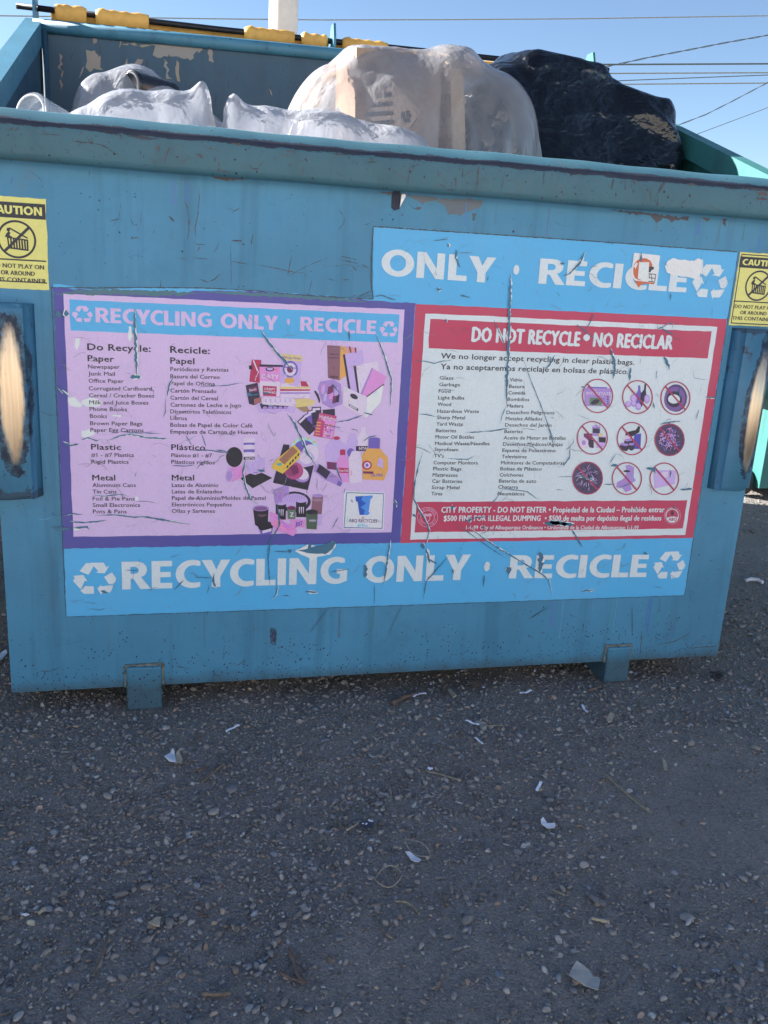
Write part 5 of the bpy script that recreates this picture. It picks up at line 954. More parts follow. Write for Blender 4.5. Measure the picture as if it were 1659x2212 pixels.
LP = [('p4', [(670, 370), (760, 378), (850, 385), (940, 402), (1000, 432), (1050, 470), (1110, 498)], 13), ('p4', [(1190, 325), (1300, 335), (1400, 345), (1485, 350)], 24), ('p4', [(1440, 370), (1460, 470), (1530, 570)], 4), ('p4', [(1640, 430), (1580, 440), (1550, 500), (1535, 590)], 8), ('p4', [(1310, 450), (1315, 500)], 12), ('p4', [(1483, 400), (1483, 470)], 12), ('p4', [(1420, 540), (1450, 575), (1470, 570)], 9),
      ('p4', [(1095, 305), (1160, 355)], 9), ('p4', [(1035, 310), (1055, 340)], 8), ('p4', [(330, 340), (430, 520)], 3), ('p4', [(105, 410), (105, 490)], 8), ('p4', [(60, 275), (130, 245)], 10), ('p4', [(310, 300), (440, 305), (570, 315)], 8), ('p4', [(390, 268), (440, 285)], 22), ('p4', [(750, 270), (780, 310)], 24), ('p4', [(885, 310), (910, 330)], 20),
      ('p5', [(200, 20), (225, 65), (290, 80), (350, 92)], 9), ('p5', [(150, 110), (210, 150)], 22), ('p5', [(300, 130), (305, 190)], 12), ('p5', [(340, 180), (330, 250), (420, 275)], 16), ('p5', [(435, 15), (520, 45)], 14), ('p5', [(580, 195), (610, 240), (670, 242)], 8), ('p5', [(515, 195), (540, 245)], 8), ('p5', [(450, 240), (475, 215)], 8), ('p5', [(880, 95), (970, 102)], 11), ('p5', [(830, 125), (930, 138)], 9), ('p5', [(1030, 210), (1008, 318)], 7),
      ('p5', [(990, 180), (1050, 158)], 7), ('p5', [(655, 222), (710, 180)], 7), ('p5', [(1245, 110), (1380, 128)], 8), ('p5', [(1570, 140), (1600, 185)], 9), ('p5', [(1515, 190), (1655, 178)], 8), ('p5', [(1390, 130), (1402, 165)], 8), ('p5', [(1415, 315), (1413, 378)], 5), ('p5', [(0, 190), (120, 145)], 4), ('p5', [(680, 90), (700, 110)], 7), ('p5', [(1290, 260), (1360, 305)], 3),
      ('p6', [(245, 95), (215, 300)], 8), ('p6', [(665, 85), (668, 210)], 8), ('p6', [(612, 185), (615, 300)], 9), ('p6', [(795, 105), (788, 250), (775, 330)], 13), ('p6', [(1020, 120), (980, 310)], 6), ('p6', [(745, 145), (665, 205)], 6), ('p6', [(1330, 150), (1328, 270)], 9), ('p6', [(540, 310), (610, 318)], 12), ('p6', [(475, 255), (530, 285)], 9), ('p6', [(460, 140), (475, 200)], 9), ('p6', [(85, 140), (200, 215)], 8), ('p6', [(860, 205), (800, 245)], 5), ('p6', [(1005, 225), (1075, 232)], 5), ('p6', [(280, 50), (350, 88)], 6), ('p6', [(1000, 362), (1150, 368)], 7), ('p6', [(960, 310), (945, 350)], 5),
      ('p7', [(435, 200), (420, 300)], 8), ('p7', [(385, 250), (440, 300)], 7), ('p7', [(530, 190), (530, 305)], 8), ('p7', [(855, 215), (820, 270), (795, 325)], 22), ('p7', [(740, 260), (720, 450)], 5), ('p7', [(800, 350), (785, 430)], 16), ('p7', [(1025, 360), (960, 430)], 5), ('p7', [(1015, 250), (1075, 250)], 30), ('p7', [(570, 230), (630, 235)], 8), ('p7', [(1450, 270), (1550, 270), (1659, 300)], 14), ('p7', [(1560, 315), (1659, 335)], 36), ('p7', [(1565, 365), (1659, 372)], 20), ('p7', [(1170, 420), (1320, 470)], 4), ('p7', [(845, 205), (720, 440)], 3), ('p7', [(540, 385), (560, 378)], 7), ('p7', [(700, 380), (700, 420)], 4)]
def slope_y(z):
    pr = [(1.204, -.040), (1.209, -.049), (1.218, -.052), (1.262, -.0535), (1.2705, -.052), (1.277, -.046), (1.30, -.003)]
    return float(np.interp(z, [a for a, b in pr], [b for a, b in pr]))
for m, p, w in LP:
    P = [F(*a, yl) for a in mp(m, p)]; P = [(x, min(max(z, 1.213), 1.268)) for x, z in P]; V2, T2 = stroke(P, w * px2m(m) * .75, .4); V2 = [(x, min(max(z, 1.212), 1.269)) for x, z in V2]
    b = len(S_.V); wv = lambda x: .0014 * math.sin(9 * x + 1) + .0010 * math.sin(23 * x) + .0007 * math.sin(51 * x + 2)
    cc = random.choice([SC1, SC2, SC2, (.06, .055, .07)]); S_.V += [(x, slope_y(z) + wv(x) - .0009, z) for x, z in V2]; S_.C += [cc] * len(V2); S_.Fc += [[b + i for i in t_] for t_ in T2]
for i in range(420):
    u = random.random(); x = -.02 + 1.87 * u; z = random.choice([random.uniform(1.214, 1.266), 1.268 - abs(random.gauss(0, .012))]); z = max(z, 1.213); a = random.uniform(0, 3.14); l = random.choice([.001, .002, .003, .005, .009]); P = [(x, z), (x + l * math.cos(a), min(1.268, max(1.213, z + l * math.sin(a))))]
    if random.random() > .35 + .65 * (math.sin(7 * x + 1) * .5 + .5): continue
    V2, T2 = stroke(P, random.choice([.0008, .0012, .002]), .4); b = len(S_.V); S_.V += [(x_, slope_y(z_) + wv(x_) - .0009, z_) for x_, z_ in V2]; cc = random.choice([SC1, SC2, (.06, .055, .07)]); S_.C += [cc] * len(V2); S_.Fc += [[b + i for i in t_] for t_ in T2]
tag(S_.build('scratch', M['print_clean'], dumpster), kind='stuff')
for m, L, c_ in (): pass
# old paint smears inside the back wall
S_ = Print(); CRM = seen(128, 118, 110)
def FB(m, pts): return [(float(at(*p, 1, DB)[0]), float(at(*p, 1, DB)[2])) for p in mp(m, pts)]
for L in ([(990, 250), (1100, 258), (1190, 290), (1310, 285), (1330, 310), (1290, 340), (1250, 385), (1180, 375), (1100, 360), (1080, 380), (1010, 375), (1000, 320)], [(605, 210), (640, 205), (635, 270), (615, 310), (605, 270)], [(560, 330), (590, 340), (620, 320), (655, 380), (660, 460), (575, 470), (565, 410)], [(790, 280), (900, 285), (980, 300), (960, 305), (860, 300), (800, 295)],
          [(1070, 380), (1090, 400), (1100, 470), (1115, 515), (1095, 510), (1065, 440)], [(1150, 400), (1180, 410), (1175, 480), (1165, 540), (1150, 480)], [(415, 180), (445, 185), (440, 205), (420, 200)], [(820, 380), (840, 385), (838, 425), (818, 420)], [(395, 350), (402, 350), (404, 560), (396, 600)], [(780, 240), (795, 240), (798, 310), (790, 315)], [(1370, 320), (1390, 320), (1385, 410), (1365, 400)], [(890, 380), (915, 385), (925, 415), (880, 415)]):
    S_.poly([jitter(FB('t1', L), .0035, .009)], DB - .0006, tuple(v * random.uniform(.8, 1.1) for v in CRM))
for i in range(26):
    x = random.uniform(.05, .95); z = random.uniform(1.45, 1.63); V2, T2 = stroke([(x, z), (x + random.gauss(0, .006), z - random.uniform(.01, .04))], .003, .4); S_.raw(V2, T2, DB - .0007, random.choice([(.03, .05, .08), (.02, .03, .05), CRM]))
tag(S_.build('paint_smear', M['print_clean'], dumpster), kind='stuff')
# ------------------------------------------------------------------ container at right, added shade casters behind, pole and wires
right = copy_tree(left); right.location = (3.30, 1.86, 0); tag(right, 'turquoise container in sunlight beyond the right corner of the recycling container', 'dumpster')
for ch in [o for o in SC.objects if o.parent == right]:
    if ch.type == 'MESH' and ch.name.split('.')[0] in ('side_panel', 'front_panel', 'fork_pocket', 'side_rim', 'front_lip'):
        ch.data = ch.data.copy(); ch.data.materials.clear(); ch.data.materials.append(M['turq_sunlit'])
bm = bmesh.new(); lathe(bm, [(.0, 0), (.055, 0), (.07, .01), (.07, .035), (.055, .045), (0, .045)], 20, Matrix.Translation((-.05, .10, .075)) @ Matrix.Rotation(R(90), 4, 'Y'))
w_ = bm_obj('caster_wheel', bm, simple('black_rubber', (.02, .02, .022), .6), right, True)
shade_bin1 = copy_tree(left); shade_bin1.location = (-2.4, 1.75, 0); tag(shade_bin1, 'container added out of view behind, left of the pole, to cast shade', 'dumpster')  # both rear containers are unseen, added only for the shade they throw
shade_bin2 = copy_tree(left); shade_bin2.location = (-.42, 1.75, 0); tag(shade_bin2, 'container added out of view, back to back with the recycling container, to cast shade', 'dumpster')
M['pole'] = simple('weathered_cream_pole', (.74, .69, .60), .5, 0, 6, .12, .2, .002)
x0 = float(at(580, 30, 1, 6.0)[0]); x1 = float(at(645, 30, 1, 6.0)[0]); cx = (x0 + x1) / 2; rr = (x1 - x0) / 2
bm = bmesh.new(); tube(bm, [(cx, 6, -.05), (cx, 6, 2), (cx, 6, 9)], [rr * 1.03, rr, rr * .8], 32); pole = tag(bm_obj('light_pole', bm, M['pole'], None, True), 'thick cream painted pole rising behind the yellow hinges', 'pole')
bm = bmesh.new(); tube(bm, [(cx, 6, -.04), (cx, 6, .30)], rr * 1.6, 24); bm_obj('pole_base', bm, simple('concrete', (.35, .33, .3), .9), pole)
for k, (z, a) in enumerate(((3.72, .4), (3.52, -.5))):
    bm = bmesh.new(); add_box(bm, (cx + rr * .5 * a, 6 - rr - .004, z), (cx + rr * .5 * a + .008, 6 - rr * .85, z + .15)); bm_obj('paint_run', bm, simple('grey_run', (.3, .3, .28), .6), pole)
M['wire'] = simple('grey_cable', (.10, .12, .12), .6); M['wire_l'] = simple('pale_cable', (.26, .27, .25), .6); M['wood'] = simple('weathered_wood_pole', (.16, .11, .08), .9, 0, 8, .3, .5, .01)
upoles = []
for k, (x, y, s) in enumerate(((-16.0, 22, 'left'), (26.0, 22, 'right'))):
    bm = bmesh.new(); tube(bm, [(x, y, -.1), (x, y, 10.5)], [.17, .12], 16); o = tag(bm_obj('utility_pole', bm, M['wood'], None, True), 'brown wooden utility pole carrying the wires, outside the picture to the ' + s, 'utility pole'); upoles.append(o)
    bm = bmesh.new(); add_box(bm, (x - .06, y - 1.1, 9.6), (x + .06, y + 1.1, 9.75)); bm_obj('crossarm', bm, M['wood'], o)
def wire(pts, Y, rad, mat, label, twist=0, grp='overhead wires against the sky'):
    P = [np.array(at(px, py, 1, Y)) for px, py in pts]
    a, b = P[0], P[-1]
    ext = lambda p, q, k: p + (p - q) / np.linalg.norm(p - q) * k
    S_ = [ext(P[0], P[1], 26)] + P + [ext(P[-1], P[-2], 26)]
    if pts[0][0] > 1200: S_[0] = ext(P[0], P[1], 14)
    bm = bmesh.new()
    if not twist: tube(bm, S_, rad, 6)
    else:
        Q = []
        for u, v in zip(S_, S_[1:]):
            n = max(2, int(np.linalg.norm(v - u) / .12)); Q += [u + (v - u) * i / n for i in range(n)]
        Q.append(S_[-1])
        for ph in (0, math.pi): tube(bm, [q_ + np.array([0, math.cos(i * .9 + ph), math.sin(i * .9 + ph)]) * rad * 1.1 for i, q_ in enumerate(Q)], rad * .8, 5)
    tag(bm_obj('overhead_wire', bm, mat, None, True), label, 'wire', grp)
wire([(0, 34), (220, 37), (460, 40.5), (700, 43), (960, 42.5), (1250, 40.5), (1659, 34)], 20, .013, M['wire_l'], 'highest thin wire crossing the whole sky behind the pole')
wire([(0, 122), (800, 139), (1335, 139.3), (1659, 137.8)], 18, .018, M['wire'], 'thick dark wire leaving the top corner of the black bag')
wire([(1000, 159), (1335, 158.5), (1659, 157)], 20, .016, M['wire_l'], 'pale level wire just under the thick dark one')
wire([(1200, 181), (1347, 174), (1500, 168), (1659, 162)], 22, .012, M['wire'], 'thin wire sloping slightly between two level pale wires')
wire([(1000, 184), (1355, 182), (1659, 179.3)], 20, .015, M['wire_l'], 'lowest level pale wire beside the black bag')
wire([(1332, 139.3), (1399, 124.5), (1473.6, 110.4), (1562.8, 93), (1659, 76)], 19, .011, M['wire'], 'twisted wire climbing to the right above the level wires', 1)
wire([(1440, 279), (1469.9, 268.4), (1525.6, 247), (1581, 219), (1659, 178)], 19, .009, M['wire'], 'twisted wire climbing from the right wall of the container', 1)
wire([(1470, 302), (1510.7, 288), (1580, 262), (1652, 235), (1700, 215)], 19, .008, M['wire'], 'lowest thin wire rising at the right edge of the sky')

# building added out of view behind the camera, bouncing sun onto the shaded front
M['stucco'] = simple('white_stucco', (.66, .65, .63), .9, 0, 14, .10, .4, .004)
bld = empty('bounce_building', (1.0, -13.0, 0)); tag(bld, 'low white stucco building added out of view to bounce sunlight', 'building')
def bpart(nm, lo, hi, mat):
    bm = bmesh.new(); add_box(bm, lo, hi); return bm_obj(nm, bm, mat, bld)
bpart('wall', (-14, -8, 0), (14, 0, 5.2), M['stucco']); bpart('parapet', (-14.15, -8.15, 5.203), (14.15, .15, 5.5), M['stucco'])
for x in (-9.5, -4.5, 6.0, 10.5):
    fr_ = bpart('window', (x - .8, .003, 1.2), (x + .8, .06, 2.5), M['rod']); bm = bmesh.new(); add_box(bm, (x - .7, .062, 1.3), (x + .7, .07, 2.4)); bm_obj('pane', bm, simple('window_glass', (.05, .07, .09), .08), fr_)
dr = bpart('door', (-.6, .003, 0), (.6, .07, 2.2), M['darksteel']); bm = bmesh.new(); add_box(bm, (.42, .072, .95), (.50, .13, 1.02)); bm_obj('handle', bm, M['steel'], dr)

# ------------------------------------------------------------------ bags: sheets of film let fall over what is inside them
def pbd(P, rest, coll, steps=150, iters=8, g=(0, 0, -.0009), damp=.97, bend=.12, fric=.6, attract=None):
    ny, nx = P.shape[:2]; V = np.zeros_like(P); g = np.array(g)
    cons = []
    def add(dj, di, L, k):
        for par in range(2 * max(di, dj) if (di == 0 or dj == 0) else 2):
            step = max(abs(di), dj)
            if di > 0 and dj == 0: ia = [i for i in range(nx - di) if (i // di) % 2 == par % 2] if par < 2 else []; ja = list(range(ny))
            elif di == 0: ja = [j for j in range(ny - dj) if (j // dj) % 2 == par % 2] if par < 2 else []; ia = list(range(nx))
            else: ja = [j for j in range(ny - 1) if j % 2 == par]; ia = list(range(max(0, -di), nx - max(0, di)))
            if not len(ia) or not len(ja): continue
            J, I = np.meshgrid(ja, ia, indexing='ij'); cons.append(((J * nx + I).ravel(), ((J + dj) * nx + I + di).ravel(), L[J, I].ravel() if not np.isscalar(L) else L, k))
    rh, rv = rest
    add(0, 1, rh, 1); add(1, 0, rv, 1)
    rd = np.sqrt(rh ** 2 + rv ** 2); add(1, 1, rd, .5); add(1, -1, rd, .5)
    add(0, 2, rh * 2, bend); add(2, 0, rv * 2, bend)
    X = P.reshape(-1, 3).copy(); Vv = np.zeros_like(X)
    for s in range(steps):
        Vv = Vv * damp + g; old = X.copy(); X = X + Vv
        if attract is not None: X = attract(X, s / steps)
        for it in range(iters):
            for a, b, L, k in cons:
                d = X[b] - X[a]; l = np.sqrt((d * d).sum(1)) + 1e-9; c = (l - L) / l * .5 * k
                if k < 1: c = c if k < .3 and False else c
                d *= c[:, None]; X[a] += d; X[b] -= d
            if it % 3 == 2 or it == iters - 1:
                for f in coll:
                    N = f(X)
                    moved = (np.abs(N - X).sum(1) > 1e-9)
                    if moved.any():
                        tang = X[moved] - old[moved]; N[moved] -= tang * fric * .3
                        N2 = f(N); N = N2
                    X = N
        Vv = (X - old)
        vm = np.sqrt((Vv * Vv).sum(1)); lim = .02; Vv[vm > lim] *= (lim / vm[vm > lim])[:, None]
    return X.reshape(ny, nx, 3)
def c_box(c, half, rot=(0, 0, 0), r=.004):
    Rm = np.array((Matrix.Rotation(rot[2], 3, 'Z') @ Matrix.Rotation(rot[1], 3, 'Y') @ Matrix.Rotation(rot[0], 3, 'X'))); c = np.array(c); h = np.array(half) + r
    def f(X):
        q_ = (X - c) @ Rm; ins = (np.abs(q_) < h).all(1)
        if ins.any():
            w = q_[ins]; pen = h - np.abs(w); deep = np.minimum(pen[:, 0], pen[:, 1]) > min(.018, .5 * min(h[0], h[1])); pen[:, 2] = np.where(w[:, 2] > 0, pen[:, 2], 9); pen[deep, 2] = -1; w[deep, 2] = np.abs(w[deep, 2]); ax = pen.argmin(1); i = np.arange(len(w)); w[i, ax] = np.where(w[i, ax] >= 0, 1, -1) * h[ax]; q_[ins] = w
            X = X.copy(); X[ins] = w @ Rm.T + c
        return X
    f.geo = (c, np.array(half), rot); return f
def c_ell(c, r):
    c = np.array(c); r = np.array(r)
    def f(X):
        q_ = (X - c) / r; l = np.sqrt((q_ * q_).sum(1)); ins = l < 1
        if ins.any(): X = X.copy(); X[ins] = c + q_[ins] / (l[ins, None] + 1e-6) * r
        return X
    return f
def c_bin(X):
    X = X.copy(); y = X[:, 1]; x = X[:, 0]; z = X[:, 2]
    low = z < 1.30
    X[:, 1] = np.where(low, np.clip(y, .012, DB - .01), y); X[:, 0] = np.where(z < 1.4, np.clip(x, .012, WB - .02), x)
    X[:, 1] = np.where(~low & (z < 1.62), np.minimum(X[:, 1], DB - .01), X[:, 1]); X[:, 2] = np.maximum(z, 1.09); return X
def smooth_noise(ny, nx, k, amp):
    n = RNG.normal(0, 1, (ny // k + 3, nx // k + 3)); jj = np.linspace(0, n.shape[0] - 1.01, ny); ii = np.linspace(0, n.shape[1] - 1.01, nx)
    j0 = jj.astype(int); i0 = ii.astype(int); fj = (jj - j0)[:, None]; fi = (ii - i0)[None]; fj = fj * fj * (3 - 2 * fj); fi = fi * fi * (3 - 2 * fi)
    return amp * ((n[j0][:, i0] * (1 - fi) + n[j0][:, i0 + 1] * fi) * (1 - fj) + (n[j0 + 1][:, i0] * (1 - fi) + n[j0 + 1][:, i0 + 1] * fi) * fj)
def bag(name, cx, cy, sx, sy, z0, coll, mat, label, res=.012, crump=.05, steps=150, rot=0.0, cat='bag', bend=.12, start=None, attract=None, group=None, fine=.0, keep=None, pins=None, rays=None, ridge=((9, .005), (5, .0028), (3, .0012))):
    nx, ny = int(sx / res), int(sy / res); u = (np.arange(nx) - (nx - 1) / 2) * res; v = (np.arange(ny) - (ny - 1) / 2) * res; U, Vv = np.meshgrid(u, v)
    cr, sr = math.cos(rot), math.sin(rot); Zn = smooth_noise(ny, nx, 6, .008) + smooth_noise(ny, nx, 3, .003)
    P = np.stack([cx + U * cr - Vv * sr, cy + U * sr + Vv * cr, z0 + Zn], -1)
    if start is not None: P = start(P, U, Vv)
    rh = res * (1 + smooth_noise(ny, nx, 5, crump) + smooth_noise(ny, nx, 2, crump * .5)); rv = res * (1 + smooth_noise(ny, nx, 5, crump) + smooth_noise(ny, nx, 2, crump * .5))
    X_ = pbd(P, (rh, rv), coll + [c_bin] + (pins(P) if pins else []), steps=steps, bend=bend, attract=attract)
    du = np.gradient(X_, axis=1); dv = np.gradient(X_, axis=0); N = np.cross(du, dv); N /= np.linalg.norm(N, axis=2, keepdims=True) + 1e-9; N *= np.sign(N[..., 2:3] + .3)
    rg = sum(a * (.5 - np.abs(smooth_noise(ny, nx, k_, 1.0))) for k_, a in ridge); 
    if rays:
        for (rx, ry, rz), amp, kf in rays:
            dxx = X_[..., 0] - rx; dyy = X_[..., 1] - ry; dzz = X_[..., 2] - rz; an = np.arctan2(dyy, dxx); dist = np.sqrt(dxx ** 2 + dyy ** 2 + dzz ** 2)
            tb = RNG.normal(0, 1, 4096); q_ = (an + 4) * kf; i_ = q_.astype(int); f_2 = q_ - i_; f_2 = f_2 * f_2 * (3 - 2 * f_2); n1_ = tb[i_] * (1 - f_2) + tb[i_ + 1] * f_2
            rg = rg + amp * (.6 - np.abs(n1_)) * np.clip(dist / .06, 0, 1) * np.exp(-dist / .22)
    rg = rg * np.clip(.4 + smooth_noise(ny, nx, 12, .7), .1, 1.4); rg = np.maximum(rg - np.percentile(rg, 10), -.001); X_ = X_ + N * rg[..., None]
    idx = np.arange(nx * ny).reshape(ny, nx); Q = np.stack([idx[:-1, :-1], idx[:-1, 1:], idx[1:, 1:], idx[1:, :-1]], -1)
    zc = (X_[:-1, :-1, 2] + X_[1:, 1:, 2]) / 2; Q = Q[(zc > 1.12)] if keep is None else Q[keep(X_)]
    Q = Q.reshape(-1, 4); used = np.unique(Q); remap = -np.ones(nx * ny, int); remap[used] = np.arange(len(used))
    o = mesh_np(name, X_.reshape(-1, 3)[used], remap[Q], mat, smooth=True); md = o.modifiers.new('smooth', 'SUBSURF'); md.levels = 1; md.render_levels = 1
    return tag(o, label, cat, group)

def film_mat(name, tint, clear=.45, milky=.75, rough=.28, wr=1.0):
    t = NT(name)
    n1 = t.ridged(12, 3, t.co((1, 1, .6), rot=(0, .3, 0)), .25); n2 = t.ridged(30, 3, t.co((1, 1, .6), (2, 0, 1), (0, -.5, 0)), .3); v = t.vor(38, t.co((1, 1, .6)), 'DISTANCE_TO_EDGE')
    h = t.math('ADD', t.math('MULTIPLY', n1, 1.0), t.math('ADD', t.math('MULTIPLY', n2, .35), t.math('MULTIPLY', t.ramp(v.outputs[0], 0, .25), .04)))
    b = t.n('ShaderNodeBump'); b.inputs['Strength'].default_value = .55 * wr; b.inputs['Distance'].default_value = .017; t.l(h, b.inputs['Height'])
    df = t.n('ShaderNodeBsdfDiffuse'); df.inputs[0].default_value = (*tint, 1); tl = t.n('ShaderNodeBsdfTranslucent'); tl.inputs[0].default_value = (*tint, 1)
    gl = t.n('ShaderNodeBsdfGlossy'); gl.inputs['Roughness'].default_value = rough; tr = t.n('ShaderNodeBsdfTransparent'); tr.inputs[0].default_value = (.97, .97, .98, 1)
    for x in (df, tl, gl): t.l(b.outputs[0], x.inputs['Normal'])
    m1 = t.n('ShaderNodeMixShader'); m1.inputs[0].default_value = .5; t.l(df.outputs[0], m1.inputs[1]); t.l(tl.outputs[0], m1.inputs[2])
    m2 = t.n('ShaderNodeMixShader'); fac = t.math('ADD', clear, t.math('MULTIPLY', t.math('SUBTRACT', t.ramp(n1, .45, 1.0), .4), -.14), True)
    lw = t.n('ShaderNodeLayerWeight'); lw.inputs[0].default_value = .35; fac = t.math('MULTIPLY', fac, t.math('SUBTRACT', 1.0, t.math('MULTIPLY', lw.outputs[1], .75)), True)
    t.l(fac, m2.inputs[0]); t.l(m1.outputs[0], m2.inputs[1]); t.l(tr.outputs[0], m2.inputs[2])
    m3 = t.n('ShaderNodeMixShader'); fr = t.n('ShaderNodeFresnel'); fr.inputs[0].default_value = 1.45; t.l(b.outputs[0], fr.inputs['Normal']); t.l(t.math('ADD', fr.outputs[0], .03, True), m3.inputs[0])
    t.l(m2.outputs[0], m3.inputs[1]); t.l(gl.outputs[0], m3.inputs[2]); t.l(m3.outputs[0], t.out.inputs[0]); return t.m
M['film'] = film_mat('clear_film', (.88, .88, .92), .80, rough=.2, wr=.55)
M['film_w'] = film_mat('milky_film', (.83, .85, .92), .42, rough=.22, wr=.8)
M['film_c'] = film_mat('hazy_film', (.82, .83, .88), .60, rough=.25, wr=.9)
t = NT('black_film'); n1 = t.ridged(5, 1.5, t.co((.7, 1, 1), rot=(0, .5, 0)), .15); n2 = t.ridged(22, 2.5, t.co((.7, 1, 1), rot=(0, .6, 0)), .2)
t.bsdf((.005, .005, .006), .13, 0, t.math('ADD', n1, t.math('MULTIPLY', n2, .30)), .9, .028, .55); M['black'] = t.m
M['card'] = simple('brown_cardboard', (.36, .25, .18), .85, 0, 40, .12, .15, .0006)
M['card_p'] = simple('pale_cardboard', (.56, .40, .26), .85, 0, 40, .1, .15, .0006)

def carton(name, c, half, rot, mat, label, flaps=True, cat='cardboard box'):
    root = empty(name, (0, 0, 0)); root.location = (c[0], c[1], c[2] - half[2]); tag(root, label, cat); rotm = (rot[0], rot[1], rot[2]); root.rotation_euler = rotm
    h = half; H2 = 2 * h[2]
    for nm, lo, hi in (('carton_side', (-h[0], -h[1], 0), (h[0], -h[1] + .004, H2)), ('carton_side', (-h[0], h[1] - .004, 0), (h[0], h[1], H2)), ('carton_side', (-h[0], -h[1] + .004, 0), (-h[0] + .004, h[1] - .004, H2)), ('carton_side', (h[0] - .004, -h[1] + .004, 0), (h[0], h[1] - .004, H2)),
                       ('carton_flap', (-h[0] + .004, -h[1] + .004, H2 - .004), (h[0] - .004, -.001, H2 - .0005)), ('carton_flap', (-h[0] + .004, .001, H2 - .004), (h[0] - .004, h[1] - .004, H2 - .0005))):
        bm = bmesh.new(); add_box(bm, lo, hi); bm_obj(nm, bm, mat, root)
    return root
# filling of the container, hidden below the lip
V = []; n = 60; xs = np.linspace(.008, WB - .008, n); ys = np.linspace(.008, DB - .002, 34); Xh, Yh = np.meshgrid(xs, ys); Zh = 1.06 + smooth_noise(34, n, 5, .018)
idx = np.arange(34 * n).reshape(34, n); Q = np.stack([idx[:-1, :-1], idx[:-1, 1:], idx[1:, 1:], idx[1:, :-1]], -1).reshape(-1, 4)
tag(mesh_np('loose_trash', np.stack([Xh, Yh, Zh], -1).reshape(-1, 3), Q, simple('mixed_trash', (.10, .10, .11), .8, 0, 12, .5)), 'mixed waste filling the container below its lip', 'trash', kind='stuff')

# big clear bag: carton standing in front, long board behind, coloured things at the right
bA = ((.92, .45, 1.305), (.115, .075, .255), (R(2), R(-2), R(9)))
bxA = carton('cardboard_box', *bA, M['card'], 'brown cardboard box with a black-striped hazard diamond, seen through the big clear bag')
K = Print(); fy = -.075 - .0012
def dia(pts): return [(-.012 + a * .080, .372 + b * .080) for a, b in pts]
def rot45(pts, a=R(8)): return [(x * math.cos(a) - y * math.sin(a), x * math.sin(a) + y * math.cos(a)) for x, y in pts]
dm = [(0, 1), (1, 0), (0, -1), (-1, 0)]; K.poly([dia(rot45(dm))], fy, (.55, .40, .30)); K.poly([dia(rot45(dm)), dia(rot45([(a * .955, b * .955) for a, b in dm]))], fy - .0003, (.03, .03, .035))
for k in range(5):
    a0 = .04 - .0; yv = .78 - .30 * k * .9
    ww = 1 - abs(yv - .0) if False else 0
for k in range(6):
    v0 = .86 - k * .26; v1 = v0 - .13
    L = [(-(1 - abs(v0)) * .97, v0), (-.02, v0), (-.02, v1), (-(1 - abs(v1)) * .97, v1)]
    K.poly([dia(rot45(L))], fy - .0005, (.03, .03, .035))
for a, b, w_, h_ in ((.22, .02, .16, .22), (.40, .05, .14, .20), (.30, -.16, .24, .14), (.52, -.04, .06, .12)): K.poly([dia(rot45([(a, b), (a + w_, b), (a + w_, b - h_), (a, b - h_)]))], fy - .0005, (.04, .04, .045))
V9, T9, w9 = font_text('9', .03); K.raw([dia(rot45([(.72 + a / w9 * .08, -.06 + b * .18)]))[0] for a, b in V9], T9, fy - .0005, (.05, .05, .05))
for s, (a, b) in zip(('UN', 'Li'), ((-.09, .46), (-.10, .43))):
    V9, T9, w9 = font_text(s, .02); K.raw([(a + p / w9 * .03, b + q_ * .022) for p, q_ in V9], T9, fy - .0004, (.06, .05, .05))
K.build('hazard_label', M['print_clean'], bxA)
bB = ((1.105, .50, 1.31), (.020, .11, .275), (R(0), R(-7), R(14)))
carton('cardboard_sheet', *bB, M['card_p'], 'folded pale cardboard standing upright in the big clear bag', cat='cardboard')
bC = ((1.17, .40, 1.23), (.075, .05, .10), (R(5), R(8), R(-12)))
o = carton('carton', *bC, simple('green_print', (.30, .62, .48), .6), 'pale green carton at the right end of the big clear bag', cat='carton')
bD = ((1.07, .27, 1.19), (.055, .04, .10), (R(-4), R(5), R(6)))
carton('carton', *bD, simple('cream_print', (.70, .66, .42), .6), 'cream carton low in the big clear bag behind the lip', cat='carton')
cl = [c_box(*bA, r=.012), c_box(*bB, r=.012), c_box(*bC), c_box(*bD), c_ell((1.17, .40, 1.36), (.135, .15, .19)), c_ell((1.06, .42, 1.42), (.15, .15, .178)), c_ell((.92, .40, 1.33), (.17, .16, .22)), c_ell((.79, .42, 1.30), (.155, .15, .235))]
def ring_pins(hx, hy, cx, cy, z, every, tight=1.0, rot=0.0):
    """hold spots round the edge of the sheet down and in, as a tied and stuffed bag is held"""
    def mk(P):
        ny, nx = P.shape[:2]; I = []; Tg = []
        edge = [(0, i) for i in range(0, nx, every)] + [(j, nx - 1) for j in range(every, ny, every)] + [(ny - 1, i) for i in range(nx - 1, -1, -every)] + [(j, 0) for j in range(ny - every, 0, -every)]
        for j, i in edge:
            u = (i / (nx - 1) - .5) * 2; v = (j / (ny - 1) - .5) * 2; a = math.atan2(v, u); k = 1 / (abs(math.cos(a)) ** 3 + abs(math.sin(a)) ** 3) ** (1 / 3)
            x = cx + hx * math.cos(a) * k; y = cy + hy * math.sin(a) * k; I.append(j * nx + i); Tg.append((x, min(max(y, .02), DB - .02), z + RNG.uniform(-.02, .02)))
        I = np.array(I); Tg = np.array(Tg); st = {'n': 0}; P0 = P.reshape(-1, 3)[I].copy()
        def f(X):
            st['n'] += 1; k = min(1, st['n'] / 520); X = X.copy(); X[I] = P0 + (Tg - P0) * (k * k * (3 - 2 * k)); return X
        return [f]
    return mk
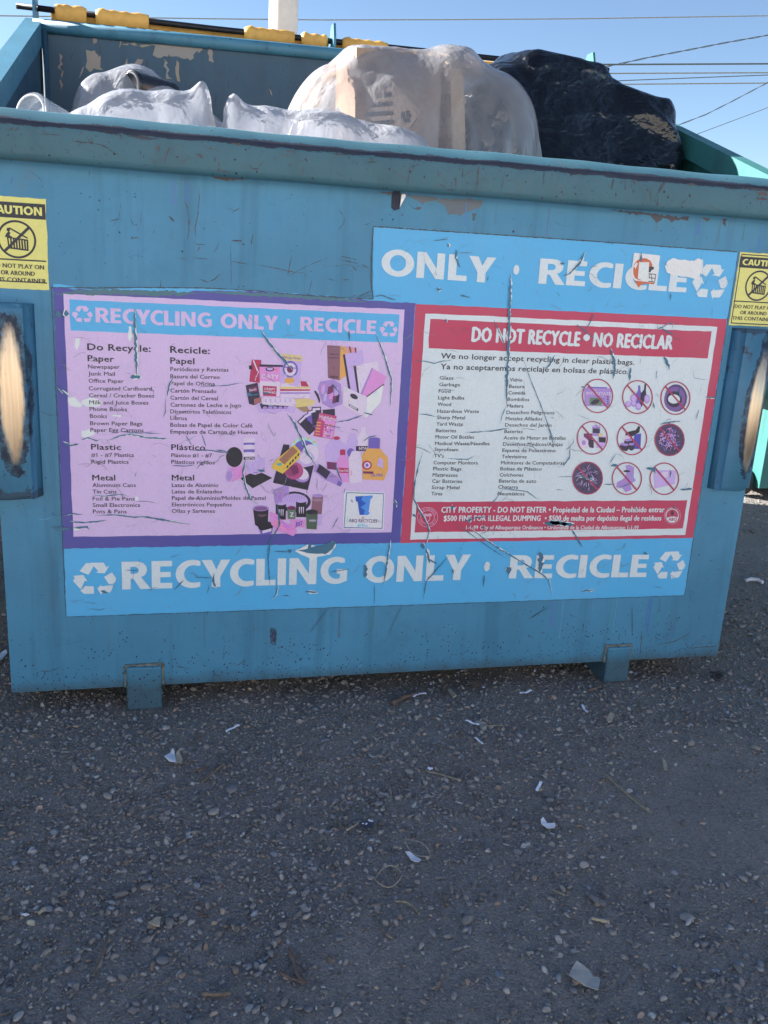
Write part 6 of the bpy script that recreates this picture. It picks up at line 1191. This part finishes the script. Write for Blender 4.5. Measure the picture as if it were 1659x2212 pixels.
bag('clear_trash_bag', .97, .44, 1.22, 1.02, 1.68, cl, M['film'], 'big clear bag draped like a tent over cardboard boxes', res=.0115, crump=.035, steps=130, rot=0.0, pins=ring_pins(.37, .31, .965, .40, 1.20, 9), rays=[((.80, .36, 1.56), .012, 7), ((1.03, .36, 1.56), .009, 6)], ridge=((9, .003), (5, .002), (3, .001)))

# black bag
bK = [c_box((1.39, .61, 1.38), (.120, .12, .24), (R(5), R(3), R(8)), r=.01), c_ell((1.25, .55, 1.43), (.13, .15, .17)), c_ell((1.37, .48, 1.27), (.22, .15, .15)), c_ell((1.71, .53, 1.35), (.085, .11, .17)), c_box((1.655, .57, 1.34), (.09, .09, .21), (0, R(6), R(-6))), c_ell((1.62, .46, 1.22), (.11, .13, .14))]
bag('black_trash_bag', 1.43, .50, 1.32, 1.10, 1.71, bK, M['black'], 'black plastic trash bag bulging over the right half of the container', res=.0115, crump=.05, steps=130, rot=0.0, pins=ring_pins(.36, .22, 1.44, .54, 1.20, 10), rays=[((1.50, .48, 1.61), .007, 3)], ridge=((16, .012), (9, .007), (4, .002)))

# long low milky bag in the middle
def pull(pts, w=.02, r=.03, t0=.0):
    pts = [(np.array(a), np.array(b)) for a, b in pts]
    def f(X, s):
        for a, b in pts:
            pass
        return X
    return f
cm = [c_ell((.57, .15, 1.25), (.10, .09, .125)), c_ell((.70, .14, 1.24), (.15, .09, .135)), c_ell((.85, .12, 1.23), (.12, .085, .125)), c_box((.510, .16, 1.29), (.014, .05, .090), (0, R(-8), 0)), c_box((.84, .13, 1.25), (.07, .05, .045), (0, R(12), R(5)))]
carton('cardboard_piece', (.84, .13, 1.25), (.066, .046, .042), (0, R(12), R(5)), M['card'], 'brown cardboard low in the long milky bag behind the lip', cat='cardboard')
bag('milky_trash_bag', .70, .15, .80, .50, 1.46, cm, M['film_w'], 'long low milky bag lying along the lip before the tented bag', res=.009, crump=.10, steps=100, bend=.02, ridge=((10, .007), (6, .004), (3, .0015)))
# white bag at the left front
cw = [c_ell((.29, .17, 1.25), (.13, .10, .130)), c_ell((.20, .17, 1.22), (.09, .09, .12)), c_box((.424, .17, 1.28), (.014, .035, .122), (0, R(4), 0)), c_ell((.37, .17, 1.27), (.09, .09, .118))]
bag('white_trash_bag', .30, .17, .66, .52, 1.46, cw, M['film_w'], 'white bag with one raised corner lying along the lip at the left', res=.009, crump=.09, steps=100, bend=.02, ridge=((10, .007), (6, .004), (3, .0015)))
# hazy bag behind it with a cup inside
cb = [c_ell((.28, .56, 1.34), (.11, .12, .165)), c_ell((.20, .54, 1.32), (.08, .10, .15)), c_ell((.38, .54, 1.30), (.13, .12, .14)), c_ell((.50, .50, 1.24), (.11, .12, .13))]
bag('hazy_trash_bag', .33, .55, .80, .62, 1.56, cb, M['film_c'], 'hazy grey-white bag slumped against the back wall, a cup showing through', res=.010, crump=.08, steps=100, bend=.03, ridge=((10, .007), (6, .004), (3, .0015)))
def cup(name, p0, p1, r0, r1, mats, label, cat, ribs=0, disc=True):
    p0 = Vector(p0); p1 = Vector(p1); d = (p1 - p0); L = d.length; Mx = Matrix.Translation(p0) @ d.to_track_quat('Z', 'Y').to_matrix().to_4x4()
    root = empty(name, (0, 0, 0)); tag(root, label, cat)
    prof = [(r0 * .0, .001), (r0 * .86, .001), (r0 * .94, -.001), (r0, .004), (r0, .012), (r0 * .97, .016)] + [(r0 * .97 + (r1 - r0 * .97) * k / 12 + (ribs * (k % 2)), .016 + (L - .016) * k / 12) for k in range(1, 13)] + [(0, L)]
    bm = bmesh.new(); lathe(bm, prof, 28, Mx); bm_obj('cup_wall', bm, mats[0], root, True)
    bm = bmesh.new(); lathe(bm, [(r0 * .74, -.0025), (r0 * .80, -.0045), (r0 * .86, -.0025)], 28, Mx); bm_obj('cup_rim', bm, mats[1], root, True); return root
t = NT('clear_plastic'); gl = t.bsdf((.78, .82, .88), .12, 0, None, spec=.6); gl.inputs['Alpha'].default_value = .35; M['clear'] = t.m
M['blackp'] = simple('black_plastic', (.015, .015, .018), .25); M['wplastic'] = simple('white_plastic', (.70, .71, .73), .4)
ca = F(283, 183, .47); cb_ = F(372, 203, .56)
cup('plastic_cup', (ca[0], .47, ca[1]), (cb_[0], .56, cb_[1]), .034, .028, (M['blackp'], M['clear']), 'black cup with a clear ribbed end inside the hazy bag near the back wall', 'cup', .001)
jx, jz = F(70, 243, .09); cup('plastic_jar', (jx, .075, jz - .001), (jx + .085, .22, jz - .035), .040, .041, (M['clear'], M['wplastic']), 'clear plastic jar with a ringed bottom peeping over the lip at far left', 'jar')
px0, pz0 = F(725, 243, .26); bm = bmesh.new(); prism(bm, [(px0 - .022, pz0 - .03), (px0 + .022, pz0 - .03), (px0 + .02, pz0 - .012), (px0 + .003, pz0 + .012)], 1, .25, .2515); tag(bm_obj('paper_scrap', bm, M['wplastic']), 'corner of white paper sticking up behind the milky bag', 'paper')

# ------------------------------------------------------------------ litter on the ground
M['paper'] = simple('white_paper', (.72, .74, .80), .8, 0, 60, .05); M['strip'] = simple('shredded_paper', (.80, .84, .98), .8, 0, 60, .04)
M['tan'] = simple('torn_card', (.42, .35, .26), .9, 0, 90, .25); M['stick'] = simple('dry_wood', (.17, .13, .10), .9, 0, 120, .35, .5); M['straw'] = simple('dry_straw', (.30, .25, .16), .8, 0, 120, .3)
M['redwood'] = simple('red_brown_wood', (.15, .10, .08), .85, 0, 120, .35, .5); M['rubber'] = simple('tan_rubber', (.30, .26, .22), .7, 0, 80, .15); M['leaf'] = simple('dry_leaf', (.17, .14, .09), .85, 0, 120, .3)
M['navy'] = simple('dark_wrapper', (.03, .04, .08), .35, 0, 60, .3); M['grey'] = simple('grey_flake', (.14, .14, .15), .85, 0, 60, .3); M['rustw'] = simple('rusty_wire', (.16, .09, .07), .8)
def gz(x, y): return float(gh(x, y))
def flat(name, pts, mat, label, cat, th=.0012, lift=.006, curl=.0, group=None, sub=None):
    """thin torn piece lying on the gravel; pts are photo points, cut with the ground"""
    P = [G(*p) for p in pts]; cx = sum(p[0] for p in P) / len(P); cy = sum(p[1] for p in P) / len(P); bm = bmesh.new()
    ext = max(math.hypot(p[0] - cx, p[1] - cy) for p in P) + 1e-6
    tri = tessellate_polygon([[Vector((p[0], p[1], 0)) for p in P]]); top = []; bot = []
    for x, y in P:
        z = gz(x, y) + lift + curl * (math.hypot(x - cx, y - cy) / ext) ** 2 + random.uniform(0, .0015); top.append(bm.verts.new((x - cx, y - cy, z + th))); bot.append(bm.verts.new((x - cx, y - cy, z)))
    n = len(P)
    for t_ in tri:
        try: bm.faces.new([top[i] for i in t_]); bm.faces.new([bot[i] for i in reversed(t_)])
        except ValueError: pass
    for i in range(n): bm.faces.new((top[i], top[(i + 1) % n], bot[(i + 1) % n], bot[i]))
    o = bm_obj(name, bm, mat); o.location = (cx, cy, 0); return tag(o, label, cat, group)
def stick(name, pts, rad, mat, label, cat, lift=.005, group=None, wob=.3, n=6):
    P = [G(*p) for p in pts]; cx, cy = P[0]; Q = []
    for a, b in zip(P, P[1:]):
        k = 5; Q += [(a[0] + (b[0] - a[0]) * i / k, a[1] + (b[1] - a[1]) * i / k) for i in range(k)]
    Q.append(P[-1]); bm = bmesh.new(); rr = [rad * (1 + random.uniform(-wob, wob)) for _ in Q]
    tube(bm, [(x - cx, y - cy, gz(x, y) + lift + rad * .5) for x, y in Q], rr, n); o = bm_obj(name, bm, mat, None, True); o.location = (cx, cy, 0); return tag(o, label, cat, group)
def strip(pts, w, label):
    P = [G(*p) for p in pts]; cx, cy = P[0]; bm = bmesh.new(); Q = []
    for a, b in zip(P, P[1:]): Q += [(a[0] + (b[0] - a[0]) * i / 4, a[1] + (b[1] - a[1]) * i / 4) for i in range(4)]
    Q.append(P[-1]); rows = []
    for i, (x, y) in enumerate(Q):
        o_ = Q[max(i - 1, 0)]; q_ = Q[min(i + 1, len(Q) - 1)]; dx, dy = q_[0] - o_[0], q_[1] - o_[1]; l = math.hypot(dx, dy); nx_, ny_ = -dy / l * w / 2, dx / l * w / 2
        z = gz(x, y) + .008 + .001 * math.sin(i * 1.1); rows.append([bm.verts.new((x + nx_ - cx, y + ny_ - cy, z + .001)), bm.verts.new((x - nx_ - cx, y - ny_ - cy, z)), bm.verts.new((x - nx_ - cx, y - ny_ - cy, z - .0006)), bm.verts.new((x + nx_ - cx, y + ny_ - cy, z + .0004))])
    for A, B in zip(rows, rows[1:]):
        for k in range(4): bm.faces.new((A[k], A[(k + 1) % 4], B[(k + 1) % 4], B[k]))
    bm.faces.new(rows[0][::-1]); bm.faces.new(rows[-1]); o = bm_obj('paper_shred', bm, M['strip']); o.location = (cx, cy, 0); tag(o, label, 'paper shred', 'narrow white paper shreds on the gravel')
strip([(488, 1586), (503, 1577), (517, 1571)], .0042, 'white paper shred nearest the left skid')
strip([(893, 1508), (906, 1500), (921, 1500)], .0046, 'curved white shred touching the red-brown stick')
strip([(1028, 1476), (1037, 1483), (1046, 1490)], .0050, 'white shred lying against the brown card under the front edge')
strip([(1122, 1502), (1136, 1500), (1148, 1496)], .0046, 'kinked white shred between the brown card and the right skid')
strip([(1256, 1527), (1261, 1536), (1268, 1545)], .0052, 'white shred in front of the right skid, beside a tan wood chip')
strip([(1005, 1563), (1020, 1569), (1034, 1574)], .0044, 'white shred at the end of a long thin twig')
strip([(1024, 1602), (1034, 1609), (1042, 1617)], .0030, 'thinnest white shred, below the one at the twig')
strip([(1158, 1719), (1163, 1709), (1168, 1700)], .0058, 'white shred standing alone farthest from the container')
strip([(923, 1667), (928, 1669), (934, 1669)], .0052, 'short white shred above the yellow straw')
strip([(1154, 1456), (1156, 1450)], .0046, 'tiny white square of paper under the front edge near the right skid')
strip([(930, 1479), (931, 1473)], .0046, 'tiny white square of paper right of the red-brown stick')
strip([(1360, 1458), (1366, 1455)], .008, 'doubled white bit of paper right of the right skid')
flat('torn_paper', [(355, 1645), (368, 1637), (374, 1630), (378, 1640), (381, 1662), (366, 1656)], M['paper'], 'torn white paper piece with a tan flap beside it, left of centre', 'paper', curl=.008)
flat('torn_card', [(380, 1640), (386, 1634), (394, 1650), (393, 1660), (381, 1658)], M['tan'], 'small tan card piece touching the torn white paper', 'card', curl=.006)
stick('red_brown_stick', [(847, 1524), (870, 1511), (900, 1500)], .0062, M['redwood'], 'short thick red-brown stick under the front edge', 'stick')
flat('dry_leaf', [(959, 1478), (964, 1490), (961, 1508), (956, 1500)], M['leaf'], 'narrow dry leaf pointing down under the front edge', 'leaf', curl=.004)
flat('wood_chip', [(967, 1492), (973, 1490), (986, 1506), (979, 1509)], M['tan'], 'tan wood chip right of the narrow dry leaf', 'wood chip', .004)
flat('card_scrap', [(1016, 1477), (1036, 1479), (1042, 1487), (1034, 1494), (1022, 1490)], M['stick'], 'dark brown curved card scrap below the front edge', 'card', curl=.005)
stick('twig', [(437, 1694), (460, 1674), (483, 1654)], .0028, M['stick'], 'straight grey twig right of the torn white paper', 'twig')
stick('twig', [(416, 1672), (430, 1667), (446, 1661)], .0022, M['redwood'], 'short reddish twig between the torn paper and the straight grey twig', 'twig')
stick('straw', [(918, 1671), (955, 1681), (996, 1694)], .0015, M['straw'], 'yellow straw under the short white shred', 'straw', wob=.1)
stick('long_stem', [(1302, 1677), (1328, 1700), (1360, 1728), (1402, 1760)], .0020, M['straw'], 'long dry stem slanting down to the right', 'stem', wob=.15)
stick('thin_twig', [(1037, 1574), (1060, 1573), (1097, 1570)], .0014, M['straw'], 'thin pale twig continuing right from a white shred', 'twig')
stick('stem_bit', [(1265, 1512), (1285, 1516), (1318, 1528)], .0011, M['stick'], 'fine dark stem near the right skid', 'stem')
flat('wood_chip', [(1309, 1560), (1318, 1546), (1327, 1550), (1320, 1566), (1313, 1567)], M['tan'], 'tan wood chip lower right of the right skid', 'wood chip', .003)
flat('dry_leaf', [(1379, 1518), (1383, 1526), (1382, 1543), (1377, 1542)], M['leaf'], 'pale narrow dry leaf standing right of the tan chip', 'leaf', .002)
flat('bark_flake', [(1429, 1636), (1434, 1642), (1441, 1655), (1442, 1667), (1434, 1664)], M['tan'], 'long pale bark flake on the right', 'bark')
stick('wood_splinter', [(1268, 1497), (1283, 1492), (1298, 1488)], .003, M['stick'], 'dull splinter just before the right skid', 'splinter')
flat('grey_flake', [(1050, 1664), (1056, 1658), (1052, 1672), (1042, 1690), (1030, 1688)] if False else [(918 + 80, 1676), (1004, 1672), (1010, 1676), (1000, 1690), (994, 1688)], M['grey'], 'grey flake at the lower end of the yellow straw', 'flake')
def loop(name, cx, cy, rx, ry, rot, rad, mat, label, cat, grp=None, lift=.010):
    pts = [G(*p) for p in ellipse(cx, cy, rx, ry, 36, 0, rot)]; ox, oy = pts[0]; bm = bmesh.new(); n = len(pts); rings = []
    for i, (x, y) in enumerate(pts):
        a, b = pts[i - 1], pts[(i + 1) % n]; t_ = Vector((b[0] - a[0], b[1] - a[1], 0)).normalized(); u = Vector((-t_.y, t_.x, 0)); z = gz(x, y) + lift + .003 * math.sin(i * .5)
        rings.append([bm.verts.new(Vector((x - ox, y - oy, z)) + u * rad * math.cos(k * 1.047) + Vector((0, 0, 1)) * rad * math.sin(k * 1.047)) for k in range(6)])
    for i in range(n):
        A, B = rings[i], rings[(i + 1) % n]
        for k in range(6): bm.faces.new((A[k], A[(k + 1) % 6], B[(k + 1) % 6], B[k]))
    o = bm_obj(name, bm, mat, None, True); o.location = (ox, oy, 0); return tag(o, label, cat, grp)
RB = 'rubber bands on the gravel'
loop('rubber_band', 901, 1843, 33, 12.5, R(35), .0013, M['rubber'], 'stretched oval rubber band lying over a white scrap', 'rubber band', RB)
loop('rubber_band', 839, 1907, 30, 20, R(-20), .0013, M['rubber'], 'rounder rubber band nearest the viewer', 'rubber band', RB)
loop('rubber_ring', 743, 1745, 9, 8, 0, .0009, M['rubber'], 'small thin pale ring in the middle of the gravel', 'ring', None)
loop('rubber_ring', 1177, 1607, 7, 5, 0, .0008, M['rubber'], 'very small thin ring below the white shreds', 'ring', None)
flat('paper_scrap', [(875, 1851), (884, 1850), (897, 1857), (909, 1866), (903, 1874), (888, 1866)], M['paper'], 'creased white scrap half under the oval rubber band', 'paper', lift=.004, curl=.004)
flat('card_chip', [(1046, 1820), (1059, 1819), (1064, 1836), (1062, 1845), (1047, 1842)], M['grey'], 'grey rectangular card chip right of the rubber bands', 'card')
flat('torn_paper', [(1166, 1787), (1171, 1783), (1181, 1791), (1197, 1794), (1198, 1800), (1195, 1806), (1180, 1802), (1168, 1794)], M['paper'], 'curved white paper piece standing on edge, lower right', 'paper', curl=.007)
flat('torn_card', [(1243, 2095), (1258, 2102), (1274, 2113), (1279, 2125), (1290, 2126), (1294, 2133), (1289, 2160), (1260, 2145), (1226, 2127), (1232, 2112)], simple('dirty_white_card', (.42, .40, .37), .85, 0, 26, .2, .3), 'largest torn dirty-white card piece, at the bottom right', 'card', .0015, .008, .006)
wrapper = flat('snack_wrapper', [(774, 1789), (790, 1782), (800, 1784), (808, 1788), (800, 1799), (786, 1798)], M['navy'], 'small crumpled dark blue wrapper with pale print', 'wrapper', curl=.006)
w_ = SC.objects[-1] if False else None
for k, pts in enumerate(([(795, 1782), (806, 1785), (804, 1788), (795, 1785)], [(778, 1789), (786, 1790), (785, 1792), (777, 1791)], [(789, 1790), (794, 1791), (791, 1794), (788, 1793)])):
    wp = flat('wrapper_print', pts, M['paper'], None, None, .0004, .0125); wp.parent = wrapper; wp.location = (wp.location.x - wrapper.location.x, wp.location.y - wrapper.location.y, 0)
stick('bent_stem', [(852, 1956), (878, 1958), (895, 1970), (905, 1985)], .0016, M['straw'], 'curved dry stem before the rounder rubber band', 'stem')
stick('twig', [(913, 1950), (924, 1968), (938, 1994)], .0018, M['stick'], 'dull twig right of the curved stem', 'twig') if False else None
tw = stick('forked_twig', [(624, 2055), (634, 2080), (647, 2118), (658, 2129)], .0034, M['redwood'], 'forked brown twig near the bottom edge', 'twig')
b_ = stick('twig_branch', [(604, 2104), (628, 2118), (658, 2129)], .0026, M['redwood'], None, None); b_.parent = tw; b_.location = (b_.location.x - tw.location.x, b_.location.y - tw.location.y, 0)
stick('twig', [(236, 2020), (222, 2060), (203, 2104)], .0020, M['stick'], 'long thin twig at the lower left', 'twig')
stick('stick', [(436, 2146), (465, 2149), (500, 2147)], .0034, M['stick'], 'level grey stick near the bottom edge, left of the forked twig', 'stick')
stick('dark_stick', [(1266, 1938), (1285, 1951), (1307, 1963)], .0058, M['grey'], 'short thick slate-grey stick at the lower right', 'stick')
flat('corrugated_card', [(321, 1996), (338, 1986), (347, 1984), (345, 2003), (334, 2002)], M['tan'], 'small corrugated card bit beside two pale pebbles', 'card', .003)
stick('rusty_wire', [(421, 1953), (430, 1950), (438, 1960), (436, 1976), (427, 1972)], .0015, M['rustw'], 'curl of rusty wire at the left', 'wire', wob=.1)
stick('string', [(560, 1666), (567, 1658), (570, 1668), (580, 1672), (586, 1680), (590, 1672), (583, 1684)], .0011, M['rubber'], 'knotted pale string right of the straight grey twig', 'string', wob=.1)
stick('bone_like_stick', [(1611, 1256), (1622, 1253), (1636, 1255), (1647, 1260)], .007, M['paper'], 'curved white stick on the gravel right of the container', 'stick', lift=.004)
lp = loop('metal_washer', 1551, 1459, 11, 5.5, 0, .0048, simple('dull_washer', (.05, .045, .045), .6, .3), 'dark round washer on the gravel right of the right skid', 'washer', None, .006)
stick('twig', [(548.6 + 540 * .3307, 1768), (735, 1785), (741, 1795)], .0026, M['stick'], 'grey twig left of the dark blue wrapper', 'twig')
stick('twig', [(748, 1798), (766, 1788), (776, 1779)], .0020, M['tan'], 'tan splinter touching the dark blue wrapper', 'twig')
stick('twig', [(1276, 1991), (1292, 1994), (1315, 1998)], .0030, M['tan'], 'tan twig left of the white pebble', 'twig')
stick('twig', [(955, 1938), (960, 1952), (965, 1965)], .0030, M['stick'], 'stubby twig right of the bent stem', 'twig')
stick('twig', [(1191, 1931), (1205, 1937), (1220, 1943)], .0014, M['straw'], 'thin straw piece left of the slate-grey stick', 'twig')
stick('twig', [(83, 1974), (91, 1968), (97, 1962)], .0028, M['tan'], 'tan twig bit far left', 'twig')
flat('white_chip', [(46, 1977), (56, 1976), (64, 1978), (56, 1981)], M['paper'], 'small white chip far left beside the tan twig', 'chip')
flat('plastic_scrap', [(-12, 1428), (2, 1416), (14, 1411), (16, 1416), (4, 1432), (-6, 1444)], M['strip'], 'pale plastic scrap cut by the left edge, by the container corner', 'plastic', curl=.012)
x, y = G(1486, 1998); o = bpy.data.objects.new('white_pebble', pmesh[2].copy()); COL.objects.link(o); o.data.materials.clear(); o.data.materials.append(simple('white_stone', (.42, .42, .42), .7)); o.location = (x, y, gz(x, y) + .006); o.scale = (.0115, .008, .009); o.rotation_euler = (0, 0, .7); tag(o, 'oblong white pebble at the lower right', 'pebble')
